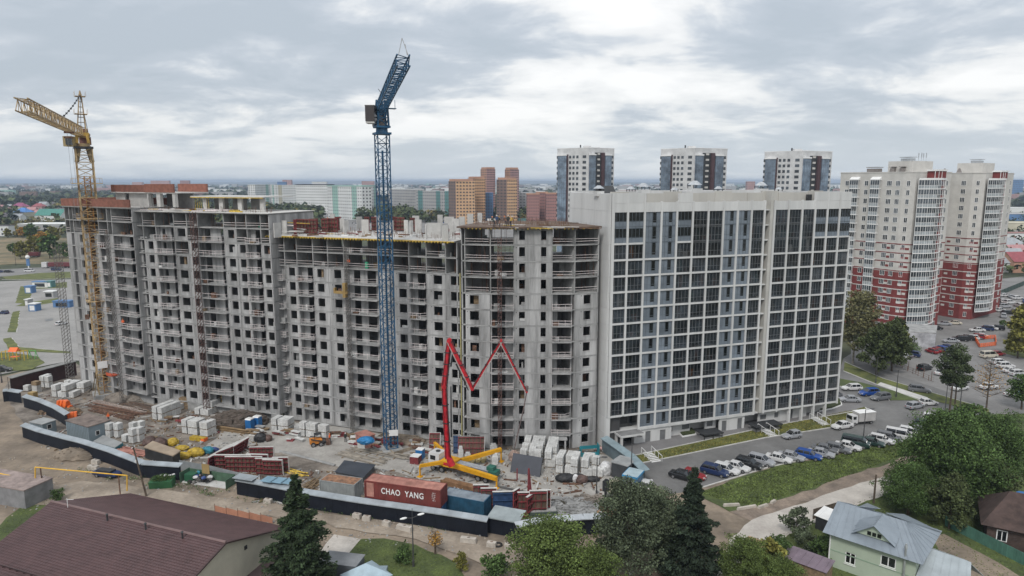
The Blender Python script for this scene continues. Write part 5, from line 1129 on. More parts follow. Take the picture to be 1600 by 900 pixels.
for x, y, k, c, a, lab in ((1237, 679, 'hatch', 'silver', frd + math.pi, 'silver hatchback standing alone by the middle stairs'), (1316, 664, 'sedan', 'white', frd + math.pi, 'white sedan with a dark roof in front of the small truck'), (1331, 605, 'wagon', 'white', frd + 2.9, 'white estate car at the right corner of the white building'), (1358, 613, 'suv', 'blue', frd + 3.0, 'bright blue off roader on the side street'),
                           (1376, 620, 'suv', 'grey', frd + 3.1, 'dark grey car right of the blue off roader'), (1328, 623, 'sedan', 'silver', frd + 2.7, 'silver sedan rounding the corner of the planting bed'), (1304, 617, 'suv', 'grey', frd + .3, 'dark car half under the corner of the white building'), (1437, 608, 'suv', 'grey', frd - .8, 'grey estate driving down the side road'), (1430, 633, 'wagon', 'silver', frd + .1, 'silver estate crossing the junction'), (1451, 628, 'hatch', 'white', frd - .2, 'small white trailer like car beside the silver estate'),
                           (1016 - 6, 756, 'hatch', 'white', 1.2, 'white hatchback right of the blue cabin'),
                           (1394, 557, 'suv', 'white', 2.2, 'white off roader at the left of the fenced car park'), (1405, 555, 'wagon', 'white', 2.2, 'white car second from the left in the fenced car park'), (1413, 554, 'sedan', 'grey', 2.2, 'grey car third in the fenced car park'), (1424, 553, 'suv', 'dkblue', 2.4, 'dark blue car at the right end of that short row'),
                           (1445, 574, 'suv', 'black', .5, 'black sport car alone in the fenced car park'), (1471, 581, 'sedan', 'white', .6, 'white car seen behind the pines'), (1497, 572, 'sedan', 'white', .5, 'white car seen between pine branches'),
                           (1456, 548, 'hatch', 'red', 1.8, 'red car behind the service building'), (1463, 546, 'sedan', 'red', 1.8, 'dark red car beside the red one'), (1470, 545, 'suv', 'blue', 1.8, 'blue car beside the dark red one'), (1478, 543, 'suv', 'dkblue', 1.8, 'dark blue car at the end of that row'),
                           (1486, 532, 'sedan', 'silver', 3.0, 'silver car nearest the orange netting at the left'), (1500, 529, 'suv', 'black', 2.7, 'black car second in the middle row'), (1509, 528, 'suv', 'black', 2.7, 'black car third in the middle row'), (1517, 527, 'wagon', 'white', 2.7, 'white estate in the middle row'), (1525, 526, 'suv', 'red', 2.7, 'dark red car in the middle row'), (1532, 524, 'sedan', 'white', 2.7, 'white sedan at the right end of the middle row'),
                           (1527, 515, 'sedan', 'white', 3.0, 'white sedan left of the dark blue car, upper row'), (1540, 513, 'suv', 'dkblue', 2.6, 'dark blue car in the upper row'), (1547, 512, 'sedan', 'white', 2.6, 'white sedan in the upper row'), (1557, 512, 'suv', 'black', 2.6, 'black car at the right end of the upper row'),
                           (1475, 505, 'sedan', 'silver', 2.9, 'silver car at the foot of the farther red tower'), (1491, 504, 'sedan', 'cream', 2.9, 'pale car right of the silver one at the tower foot'), (1461, 512, 'sedan', 'black', 3, 'black car by the foot of the nearer tower'),
                           (1545, 555, 'van', 'cream', .2, 'long pale pick up by the dark fence'), (1558, 552, 'sedan', 'red', .2, 'red car behind the pale pick up'), (1562, 565, 'wagon', 'white', .1, 'white estate, first of the line by the fence'), (1571, 571, 'suv', 'white', .1, 'white car, second of the line by the fence'), (1580, 578, 'sedan', 'white', .1, 'white car, third of the line by the fence'), (1592, 583, 'suv', 'white', .1, 'white car, fourth of the line by the fence'), (1601, 590, 'suv', 'silver', .1, 'silver car, last of the line by the fence'),
                           (1545, 603, 'sedan', 'white', .3, 'white car behind the bare tree'), (1583, 614, 'sedan', 'white', .4, 'white car near the right edge alone'), (1603, 616, 'hatch', 'teal', .4, 'turquoise car at the right edge'), (1500, 605, 'sedan', 'white', .4, 'white car behind the pine trunks'),
                           (2, 424, 'sedan', 'dkblue', .1, 'dark blue car on the highway at the left edge'), (14, 424, 'wagon', 'black', .1, 'black car second from the left edge on the highway'), (46, 423, 'van', 'white', .1, 'white van on the highway'), (88, 421, 'van', 'dkblue', .1, 'dark minivan on the highway beside the grey building'), (6, 488, 'hatch', 'dkblue', 2.8, 'dark blue hatchback at the left edge on the car park'), (2, 577, 'suv', 'black', .2, 'black car at the left edge below the playground'), (96, 505, 'hatch', 'white', 1.2, 'white car by the booths of the left car park')):
    p = at(x, y, .7); car(k, c, (p.x, p.y, 0), a, lab)
for i, (x, y, c) in enumerate([(1571, 461, 'white'), (1580, 463, 'silver'), (1590, 465, 'white'), (1566, 470, 'white'), (1578, 472, 'white'), (1592, 477, 'white'), (1570, 478, 'silver'), (1602, 470, 'blue'), (1560, 466, 'grey'), (1586, 485, 'silver'), (1575, 488, 'black'), (1598, 490, 'white'), (1563, 484, 'white'), (1568, 493, 'silver'), (1604, 480, 'black')]):
    p = at(x, y, .7); car(random.choice(('sedan', 'suv', 'wagon')), c, (p.x, p.y, 0), U(-.4, .4) + (1.3 if i % 2 else 0), 'car on the far car park at the right edge, %s' % ('blue' if c == 'blue' else c), 'cars on the far right car park', True)
random.seed(31)
for i in range(170):       # parked far behind the site
    x, y = U(485, 605), 0; y = U(336, 352)
    if i > 60: x = U(690, 900); y = U(343, 356)
    p = at(x, y, .7); k = random.choice(('sedan', 'suv', 'wagon')); c = random.choice(('white', 'white', 'silver', 'grey', 'black', 'blue', 'white'))
    t = thing('parked_car', 'tiny distant car parked behind the building site', 'car', (p.x, p.y, .03), random.choice((.3, 1.8)) + U(-.1, .1), 'distant cars behind the site')
    b, g, r, wh = CM[k][:4]; slot(ob('body', b, t), CP[c]); slot(ob('roof', r, t), CP[c]); ob('windows', g, t)
# small box truck
p = at(1342, 662); t = thing('box_truck', 'small white box truck facing the white sedan at the end of the grass strip', 'truck', p, frd + math.pi - .1)
MB().b2(-3.0, .9, -.95, .95, .75, 2.5).build('cargo_box', M('box_panel', (.42, .41, .40), .7), t); MB().b2(-3.05, .95, -1, 1, 2.5, 2.56).build('box_roof', whitep, t)
MB().xprism([(-.9, .5), (.9, .5), (.88, 1.3), (.78, 2.05), (-.78, 2.05), (-.88, 1.3)], 1.05, 2.35).build('cab', CP['white'], t); MB().q([(2.37, -.78, 1.25), (2.37, .78, 1.25), (2.36, .7, 1.95), (2.36, -.7, 1.95)]).b2(1.4, 2.1, -.9, .9, 1.3, 1.85).build('windscreen', cglass, t)
MB().b2(-3, 2.3, -.4, .4, .45, .7).build('chassis', dark, t)
for x in (-2.1, 1.7):
    for s in (-1, 1): ob('wheel', CM['suv'][3], t, (x, s * .8, .36))
# lorry with dark red trailer on the highway, red trailer parked
for x0, x1, y, lab in ((77, 112, 419, 'white lorry cab pulling a dark red tipper trailer on the highway'), (46, 62, 402, 'dark red trailer parked among the autumn trees')):
    a, b = at(x0, y), at(x1, y); L = (b - a).length; t = thing('lorry' if x0 > 60 else 'trailer', lab, 'lorry' if x0 > 60 else 'trailer', a, 0.03)
    MB().b2(.2, L, -1.2, 1.2, 1.1, 3.3).build('trailer_body', M('maroon_paint', (.13, .03, .035), .6), t); MB().b2(0, L, -.5, .5, .7, 1.1).build('chassis', dark, t)
    if x0 > 60: MB().b2(-3.4, -.6, -1.2, 1.2, .7, 3.4).build('cab', CP['white'], t); MB().b2(-3.43, -3.2, -1, 1, 1.9, 2.9).build('windscreen', cglass, t)
    for x in (-2.6, -1.2, L * .7, L * .85) if x0 > 60 else (L * .3, L * .8):
        for s in (-1, 1): ob('wheel', CM['suv'][3], t, (x, s * 1.0, .5)).scale = (1.5, 1.5, 1.5)
# wrecked dark trailer by the poles
p = at(168, 744); t = thing('scrap_car', 'dark stripped car body lying by the dirt track', 'car wreck', p, -.25)
ob('body', CM['wagon'][0], t); slot(t.children[0] if t.children else kids(t)[0], CP['dkblue']); MB().b2(-1.6, 1.2, -.6, .6, .9, 1.15).build('open_frame', dark, t)
for x in (-1.3, 1.4):
    for s in (-1, 1): ob('wheel', CM['suv'][3], t, (x, s * .8, .3))
# wheel loader / skid steer
p = at(498, 695); t = thing('skid_steer_loader', 'small orange and black loader on the concrete between the block pallets', 'loader', p, .35)
lo = M('loader_orange', (.55, .20, .03), .5)
MB().xprism([(-.75, .5), (.75, .5), (.75, 1.25), (.5, 1.35), (-.5, 1.35), (-.75, 1.25)], -1.6, .6).build('body', lo, t)
mb = MB(); [mb.bar((x, y, 1.3), (x * .9, y, 2.15), .1) for x in (-.7, .5) for y in (-.5, .5)]; mb.b2(-.75, .55, -.6, .6, 2.12, 2.2); mb.build('cab_frame', dark, t)
mb = MB(); [mb.bar((-1.4, s * .85, 1.5), (1.4, s * .85, .7), .16) for s in (-1, 1)]; mb.build('lift_arm', dark, t); MB().xprism([(-.95, .1), (.95, .1), (.95, .75), (-.95, .75)], 1.3, 2.0).build('bucket', rust, t)
for x in (-1.0, .35):
    for s in (-1, 1): ob('wheel', CM['suv'][3], t, (x, s * .95, .42)).scale = (1.3, 1.5, 1.3)
# ================================================================== tower cranes
def truss(mb, p0, p1, w0, w1, n, r=.07, h0=None, h1=None, tri=False, rd=None):
    p0, p1 = Vector(p0), Vector(p1); d = (p1 - p0); L = d.length; d.normalize(); up = Vector((0, 0, 1)) if abs(d.z) < .9 else Vector((0, 1, 0)); s = d.cross(up).normalized(); u = s.cross(d); rd = rd or r * .6
    h0 = h0 or w0; h1 = h1 or w1
    def ring(t):
        c = p0.lerp(p1, t); w = w0 + (w1 - w0) * t; h = h0 + (h1 - h0) * t
        return [c + s * (w / 2) - u * (h / 2), c - s * (w / 2) - u * (h / 2)] + ([c + u * (h / 2)] if tri else [c - s * (w / 2) + u * (h / 2), c + s * (w / 2) + u * (h / 2)])
    rs = [ring(i / n) for i in range(n + 1)]; k = len(rs[0])
    for j in range(k): mb.bar(rs[0][j], rs[-1][j], r * 2)
    for i in range(n):
        for j in range(k):
            a, b = rs[i][j], rs[i][(j + 1) % k]; c, e = rs[i + 1][j], rs[i + 1][(j + 1) % k]
            mb.bar(a, e if i % 2 else c if False else e, rd * 2) if i % 2 else mb.bar(b, c, rd * 2); mb.bar(a, b, rd * 2)
    return mb
blue = M('crane_blue', (0.012, 0.078, 0.165), .55, .4, .8, rnd=.15); gold = M('crane_yellow', (0.45, 0.34, 0.18), .75, .45, .7, c2=(.20, .125, .07), rnd=.15)
# --- blue crane
bp = at(611, 703); bc = thing('tower_crane', 'tall blue lattice tower crane standing before the grey building', 'crane', bp, .45)
sec = truss(MB(), (0, 0, 0), (0, 0, 2.9), 2.0, 2.0, 2, .085, rd=.045).mesh('mast_section', blue)
NB = 19
for k in range(NB): ob('mast_section', sec, bc, (0, 0, .6 + k * 2.9))
MB().b2(-1.8, 1.8, -1.8, 1.8, 0, .5).build('base_block', conc2, bc)
mb = MB(); mb.b2(-.15, .15, -.1, .1, 0, NB * 2.9 - 2)
for k in range(int(NB * 2.9 / .8)): mb.bar((-.25, .25, k * .8 + .6), (.25, .25, k * .8 + .6), .05)
mb.build('ladder', blue, bc)
mt = .6 + NB * 2.9
top_b = thing('x', '', '') if False else None
MB().b2(-1.3, 1.3, -1.3, 1.3, mt, mt + .35).tube((0, 0, mt + .35), (0, 0, mt + 1.1), 1.0, .95, 14).b2(-1.2, 1.2, -1.2, 1.2, mt + 1.1, mt + 1.4).build('slewing_ring', blue, bc)
loc_inv = lambda par, v: Matrix.Rotation(-par.rotation_euler[2], 3, 'Z') @ (Vector(v) - Vector(par.location))
base = Vector((bp.x, bp.y, 0)); Zj = mt + 4.6
root = Vector((bp.x + .35, bp.y - 1, Zj)); tip = ad(630.5, 94, 74.0)
jd = (tip - root); jdir = jd.normalized(); side = jdir.cross(Vector((0, 0, 1))).normalized()
mb = MB(); truss(mb, loc_inv(bc, (bp.x, bp.y, mt + 1.4)), loc_inv(bc, (bp.x + .2, bp.y - .4, Zj + 1.0)), 1.9, 1.4, 3, .14); mb.build('tower_head', blue, bc)
mb = MB(); truss(mb, loc_inv(bc, root - jdir * 1.5), loc_inv(bc, tip), 1.5, 1.3, 24, .07, 1.35, 1.1, rd=.036); 
mb.build('jib', blue, bc)
mb = MB(); mb.bar(loc_inv(bc, tip + side * .5 + Vector((0, 0, .5))), loc_inv(bc, tip + side * .1 + Vector((0, 0, 2.2))), .06); mb.bar(loc_inv(bc, tip - side * .5 + Vector((0, 0, .5))), loc_inv(bc, tip + side * .1 + Vector((0, 0, 2.2))), .06); mb.bar(loc_inv(bc, tip - side * .4 + Vector((0, 0, .5))), loc_inv(bc, tip - side * .2 + Vector((0, 0, 1.6))), .05); mb.build('jib_tip_mast', M('galv_pole', (.4, .4, .4), .5), bc)
cj = root - jdir * 1.5; ce = cj - Vector((jdir.x, jdir.y, 0)).normalized() * 11
mb = MB(); truss(mb, loc_inv(bc, cj), loc_inv(bc, ce), 1.5, 1.5, 6, .1, .7, .7); mb.build('counter_jib', blue, bc)
for q in range(3):
    c = loc_inv(bc, ce + Vector((0, 0, -1.2)) + Vector((jdir.x, jdir.y, 0)).normalized() * (q * .55)); MB().box(tuple(c), (2.4, .4, 2.4), 0, math.atan2(jdir.y, jdir.x) + math.pi / 2 - .45).build('counterweight', M('counterweight_dark', (.10, .085, .08), .8), bc)
cc = ad(579.5, 178, bp.y - 1.2); c = loc_inv(bc, cc)
MB().box(tuple(c), (1.5, 2.0, 2.5), 0, -.45).build('operator_cab', M('cab_dark', (.05, .042, .042), .35), bc); MB().box((c.x, c.y, c.z - 1.42), (1.4, 1.9, .3), 0, -.45).build('cab_floor', conclt, bc); MB().box((c.x, c.y, c.z + 1.3), (1.6, 2.1, .1), 0, -.45).build('cab_roof', M('cab_roof_grey', (.2, .19, .18)), bc)
mb = MB(); a = loc_inv(bc, root + Vector((1.0, -2, -.6))); mb.box(tuple(a + Vector((.8, 0, 0))), (1.6, 1.0, .12)); mb.bar(a + Vector((1.5, 0, 0)), a + Vector((1.5, 0, 1.4)), .07); mb.bar(a + Vector((.4, 0, 0)), a + Vector((.4, 0, 1.4)), .07); mb.build('service_platform', blue, bc)
mb = MB(); a = root + jd * .22; mb.bar(loc_inv(bc, a), loc_inv(bc, ad(591, 139, a.y)), .08); mb.build('lamp_arm', dark, bc)
MB().box((0.2, -1.2, 3.6), (1.6, .06, 1.1), 0, -.3).build('notice_board', whitep, bc)
# timber box round the crane foot
t = thing('timber_enclosure', 'low board enclosure with sandy floor around the foot of the blue crane', 'enclosure', at(620, 698)); P = [at(*q) - at(620, 698) for q in ((584, 690), (616, 712), (646, 702), (655, 686), (600, 680))]
for a, b in zip(P, P[1:] + P[:1]):
    d = b - a; n = max(2, int(d.length / 1.6))
    for i in range(n): c = a + d * ((i + .5) / n); MB().box((c.x, c.y, .35), (d.length / n - .05, .08, .6), 0, math.atan2(d.y, d.x)).build('board', M('pale_timber', (.30, .25, .19), .9, .3, 1.5, rnd=.2), t)
# --- yellow crane
yp = at(167, 619); yc = thing('tower_crane', 'weathered yellow lattice tower crane at the far left block', 'crane', yp, .62)
sec = truss(MB(), (0, 0, 0), (0, 0, 3.0), 3.0, 3.0, 2, .11, rd=.06); 
for k in range(3): sec.bar((-.3, 0, k + .5), (.3, 0, k + .5), .05)
sec = sec.mesh('mast_section', gold); NY = 18
for k in range(NY): ob('mast_section', sec, yc, (0, 0, 1 + k * 3.0))
mb = MB(); truss(mb, (.2, .2, 1), (.2, .2, 1 + NY * 3 - 6), 1.1, 1.1, NY * 2, .07); mb.build('inner_stair', M('gold_rust', (.42, .20, .05), .7, .3, .6), yc)
MB().b2(-2.6, 2.6, -2.6, 2.6, 0, 1).build('base_block', conc2, yc)
mb = MB()
for s in ((-1, -1), (1, -1), (1, 1), (-1, 1)): mb.bar((s[0] * 2.5, s[1] * 2.5, .9), (s[0] * 1.5, s[1] * 1.5, 6), .18)
mb.build('base_brace', M('gold_dirty', (.22, .17, .10), .8, .4, .8), yc)
for z, s in ((22, 2.1), (40, 2.3), (47.5, 2.7)):
    mb = MB(); 
    for a, b in (((-s, -s), (s, -s)), ((s, -s), (s, s)), ((s, s), (-s, s)), ((-s, s), (-s, -s))):
        mb.bar((*a, z), (*b, z), .14); mb.bar((*a, z + 1.1), (*b, z + 1.1), .06); mb.bar((*a, z), (*a, z + 1.1), .06)
        c = ((a[0] + b[0]) / 2 * .86, (a[1] + b[1]) / 2 * .86, z); mb.box(c, (abs(b[0] - a[0]) or .6, abs(b[1] - a[1]) or .6, .06))
    mb.build('mast_platform', gold, yc)
mt = 1 + NY * 3
mb = MB(); [mb.tube((a * 1.4, b * 1.4, mt - 3), (a * .9, b * .9, mt + .3), .35, .5, 4) for a in (-1, 1) for b in (-1, 1)]; mb.build('mast_head', M('gold_dirty', (.22, .17, .10), .8, .4, .8), yc); MB().b2(-1.75, 1.75, -1.75, 1.75, mt - .2, mt + .25).build('dark_collar', dark, yc)
MB().tube((0, 0, mt + .25), (0, 0, mt + .9), 1.3, 1.3, 12).build('slewing_ring', gold, yc)
zr = mt + 2.4
yroot = Vector((yp.x, yp.y - 1.0, zr + 1.0)); ytip = ad(33.5, 163, 84.0); yd = (ytip - yroot); yh = Vector((yd.x, yd.y, 0)).normalized(); ys = Vector((-yh.y, yh.x, 0))
LI = lambda v: loc_inv(yc, v)
mb = MB(); cap = Vector((yp.x, yp.y, 0))
for a in (-1, 1):
    for b in (-1, 1): mb.bar(LI(cap + ys * a * 1.1 + yh * b * 1.1 + Vector((0, 0, mt + .9))), LI(cap + ys * a * .9 + yh * b * .9 + Vector((0, 0, zr + .6))), .45)
mb.box(tuple(LI(cap + Vector((0, 0, zr + .4)))), (2.4, 2.2, .7)); mb.build('turntable', M('gold_bright', (.50, .32, .07), .6, .3, .6), yc)
mb = MB(); truss(mb, LI(yroot + yh * .3), LI(ytip), 1.5, 1.3, 30, .07, 1.75, 1.5, rd=.038); mb.build('jib', gold, yc)
ap = LI(ad(124.5, 143, yp.y)); mb = MB(); b0 = LI(cap + Vector((0, 0, zr + .8)))
for s in ((-.8, -.8), (.8, -.8), (.8, .8), (-.8, .8)): mb.bar((b0.x + s[0], b0.y + s[1], b0.z), (ap.x + s[0] * .25, ap.y + s[1] * .25, ap.z - .6), .16)
n = 8
for i in range(1, n):
    f = i / n; c = b0.lerp(ap, f); r_ = .8 * (1 - f) + .2 * f; [mb.bar((c.x + a * r_, c.y + b * r_, c.z), (c.x + b * r_ * -1 * (1 if a == b else -1) , c.y + a * r_ * (1 if a == b else -1), c.z), .07) for a, b in ((-1, -1), (1, -1), (1, 1), (-1, 1))]
mb.tube(ap - Vector((0, 0, .8)), ap + Vector((0, 0, .2)), .35, .12, 6); mb.build('apex_tower', gold, yc)
for f, s in ((.45, 1.2), (.88, 1.0)):
    c = b0.lerp(ap, f); mb = MB(); mb.box(tuple(c), (s * 1.9, s * 1.9, .1)); [mb.bar((c.x + a * s, c.y + b * s, c.z), (c.x + a * s, c.y + b * s, c.z + 1), .05) for a in (-1, 1) for b in (-1, 1)]; mb.build('apex_platform', gold, yc)
pa = LI(yroot + yd * .42 + Vector((0, 0, .9)))
mb = MB(); a0 = ap - Vector((0, 0, .7))
for i in range(9): 
    f = i / 9; g = (i + 1) / 9; sag = lambda t: Vector((0, 0, -.35 * math.sin(math.pi * t))); mb.bar(a0.lerp(pa, f) + sag(f), a0.lerp(pa, g) + sag(g), .12); mb.box(tuple(a0.lerp(pa, g) + sag(g)), (.3, .3, .3))
mb.build('jib_tie', dark, yc)
cjr = cap - yh * 1.0 + Vector((0, 0, zr + .6)); cje = cap - yh * 7.5 + Vector((0, 0, zr + .4)); 
mb = MB(); truss(mb, LI(cjr), LI(cje), 1.8, 1.8, 5, .13, .7, .7); mb.build('counter_jib', gold, yc)
mb = MB(); a = LI(cap - yh * 5 + Vector((0, 0, zr + 1.4))); mb.tube(a + Vector((-.8, 0, 0)), a + Vector((.8, 0, 0)), .6, .6, 10); mb.build('winch', rust, yc)
for q in range(3): c = LI(cap - yh * (6.2 + q * .5) + Vector((0, 0, zr - .6))); MB().box(tuple(c), (.42, 2.2, 1.7), 0, math.atan2(yh.y, yh.x) - .62).build('counterweight', M('counterweight_rust', (.20, .10, .085), .85), yc)
mb = MB(); mb.bar(a0, LI(cje + ys * .7 + Vector((0, 0, .4))), .09); mb.bar(a0, LI(cje - ys * .7 + Vector((0, 0, .4))), .09); mb.build('counter_tie', dark, yc)
c = LI(ad(108.5, 221, yp.y - 2.4)); MB().box(tuple(c), (1.6, 1.8, 2.1), 0, -.62).build('operator_cab', M('cab_gold', (.33, .25, .12), .6), yc); c2_ = LI(ad(107.5, 220.5, yp.y - 3.45)); MB().box(tuple(c2_), (1.25, .3, 1.5), 0, -.62).build('cab_window', glassd, yc)
mb = MB(); tr = yroot + yd * .28 - Vector((0, 0, 1.1)); c = LI(tr); mb.box(tuple(c), (1.6, 1.6, .25)); mb.box(tuple(LI(tr - yh * -2 - Vector((0, 0, 1)))), (1.4, 1.0, .3)); mb.build('trolley', rust, yc)
mb = MB(); hk = tr.copy(); hk.z = 22; [mb.bar(LI(tr + ys * s), LI(hk + ys * s), .045) for s in (-.3, .3)]; mb.build('hoist_rope', M('rope_grey', (.25, .25, .26), .6), yc); MB().box(tuple(LI(hk)), (.7, .7, .9)).build('hook_block', rust, yc)
MB().box((-.4, -1.9, 7.8), (1.9, .06, 1.6), 0, 0).build('notice_board', whitep, yc)

# ================================================================== concrete pump truck
red = M('pump_red', (0.50, 0.018, 0.028), .45, .35, 1.5, fine=.1); yl = M('pump_yellow', (0.66, 0.33, 0.012), .45, .15, .8)
A, B = at(676, 730), at(768, 752); dv = B - A; rzp = math.atan2(dv.y, dv.x); L = dv.length + 1.0
pt = thing('concrete_pump_truck', 'concrete pump truck with white cab, yellow outriggers and a red folded boom', 'pump truck', A, rzp)
# local: x from cab (0) to rear (L)
MB().xprism([(-1.2, .9), (1.2, .9), (1.2, 2.0), (1.05, 3.1), (-1.05, 3.1), (-1.2, 2.0)], 0, 2.1).build('cab', CP['white'], pt)
MB().b2(-.03, .3, -1.0, 1.0, 1.9, 2.85).b2(.4, 1.4, -1.23, 1.23, 2.0, 2.7).build('cab_window', cglass, pt); MB().b2(-.06, .2, -1.1, 1.1, 1.0, 1.6).build('grille', dark, pt); MB().tube((1.2, 0, 3.1), (1.2, 0, 3.25), .4, .4, 10).build('roof_hatch', dark, pt)
MB().b2(.3, L, -.5, .5, .8, 1.2).build('chassis', M('chassis_red', (.25, .02, .02), .6), pt)
for x in (.9, 2.6, L - 2.9, L - 1.5):
    for s in (-1, 1): ob('wheel', CM['suv'][3], pt, (x, s * 1.0, .52)).scale = (1.6, 1.7, 1.6)
MB().b2(2.4, 5.0, -1.25, 1.25, 1.25, 2.2).build('front_deck', yl, pt); MB().b2(2.9, 4.0, -1.27, -1.251, 1.5, 2.0).build('red_emblem', red, pt)
MB().b2(5.0, L - .6, -.9, .9, 1.25, 1.7).build('pump_deck', M('grey_deck', (.16, .16, .17), .5), pt)
mb = MB(); [mb.tube((5.2 + .0, y, 1.95), (L - .5, y, 1.85), .16, .16, 8) for y in (-.4, .1, .55)]; mb.build('pumping_cylinder', met, pt)
MB().b2(L - 1.2, L + .2, -.8, .8, 1.2, 2.0).b2(L - 1.6, L - .4, -.6, .6, 2.0, 2.6).build('hopper', M('hopper_teal', (.03, .13, .10), .5), pt)
def W2(v): return Matrix.Rotation(-rzp, 3, 'Z') @ (Vector(v) - A)
def arm(p, q, r0, r1, mat, nm, leg=None):
    mb = MB(); mb.tube(p, q, r0, r1, 4, sq=True)
    if leg is not None: mb.bar(q, (q[0], q[1], .05), .22); mb.box((q[0], q[1], .08), (.8, .8, .12))
    mb.build(nm, mat, pt)
def gp(x, y, z): return W2(at(x, y, z))
arm((3.0, -.9, 1.9), gp(656, 728, 1.9), .3, .22, yl, 'outrigger', 1); arm((5.2, 1.0, 1.9), gp(783, 702, 2.3), .34, .28, yl, 'outrigger', 1); arm((4.2, -1.0, 1.8), gp(776, 748, 1.6), .36, .3, yl, 'outrigger', 1); arm((3.0, 1.0, 1.9), gp(679, 692, 1.9), .3, .22, yl, 'outrigger', 1)
# boom in a plane facing the street
Yb = at(697, 735, 2.2).y
pts = [ad(x, y, Yb - .3 * i) for i, (x, y) in enumerate(((700, 716), (694, 604), (702, 532), (738, 607), (783, 532), (823, 612)))]
MB().tube(W2(pts[0] - Vector((-.6, 0, 1.2))), W2(pts[0] + Vector((.1, 0, .2))), .62, .45, 10).build('boom_turret', red, pt)
for i, (r0, r1, off) in enumerate(((.36, .30, 0), (.34, .29, 0), (.28, .24, .25), (.17, .15, -.2), (.17, .12, .2))):
    a, b = pts[i], pts[i + 1]; mb = MB(); mb.tube(W2(a), W2(b), r0, r1, 4, sq=True); mb.tube(W2(b + Vector((0, -.35, 0))), W2(b + Vector((0, .35, 0))), r1 * 1.25, r1 * 1.25, 10)
    d = (b - a).normalized(); nn = Vector((d.z, 0, -d.x)); mb.build('boom_section', red, pt)
    mb = MB(); mb.tube(W2(a + nn * (r0 + .1) + Vector((0, -.25, 0))), W2(b + nn * (r1 + .1) + Vector((0, -.25, 0))), .08, .08, 6); mb.build('delivery_pipe', M('pipe_pale', (.40, .34, .32), .6) if i > 1 else dark, pt)
    mb = MB(); [mb.tube(W2(a.lerp(b, q / 5) + nn * (r0 * -.9) + Vector((0, -.3, 0))), W2(a.lerp(b, (q + 1) / 5) + nn * (-r1 * (.9 + .5 * (q % 2))) + Vector((0, -.3, 0))), .045, .045, 5) for q in range(5)]; mb.build('hydraulic_hose', dark, pt)
    for q in (.25, .5, .75): c_ = W2(a.lerp(b, q)); MB().box(tuple(c_), (r0 * 2.5, r0 * 2.5, .12)).build('pipe_clamp', dark, pt)
    if i in (0, 1, 2):
        mb = MB(); mb.tube(W2(a.lerp(b, .45 if i else .3) + nn * (r0 + .35)), W2(b + nn * (r1 + .45) * (1 if i else 1.4)), .14, .09, 7); mb.build('hydraulic_ram', dark, pt)
hp = [pts[-1], ad(818, 640, Yb - 1), ad(812, 665, Yb - .8), ad(804, 700, Yb - .6)]
mb = MB(); [mb.tube(W2(a), W2(b), .10, .09, 7) for a, b in zip(hp, hp[1:])]; mb.tube(W2(pts[-1] + Vector((0, 0, .9))), W2(pts[-1]), .28, .2, 6); mb.build('end_hose', M('hose_grey', (.16, .12, .115), .8), pt)
cu = None
# bundle of bags under the hose
# ================================================================== the building yard
random.seed(77)
foil = M('white_block_wrap', (0.60, 0.60, 0.585), .7, .12, 2.0, rnd=.1, c2=(.42, .42, .41)); pallet = M('pallet_wood', (.24, .17, .10), .9, .3, 3)
_pm = {}
def palletmesh(v, w=1.15, h=1.25):
    k = (v, w, h)
    if k in _pm: return _pm[k]
    a = MB(); b = MB(); rows, cols = 3, 3
    for i in range(cols):
        for j in range(rows):
            b.b2(-w / 2 + w * i / cols + .012, -w / 2 + w * (i + 1) / cols - .012, -w / 2 + .01 * (j % 2), w / 2 - .01 * (i % 2), .14 + h * j / rows + .01, .14 + h * (j + 1) / rows - .01)
    for i in (-1, 0, 1): a.b2(i * .48 - .06, i * .48 + .06, -w / 2, w / 2, 0, .13)
    _pm[k] = (b.mesh('blocks', foil), a.mesh('pallet', pallet)); return _pm[k]
def pal(loc, rz, label, group, h=1.25, w=1.15):
    b, a = palletmesh(0, w, h); t = thing('block_pallet', label, 'pallet', loc, rz, group); ob('blocks', b, t); ob('pallet', a, t); return t
def cluster(px, nx, ny, tiers, label, group, rz=None, gap=1.22, drop=.08, w=1.15, h=1.25):
    """a stand of wrapped pallets: px is its left front foot"""
    o = at(*px); rz = frd - .7 if rz is None else rz; c, s = math.cos(rz), math.sin(rz)
    for i in range(nx):
        for j in range(ny):
            if R() < drop: continue
            T = tiers if isinstance(tiers, int) else tiers[min(j, len(tiers) - 1)]
            for k in range(T if R() > .12 else max(1, T - 1)):
                x = (i + .5) * (gap + (0.16 if i % 2 else 0)); y = (j + .5) * gap
                pal((o.x + x * c - y * s + U(-.04, .04), o.y + x * s + y * c, .04 + k * (h + .15)), rz + U(-.03, .03), label, group, h, w)
Y0 = -.36
cluster((81, 621), 5, 4, (2, 2), 'white wrapped block pallet in the stand before the red lined back fence', 'block pallets by the back fence', -.15)
cluster((62, 606), 2, 2, (2, 2), 'white wrapped block pallet in the tall pair at the left of the back fence', 'block pallets, tall left pair', -.2)
cluster((36, 612), 1, 1, 1, 'single white block pallet at the left end of the back fence', 'single pallets', 0)
cluster((238, 656), 2, 4, (2, 2), 'white block pallet in the stand before the open garage bay', 'block pallets before the garage bay', Y0); cluster((266, 640), 2, 2, 1, 'low block pallet right of the garage bay stand', 'low pallets by the garage bay', Y0)
cluster((304, 648), 3, 3, (1, 2), 'white block pallet in the stand left of the yellow trestle', 'block pallets by the yellow trestle', Y0)
cluster((284, 678), 5, 2, 2, 'white block pallet in the square stand left of the yellow bags', 'block pallets in the square stand', Y0 + .05, drop=0)
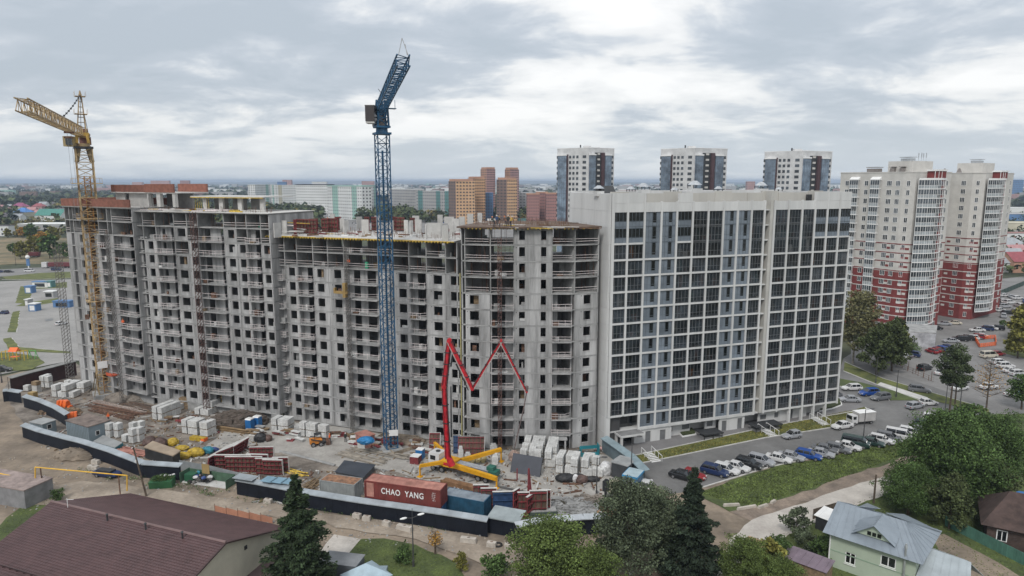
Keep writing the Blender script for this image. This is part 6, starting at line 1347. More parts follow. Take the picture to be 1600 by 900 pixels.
for i, (x, y) in enumerate(((173, 683), (186, 683), (198, 690), (209, 692), (219, 690), (210, 682), (221, 680))): 
    for k in range(2 if i not in (2,) else 1): pal(at(x, y, 0) + Vector((0, 0, .04 + k * 1.4)), Y0, 'white block pallet in the loose group right of the grey cabin', 'block pallets right of the grey cabin')
cluster((424, 676), 4, 2, (2, 2), 'white block pallet in the left stand behind the skid steer', 'block pallets, left stand', Y0 + .1); cluster((468, 682), 5, 1, 2, 'white block pallet in the right stand behind the skid steer', 'block pallets, right stand', Y0, drop=0)
cluster((812, 728), 5, 6, (2, 2, 2), 'white block pallet in the large stand behind the dark leaning panel', 'block pallets, large stand', Y0 + .2, drop=.02); cluster((868, 740), 5, 3, (2, 2), 'white block pallet in the stand right of the large one', 'block pallets, stand beside the large one', Y0 + .1, drop=.02)
cluster((908, 742), 3, 2, (1, 2), 'greyish block pallet at the right end of the stands', 'block pallets, right end', Y0, drop=.1)
t = thing('orange_barriers', 'heap of bright orange plastic barriers beside the grey cabin', 'barriers', at(104, 640), -.2); om = M('orange_plastic', (.85, .16, .03), .5, .15, 1.2)
for i in range(5):
    for k in range(2 if i < 4 else 1): MB().xprism([(-.7, 0), (.7, 0), (.4, 1.0), (-.4, 1.0)], i * .62 - 1.7, i * .62 - 1.16).build('barrier', om, t, (0, U(-.2, .2), k * 1.02), U(-.04, .04))
t = thing('orange_barriers', 'smaller orange and white plastic barrier pile in front of the big orange heap', 'barriers', at(113, 652), .4)
for i in range(3): MB().xprism([(-.7, 0), (.7, 0), (.4, 1.1), (-.4, 1.1)], i * .62 - .9, i * .62 - .36).build('barrier', om, t)
# --- containers and cabins
def corr(L, W, H, mat, mtop, par, step=.55):
    """corrugated container body, local x along the length, y inwards"""
    mb = MB(); n = int(L / step)
    for i in range(n):
        x = L * (i + .5) / n; mb.b2(x - L / n * .27, x + L / n * .27, -.035, .0, .18, H - .18); 
    for i in range(4): y = W * (i + .5) / 4; mb.b2(L, L + .035, y - .2, y + .2, .18, H - .18)
    mb.build('corrugation', mat, par); MB().b2(0.001, L - .001, .001, W, .02, H - .02).build('shell', mat, par)
    mb = MB()
    for x in (0, L): 
        for y in (0, W): mb.box((x, y, H / 2), (.16, .16, H))
    for z in (.08, H - .06): mb.b2(.08, L - .08, -.06, .06, z - .07, z + .07); mb.b2(.08, L - .08, W - .06, W + .06, z - .07, z + .07); mb.b2(L - .06, L + .06, .08, W - .08, z - .07, z + .07); mb.b2(-.06, .06, .08, W - .08, z - .07, z + .07)
    mb.build('corner_frame', mat, par); mb = MB(); [mb.b2(L * (i + .5) / 12 - .18, L * (i + .5) / 12 + .18, .1, W - .1, H - .02, H + .02) for i in range(12)]; mb.b2(.08, L - .08, .08, W - .08, H - .05, H - .003); mb.build('roof_sheet', mtop, par)
def cont(name, label, p0, p1, z, W, H, mat, mtop, cat='container', L=None):
    a, b = at(*p0, z), at(*p1, z); d = b - a; t = thing(name, label, cat, a, math.atan2(d.y, d.x)); L = L or d.length; corr(L, W, H, mat, mtop, t); return t, L
cred = M('container_red', (.17, .035, .03), .6, .25, .6, rnd=.02, c2=(.12, .03, .025)); crt = M('container_red_faded', (.42, .20, .16), .8, .4, .5, c2=(.24, .11, .085)); cblue = M('container_blue', (.02, .085, .15), .55, .3, .7); cbt = M('container_blue_top', (.24, .28, .32), .6, .25, .6)
cont('shipping_container', 'blue container lying under the red lettered one', (572, 797), (690, 815), 0.0, 2.44, 2.55, M('container_blue2', (.04, .14, .30), .55, .3, .7), cbt)
rc, Lr = cont('shipping_container', 'dark red container lettered CHAO YANG stacked on a blue one', (571, 777), (688, 794), 2.62, 2.44, 2.6, cred, crt)
tx = bpy.data.curves.new('lettering', 'FONT'); tx.body = 'CHAO  YANG'; tx.size = 1.22; tx.extrude = .01; tx.offset = .02; tx.space_character = 1.12; to = bpy.data.objects.new('tmp', tx); COL.objects.link(to)
bpy.context.view_layer.update(); tm = bpy.data.meshes.new_from_object(to.evaluated_get(bpy.context.evaluated_depsgraph_get())); bpy.data.objects.remove(to); tm.materials.clear(); tm.materials.append(whitep)
wd = max(v.co.x for v in tm.vertices); o = ob('lettering', tm, rc, (Lr * .22, -.055, 1.0)); o.rotation_euler = (math.pi / 2, 0, 0); o.scale = (Lr * .565 / wd, 1, 1)
for s, tt_, x, z in ((.22, 'CYLU 281 5', .155, 2.2),): 
    tx = bpy.data.curves.new('l', 'FONT'); tx.body = tt_; tx.size = s; to = bpy.data.objects.new('tmp', tx); COL.objects.link(to); bpy.context.view_layer.update(); m_ = bpy.data.meshes.new_from_object(to.evaluated_get(bpy.context.evaluated_depsgraph_get())); bpy.data.objects.remove(to); m_.materials.clear(); m_.materials.append(whitep)
mb = MB()
for i in range(5):
    for j in range(6):
        if (i * 7 + j * 3) % 4: mb.b2(Lr * .895 + j * .09, Lr * .895 + j * .09 + .055, -.058, -.04, 2.05 - i * .28, 2.16 - i * .28)
mb.build('small_print', whitep, rc)
MB().b2(.25, Lr * .12, -.045, -.036, .25, 2.35).build('faded_patch', crt, rc)
cont('shipping_container', 'dark blue corrugated container right of the red one', (691, 800), (756, 813), 0.4, 2.44, 2.75, cblue, cbt)
MB().b2(0, 6, 0, 2.4, 0, .4).build('sleeper_base', rust, None, at(692, 806), frd - .9, label='rusty timber sleepers under the dark blue container', cat='sleepers')
cont('site_container', 'pale grey windowless container with a rusty brown roof', (501, 775), (554, 783), 0.0, 2.5, 2.6, M('container_grey', (.28, .30, .30), .6, .15, .8), M('rust_roof', (.30, .16, .09), .9, .5, 1.2, c2=(.12, .07, .05)))
def cabin(label, p0, p1, W, H, mat, roofm, wins, z=0, trim=None, side=()):
    a, b = at(*p0, z), at(*p1, z); d = b - a; L = d.length; t = thing('site_cabin', label, 'cabin', a, math.atan2(d.y, d.x))
    MB().b2(0, L, 0, W, 0, H).build('walls', mat, t); MB().b2(-.12, L + .12, -.12, W + .12, H, H + .14).build('roof', roofm, t)
    n = int(L / .5); mb = MB(); [mb.b2(L * i / n - .012, L * i / n + .012, -.02, 0, .05, H - .05) for i in range(1, n)]; mb.build('board_joint', dark, t)
    if trim: MB().b2(-.14, L + .14, -.15, -.10, H - .18, H + .16).b2(L + .1, L + .15, -.12, W + .12, H - .18, H + .16).b2(-.15, -.1, -.12, W + .12, H - .18, H + .16).build('trim', trim, t)
    for x, w in wins: o = MB().b2(x, x + w, -.06, -.02, 1.0, 2.0).build('window', wframe, t); MB().b2(x + .08, x + w / 2 - .04, -.075, -.06, 1.08, 1.92).b2(x + w / 2 + .04, x + w - .08, -.075, -.06, 1.08, 1.92).build('pane', glassd, o)
    for y, w in side: o = MB().b2(L + .02, L + .06, y, y + w, 1.0, 1.9).build('window', wframe, t); MB().b2(L + .06, L + .075, y + .1, y + w - .1, 1.08, 1.82).build('pane', glassd, o)
    return t
gcab = M('cabin_grey_blue', (.20, .25, .28), .6, .12, .8)
cabin('grey blue cabin with a rusty flat roof beside the site fence', (105, 681), (140, 692), 4.2, 3.0, gcab, M('cabin_roof', (.20, .16, .14), .9, .4, .8), [], 0, side=((1.2, .8),))
cabin('small grey cabin at the left corner of the site fence', (48, 677), (68, 681), 2.6, 2.2, gcab, M('cabin_roof_pale', (.30, .31, .31), .8), [], 0, side=((.8, .9),))
cabin('bright blue cabin with two white windows by the gate', (973, 768), (994, 773), 3.0, 2.7, M('cabin_blue', (.07, .14, .22), .5, .15, .6), M('cabin_roof_blue', (.38, .48, .52), .6), [(.6, 1.0)], 0, M('trim_blue', (.04, .25, .48), .5))
cabin('dark low cabin with a pale cluttered roof behind the bright blue one', (955, 745), (980, 752), 3.2, 2.5, M('cabin_dark', (.05, .055, .06), .6), M('cabin_roof_pale', (.30, .31, .31)), [], 0)
cabin('small red and white generator hut under a blue tarpaulin near the crane foot', (556, 697), (570, 704), 2.2, 2.4, M('hut_pink', (.40, .20, .17), .7, .3, 1), crt, [], 0)
t = thing('tarpaulin', 'crumpled blue tarpaulin on the red hut near the crane foot', 'tarpaulin', at(562, 694, 2.55) + Vector((.9, .8, 0))); MB().lump((0, 0, .35), (1.5, 1.1, .7), 3, jit=.09).build('tarp', M('tarp_blue', (.02, .17, .38), .45, .3, 1), t)
MB().b2(0, 1.6, -.05, 0, .2, 1.6).build('door_panel', M('hut_door', (.5, .5, .48)), thing('leaning_board', 'white board leaning on the red hut', 'board', at(559, 702), -.4))
# portable toilets, tanks, small boxes
pb = M('toilet_blue', (.02, .16, .42), .5)
for x, y, lab in ((391, 671, 'blue portable toilet at the debris heap, left one'), (403, 667, 'blue portable toilet at the debris heap, right one')):
    t = thing('portable_toilet', lab, 'toilet', at(x, y), -.3); MB().b2(-.6, .6, -.6, .6, 0, 2.1).build('body', pb, t); MB().xprism([(-.65, 0), (.65, 0), (.5, .2), (-.5, .2)], -.65, .65).build('roof', whitep, t, (0, 0, 2.1)); MB().b2(-.4, .4, -.63, -.605, .15, 1.9).build('door', M('toilet_blue2', (.015, .12, .34), .5), t)
for x, y, m, w, h, lab in ((650, 723, rustred, 1.5, 1.3, 'dark red crate beside the blue crate near the pump truck'), (657, 716, pb, 1.2, 1.7, 'blue crate with white top near the pump truck cab')):
    t = thing('crate', lab, 'crate', at(x, y), -.3); MB().b2(-w / 2, w / 2, -w / 2, w / 2, 0, h).build('crate_body', m, t); MB().b2(-w / 2 - .03, w / 2 + .03, -w / 2 - .03, w / 2 + .03, h, h + .08).build('lid', whitep, t); mb = MB(); [mb.b2(-w / 2 + w * i / 4 - .04, -w / 2 + w * i / 4 + .04, -w / 2 - .04, -w / 2, 0, h) for i in range(5)]; mb.build('rib', m, t)
for x, y, s, lab in ((720, 717, (.9, .9, 2.3), 'tall white wrapped column of blocks behind the yellow outrigger'), (731, 718, (1.1, 1, 1.3), 'short white wrapped block behind the yellow outrigger'), (773, 724, (1.1, 1.1, 2.0), 'white wrapped blocks under the tip of the yellow outrigger'), (771, 703, (1.3, 1, 1.2), 'white block stack by the foot of the red hoist')):
    t = thing('wrapped_stack', lab, 'block stack', at(x, y), .1); MB().box((0, 0, s[2] * .35), (s[0], s[1], s[2] * .7)).build('lower_blocks', foil, t); MB().box((0, 0, s[2] * .85 + .01), (s[0] * .8, s[1] * .8, s[2] * .3), top=.8).build('upper_blocks', foil, t)
t = thing('hanging_bag', 'bundle of pinkish bags hanging under the pump hose', 'bag', at(804, 716, 1.2)); MB().lump((0, 0, .3), (1.0, .9, 1.1), 3, jit=.14).build('bag_bundle', M('bag_pink', (.33, .24, .20), .9, .4, 3), t); MB().bar((0, 0, 1.2), (0, 0, 4.2), .05).build('sling', dark, t)
# dark sheets and the leaning panel
t = thing('dark_sheet', 'large flat black sheet lying beside the grey container', 'sheet', at(555, 737, .3)); P = [at(*q, 1.1) - at(555, 737, .3) for q in ((523, 736), (538, 718), (587, 725), (568, 745))]; MB().prism([p.xy for p in P], 0.6, .7).build('sheet_top', M('black_sheet', (.05, .058, .072), .6, .15, .6), t); MB().prism([(p * .94).xy for p in P], -.28, .6).build('stack_below', M('grey_stack', (.1, .1, .1)), t)
a, b = at(797, 738), at(843, 746); d = b - a; t = thing('leaning_panel', 'big dark grey panel leaning against the large stand of block pallets', 'panel', a, math.atan2(d.y, d.x)); t.rotation_euler = (-.45, 0, math.atan2(d.y, d.x)); MB().b2(0, d.length, 0, .1, 0, 3.2).build('panel_face', M('panel_dark', (.055, .06, .075), .6, .12, .6), t); mb = MB(); [mb.b2(d.length * i / 4 - .05, d.length * i / 4 + .05, .1, .2, 0, 3.2) for i in range(5)]; mb.build('rib', dark, t)  # one ribbed panel, tilted against the pallets
# red and blue formwork in the yard
def fw(x, y, w, h, rz, label, tilt=0, m=None, z=0.05): p = at(x, y); t = formwork(w, h, (p.x, p.y, z), rz, label, 'formwork panels in the yard', tilt, m, nx=max(3, int(w * 1.6))); MB().b2(-w / 2 - .1, w / 2 + .1, -.2, .14, h, h + .07).b2(w / 2, w / 2 + .1, -.2, .14, 0, h - .002).build('worn_edge', conclt, t); return t
bfw = M('blue_formwork', (.03, .07, .16), .55, .3, 1.5)
fw(736, 712, 4.6, 3.3, frd - .35, 'wide dark red formwork grid leaning on the corner block', -.35); fw(714, 709, 1.2, 3.2, frd - .3, 'narrow blue formwork panel left of the wide red grid', -.3, bfw); fw(679, 703, 1.9, 3.0, frd - .4, 'dark red formwork panel half behind the red boom', -.3)
for i in range(7): fw(338 + i * 5.5, 724 - i * 2.5, 5.0, 2.2, frd + 1.0, 'red formwork leaning in the row beside the yellow bags, number %s from the fence' % ('first', 'second', 'third', 'fourth', 'fifth', 'sixth', 'seventh')[i], .25)
for i, (x, y, w, r) in enumerate(((352, 726, 3.2, .7), (366, 734, 6, -.35), (382, 738, 6, -.35), (404, 733, 3.6, -.4), (418, 741, 3.6, -.35), (428, 742, 3.2, -.4), (410, 722, 4, -.3), (440, 738, 2.5, -.3))):
    fw(x, y, w, 2.7, frd + r, 'dark red formwork panel in the tangle left of the spruce top, %s' % ('leftmost', 'long one in front', 'long one behind', 'behind the white post', 'nearest the spruce', 'right end', 'at the back', 'small right one')[i], .1 * (i % 2))
for i, (x, y, w, m, lab) in enumerate(((752, 800, 2.2, rustred, 'red rib formwork right behind the blue container'), (764, 803, 2.2, rustred, 'red rib formwork second behind the blue container'), (789, 806, 3.4, bfw, 'blue rib formwork with a white post before the timber beam'), (806, 808, 1.4, rustred, 'tall red form beside the blue ribbed one'), (818, 810, 1.6, rustred, 'red form box under the red spire'), (828, 812, 1.6, rustred, 'second red form box by the spire'), (841, 810, 2.4, rustred, 'red ribbed form with boards, right of the spire'), (851, 806, 1.6, rustred, 'last red form before the rubble'))):
    fw(x, y, w, 4.2 - .25 * (i % 3), frd - .3 + (.9 if i in (3, 5) else 0), lab, 0, m)
t = thing('red_prop', 'tapering red steel spire sticking up among the forms', 'steel prop', at(829, 805)); MB().tube((0, 0, 0), (-.3, 0, 7.2), .55, .12, 4).build('spire', rustred, t); MB().b2(-.6, .6, -.4, .4, 0, .8).build('foot', rustred, t)
t = thing('red_prop', 'thin red stand with crossed bars on the concrete by the dark panel', 'steel prop', at(808, 752)); MB().tube((0, 0, 0), (0, 0, 2.2), .14, .1, 6).build('post', rustred, t); MB().bar((-2.2, .5, .1), (1.6, -.4, .1), .22).build('cross_bar', rust, t)
# brown timber beams behind the containers
for i, ((x0, y0), (x1, y1), lab) in enumerate((((688, 757), (770, 777), 'long brown timber beam behind the red and blue containers'), ((742, 775), (800, 788), 'brown boards continuing behind the ribbed forms'), ((775, 762), (845, 776), 'grey steel beam lying on the concrete right of the pump truck'))):
    a, b = at(x0, y0), at(x1, y1); d = b - a; t = thing('timber_beam', lab, 'beam', a, math.atan2(d.y, d.x)); mm = M('timber_brown', (.22, .12, .06), .85, .35, 1.5) if i < 2 else M('steel_grey', (.12, .12, .12), .6)
    if i < 2: MB().b2(0, d.length, 0, .2, 0, .8).build('beam', mm, t); MB().b2(0, d.length, .22, 1.6, .4, .55).build('board_top', mm, t)
    else: MB().b2(0, d.length, 0, .3, 0, .3).build('beam', mm, t); MB().b2(0, d.length, .1, .2, .3, .34).build('rail', mm, t)
# long bars and planks on the ground (rebar stacks)
def bars(label, p0, p1, n, mat, spread=1.6, layers=2, r=.07, name='bar_stack', cat='rebar', group=None):
    a, b = at(*p0), at(*p1); d = b - a; t = thing(name, label, cat, a, math.atan2(d.y, d.x), group); L = d.length
    for i in range(min(n, 18)):
        MB().tube((U(-.4, .4), U(-spread, spread) * .5, .1 + (i % layers) * 2.2 * r), (L + U(-.8, .8), U(-spread, spread) * .5, .1 + (i % layers) * 2.2 * r + U(0, .1)), r, r, 5).build('bar', mat, t)
    for q in (.2, .5, .8): MB().b2(L * q - .1, L * q + .1, -spread * .6, spread * .6, 0, .1).build('bearer', pallet, t)
bars('long rusty bars lying in the mud behind the orange heap', (141, 633), (215, 648), 16, rust, 2.2); bars('rusty bars with white tape spots lying behind the first stack', (146, 628), (228, 645), 14, M('taped_bar', (.35, .3, .27), .8, .5, 4, c2=(.1, .06, .04)), 1.6); bars('brown bars lying nearest the grey cabin roof', (143, 640), (205, 655), 14, rust, 2.0); bars('dark bar pile right of the long rusty bars', (190, 628), (236, 640), 12, M('brown_bar', (.12, .08, .06), .9), 3)
bars('thick pale beam lying slanted at the foot of the yellow crane', (134, 632), (162, 622), 2, conclt, .5, 1, .16, 'beam', 'beam'); bars('short bars by the garage bay', (196, 652), (236, 646), 8, rust, 1.5)
bars('long kerb like beam on the concrete above the spruce', (440, 706), (520, 728), 3, conc2, .5, 1, .16, 'beam', 'beam'); bars('pale boards strewn left of the crane enclosure', (535, 706), (600, 724), 14, M('board_grey', (.28, .25, .21), .9, .3, 1, rnd=.2), 3.6, 1, .09, 'board_pile', 'boards'); bars('boards in the mud by the crane enclosure, second pile', (552, 700), (640, 716), 14, M('board_grey', (.28, .25, .21)), 2.6, 2, .09, 'board_pile', 'boards')
bars('yellow timber lengths between the red forms and the spruce', (448, 736), (478, 744), 8, yel, 1.4, 2, .1, 'board_pile', 'boards'); bars('timber and plank pile right of the spruce top', (478, 766), (500, 752), 14, pallet, 2.4, 3, .09, 'board_pile', 'boards'); bars('pale timber lengths before the red forms on the right', (846, 788), (866, 800), 12, M('pale_timber', (.30, .25, .19)), 2, 4, .1, 'board_pile', 'boards')
bars('long boards along the front of the debris heap', (342, 672), (388, 679), 10, M('board_tan', (.25, .17, .09), .9), .8, 4, .12, 'board_pile', 'boards'); bars('reddish boards behind the low site fence', (188, 703), (225, 714), 14, crt, 2.8, 2, .12, 'board_pile', 'boards')
t = thing('site_platform', 'pale brown board platform on the fence left of the dumpsters', 'platform', at(250, 722)); P = [at(*q) - at(250, 722) for q in ((226, 716), (240, 706), (284, 722), (272, 730))]; MB().prism([p.xy for p in P], 1.9, 2.1).build('boards', M('board_top', (.34, .27, .20), .9), t); MB().prism([(p * .95).xy for p in P], 0, 1.9).build('frame', dark, t)
t = thing('cable_drum_rack', 'teal framed low rack with boards beside the grey cabin', 'rack', at(168, 700)); P = [at(*q) - at(168, 700) for q in ((146, 696), (162, 686), (192, 698), (180, 706))]; MB().prism([p.xy for p in P], .7, .8).build('rack_top', M('cabin_roof_pale', (.3, .31, .31)), t); MB().prism([(p * 1.04).xy for p in P], .2, .68).build('rack_edge', M('teal_paint', (.02, .16, .20), .5), t)
# bags and bundles
def bundle(label, x, y, items, name='bundle'):
    t = thing(name, label, 'bundle', at(x, y))
    for i, (dx, dy, r, c) in enumerate(items): MB().lump((dx, dy, r[2] * .7), r, 3, jit=.07).build('bag', M('bag_' + c, {'yellow': (.44, .30, .03), 'teal': (.03, .22, .30), 'blue': (.03, .06, .2), 'black': (.02, .02, .022), 'brown': (.10, .06, .05), 'grey': (.2, .19, .18), 'white': (.55, .55, .55), 'orange': (.5, .2, .05), 'pink': (.4, .2, .2)}[c], .6, .4, 1.5), t)
bundle('long yellow fabric bundle with teal end beside the red formwork', 303, 712, [(-1.5, -1.2, (1.6, .8, .7), 'yellow'), (.4, 0, (1.5, .9, .9), 'yellow'), (2.0, 1.0, (1.1, .7, .8), 'teal'), (2.7, 1.8, (1.0, .6, .5), 'blue')]); bundle('flat yellow pack left of the long yellow bundle', 275, 705, [(-.6, -.8, (1.5, .7, .5), 'yellow'), (.8, .6, (1.3, .8, .5), 'yellow'), (-1.3, -2.2, (1.2, .5, .3), 'blue')])
bundle('two brown coiled bundles behind the flat yellow packs', 243, 698, [(-1, 0, (1.2, 1.2, 1.2), 'brown'), (1.1, -.3, (1.2, 1.1, 1.1), 'brown'), (2.8, .8, (1.1, 1.0, .8), 'yellow')]); bundle('black plastic covered heap by the low blocks', 407, 690, [(0, 0, (1.2, .9, 1.0), 'black'), (1.2, .4, (.9, .8, .7), 'brown')]); bundle('black covered heap with white rags right of the leaning panel', 893, 752, [(-1, 0, (1.6, 1, .8), 'black'), (1.0, .2, (1.4, .9, .7), 'black'), (.6, -.6, (.5, .4, .9), 'white'), (1.2, -.7, (.4, .4, .7), 'white')])
bundle('crumpled grey white heap at the end of the block stand', 946, 742, [(0, 0, (1.1, .9, 1.4), 'white'), (-.8, .5, (.9, .8, 1.0), 'grey')]); bundle('grey black scrap pile before the block stand', 925, 752, [(0, 0, (1.3, .6, .5), 'black'), (-1.8, -.6, (1.1, .8, .8), 'brown')]); bundle('small grey heap by the concrete beam', 482 + 20, 722 - 30, [(0, 0, (.9, .7, .5), 'grey')])
t = thing('yellow_pack', 'bright yellow flat packet on the concrete above the yellow bundle', 'packet', at(310, 688), -.3); MB().b2(-1.6, 1.6, -.5, .5, 0, .7).build('packet', M('bag_yellow', (.44, .30, .03)), t); MB().b2(1.0, 1.7, -.52, .52, 0.02, .6).build('packet_end', om, t)
# debris heaps
def heap(label, x, y, r, mat, n=60, cat='heap', s=.35, name='rubble_heap', hh=.3):
    t = thing(name, label, cat, at(x, y)); mb = MB(); mb.lump((0, 0, 0), (r[0], r[1], r[2]), 4, jit=.05); mb.build('mound', mat, t)
    b = MB()
    for _ in range(n):
        a = U(0, 6.28); q = U(0, 1) ** .6; z = r[2] * math.sqrt(max(0, 1 - q * q)); b.box((r[0] * q * math.cos(a), r[1] * q * math.sin(a), z + .02), (U(.3, 1) * s, U(.3, 1) * s, U(.2, .8) * s), 0, U(0, 3))
    b.build('rubble', mat, t, kind='stuff'); return t
heap('brown debris and timber heap before the panel block, left of the blue toilets', 372, 662, (5.5, 3.6, 2.0), M('heap_brown', (.12, .095, .08), .95, .4, .8, c2=(.06, .05, .04), fine=.2), 160, s=1.4); heap('dark earth mound right of the yellow crane foot', 205, 622, (6, 3.5, 1.5), mud, 60); heap('sandy mound outside the low fence by the dirt track', 122, 712, (4.2, 2.8, 1.3), dirt, 40); heap('pale broken concrete rubble in the corner behind the fence curve', 885, 800, (6, 4, .8), conc2, 300, s=.8)
heap('pale rubble spread nearer the gate', 925, 790, (4, 3, .5), mud, 160, s=.7); heap('earth heap behind the enclosure of the crane foot', 640, 690, (3, 2, .8), dirt, 30); heap('grey clutter heap at the crane foot of the far block', 150, 612, (5, 3, 1.0), mud, 120, s=.9); heap('sand strip beside the orange timber at the fence curve', 940, 802, (2.5, 1.2, .8), M('sand_orange', (.30, .17, .09), .9), 20)
heap('scattered brown timber and stones outside the left fence', 95, 645, (4.4, 1.6, .6), M('timber_scrap', (.24, .17, .11), .9, .4, 1), 130, s=1.0)
for i in range(60):
    x = U(245, 715); y = 653 + (x - 245) * .105 + U(-4, 14); k = random.choice((0, 1, 2)); t = thing('material_stack', 'small stack of boards, blocks or forms along the foot of the grey building', 'stack', at(x, y), U(-.8, .2), 'small stacks along the building foot')
    for j in range(int(U(2, 5))): MB().b2(-U(.3, 1.6), U(.3, 1.6), -U(.2, .5), U(.2, .5), j * .3, j * .3 + U(.12, .28)).build('layer', (foil, pallet, rust, conc2, rustred)[int(U(0, 4.99))], t)
# yellow trestle, crates
t = thing('steel_trestle', 'yellow trestle tower with timber infill before the panel block', 'trestle', at(361, 640), .1)
mb = MB(); truss(mb, (-1.0, 0, 0), (-1.0, 0, 3.6), 1.2, 1.2, 3, .08); truss(mb, (1.0, 0, 0), (1.0, 0, 3.6), 1.2, 1.2, 3, .08); mb.build('trestle_frame', yel, t); MB().b2(-2.8, -1.7, -.4, .4, 0, 3.0).build('timber_pack', pallet, t); MB().b2(-2.9, 1.7, -.5, .5, 3.62, 3.75).build('top_boards', rustred, t)
t = thing('crate_stack', 'stack of brown wooden crates by the garage bay', 'crates', at(291, 638), -.2); [MB().b2(-1.2, 1.2, -.6, .6, k * .62, k * .62 + .56).build('crate', pallet, t) for k in range(4)]
t = thing('crate_stack', 'tall tan crate stack left of the pallets by the back fence', 'crates', at(58, 613), -.2); [MB().b2(-.7, .7, -.6, .6, k * .9, k * .9 + .85).build('crate', conclt if k < 2 else pallet, t) for k in range(3)]
t = thing('crate_stack', 'yellowish wooden box at the left end of the inner fence', 'crates', at(52, 623), -.2); [MB().b2(-.7, .7, -.6, .6, k * .8, k * .8 + .75).build('crate', M('box_tan', (.34, .24, .10), .9), t) for k in range(2)]
t = thing('timber_packs', 'timber packs and yellow tubes on the concrete behind the pump truck', 'timber', at(748, 723), .1); [MB().tube((-2 + i * .9, -.4, .4), (-1.6 + i * .9, .8, .5), .38, .38, 8).build('tube', M('tube_cream', (.5, .42, .22), .7), t) for i in range(4)]
t = thing('sack_pallet', 'pile of pale yellowish sacks beside the bright blue cabin', 'sacks', at(960, 768), .2); [MB().lump((U(-.1, .1), 0, .25 + k * .42), (1.25 - k * .08, 1.0, .26), 3, jit=.05).build('sack_layer', M('sack_pale', (.42, .38, .28), .9), t) for k in range(4)]
t = thing('bollard_frame', 'turquoise frame container by the entrance of the corner block', 'frame', at(922, 711), .15); tq = M('turquoise', (.02, .20, .24), .5); MB().b2(-1.8, 1.5, -.7, .7, 0, .2).build('base', tq, t); MB().b2(1.4, 1.5, -.7, .7, .21, 2.0).b2(-1.8, -1.7, -.7, .7, .21, 1.4).b2(-1.69, 1.39, .64, .7, .9, 1.5).build('frame_wall', tq, t)
t = thing('rubbish_pile', 'pink and white rubbish beside the turquoise frame', 'rubbish', at(944, 704)); [MB().lump((U(-1.5, 1.5), U(-.8, .8), .3), (U(.3, .7), U(.3, .6), U(.2, .5)), 2, jit=.15).build('bag', random.choice((M('bag_white', (.55, .55, .55)), M('bag_pink2', (.45, .28, .26)), conclt)), t) for _ in range(10)]
for x, y, s, lab in ((868, 798, 1.3, 'round open steel tub among the rubble'), (860, 808, 1.0, 'rectangular green skip left of the round tub')):
    t = thing('mortar_tub', lab, 'tub', at(x, y), .1); mm = M('tub_dark', (.07, .065, .05), .7)
    if s > 1.2: 
        mb = MB(); mb.tube((0, 0, 0), (0, 0, 1.1), 1.3, 1.5, 18, cap=False); mb.tube((0, 0, .2), (0, 0, .21), 1.3, 1.3, 18, 1); mb.build('tub', [mm, rust], t)
    else: MB().b2(-3.2, .9, -.8, .8, 0, 1.2).build('tub', M('skip_green', (.06, .085, .07), .7), t); MB().b2(-3.1, .8, -.7, .7, 1.2, 1.3).build('load', conc2, t)
# --- the site fence with its lean-to canopy
navy = M('fence_navy', (.007, .010, .018), .6, .3, .5, spec=.3); can = M('canopy_sheet', (.31, .345, .37), .45, .2, .5, rnd=.08)
def gallery(label, pxs, H=2.4, W=.65, h0=2.5, face=navy, side=-1, canopy=True, cm=None, name='site_fence', px_top=True):
    P = [at(*p, h0 if px_top else 0) for p in pxs]; t = thing(name, label, 'fence', (P[0].x, P[0].y, 0)); o = P[0].copy(); o.z = 0
    for a, b in zip(P, P[1:]):
        d = b - a; d.z = 0; n = max(1, round(d.length / 2.0)); rz = math.atan2(d.y, d.x); L = d.length / n; nn = Vector((d.y, -d.x, 0)).normalized() * side * -1
        for i in range(n):
            c = a + d * (i / n) - o; c.z = 0
            MB().b2(.01, L - .01, -.03, .03, .05, H).build('fence_panel', face, t, c, rz)
            mb = MB(); mb.b2(-.04, .04, .04, .14, 0, H); mb.build('post', dark, t, c, rz)
            if canopy:
                mb = MB(); y = W; mb.q([(.01, -.35, h0 - .02), (L - .01, -.35, h0 - .02), (L - .01, y, h0 + .28), (.01, y, h0 + .28)]); mb.q([(.01, y, h0 + .25), (L - .01, y, h0 + .25), (L - .01, -.35, h0 - .05), (.01, -.35, h0 - .05)]); mb.b2(.01, L - .01, -.37, -.34, h0 - .14, h0 + .0); mb.b2(L * .48, L * .52, -.34, y, h0 + .02, h0 + .06) if False else None
                mb.build('canopy_panel', cm or can, t, c, rz); MB().b2(-.03, .03, y - .06, y, 0, h0 + .2).build('canopy_post', dark, t, c, rz)
    return t
gallery('black site fence with pale canopy, left stretch beside the dirt track', [(34, 664), (60, 673), (104, 685), (125, 690), (170, 704), (222, 724), (282, 728)]); gallery('black site fence with pale canopy, main stretch before the containers', [(369, 749), (420, 758), (480, 770), (560, 783), (640, 794), (700, 803), (762, 813)])
gallery('black fence with grey flat roofed passage right of the blue container', [(762, 806), (812, 815)], cm=M('canopy_grey', (.30, .34, .35), .5), W=2.8); gallery('black site fence curving round the rubble at the right end', [(806, 822), (840, 815), (880, 812), (912, 809), (948, 808)], cm=M('canopy_white', (.42, .45, .48), .5))
gallery('short black fence corner with pale canopy at the far left', [(4, 611), (12, 610), (32, 613)]); gallery('slanting canopy fence behind the orange barriers', [(36, 619), (60, 626), (84, 636), (104, 648)])
gallery('dark red lined tall back fence at the far left', [(16, 591), (40, 584), (75, 575), (118, 564)], H=3.6, h0=3.7, W=.8, face=M('fence_dark_red', (.045, .014, .014), .6, .3, .5), cm=M('canopy_dull', (.22, .22, .21), .6))
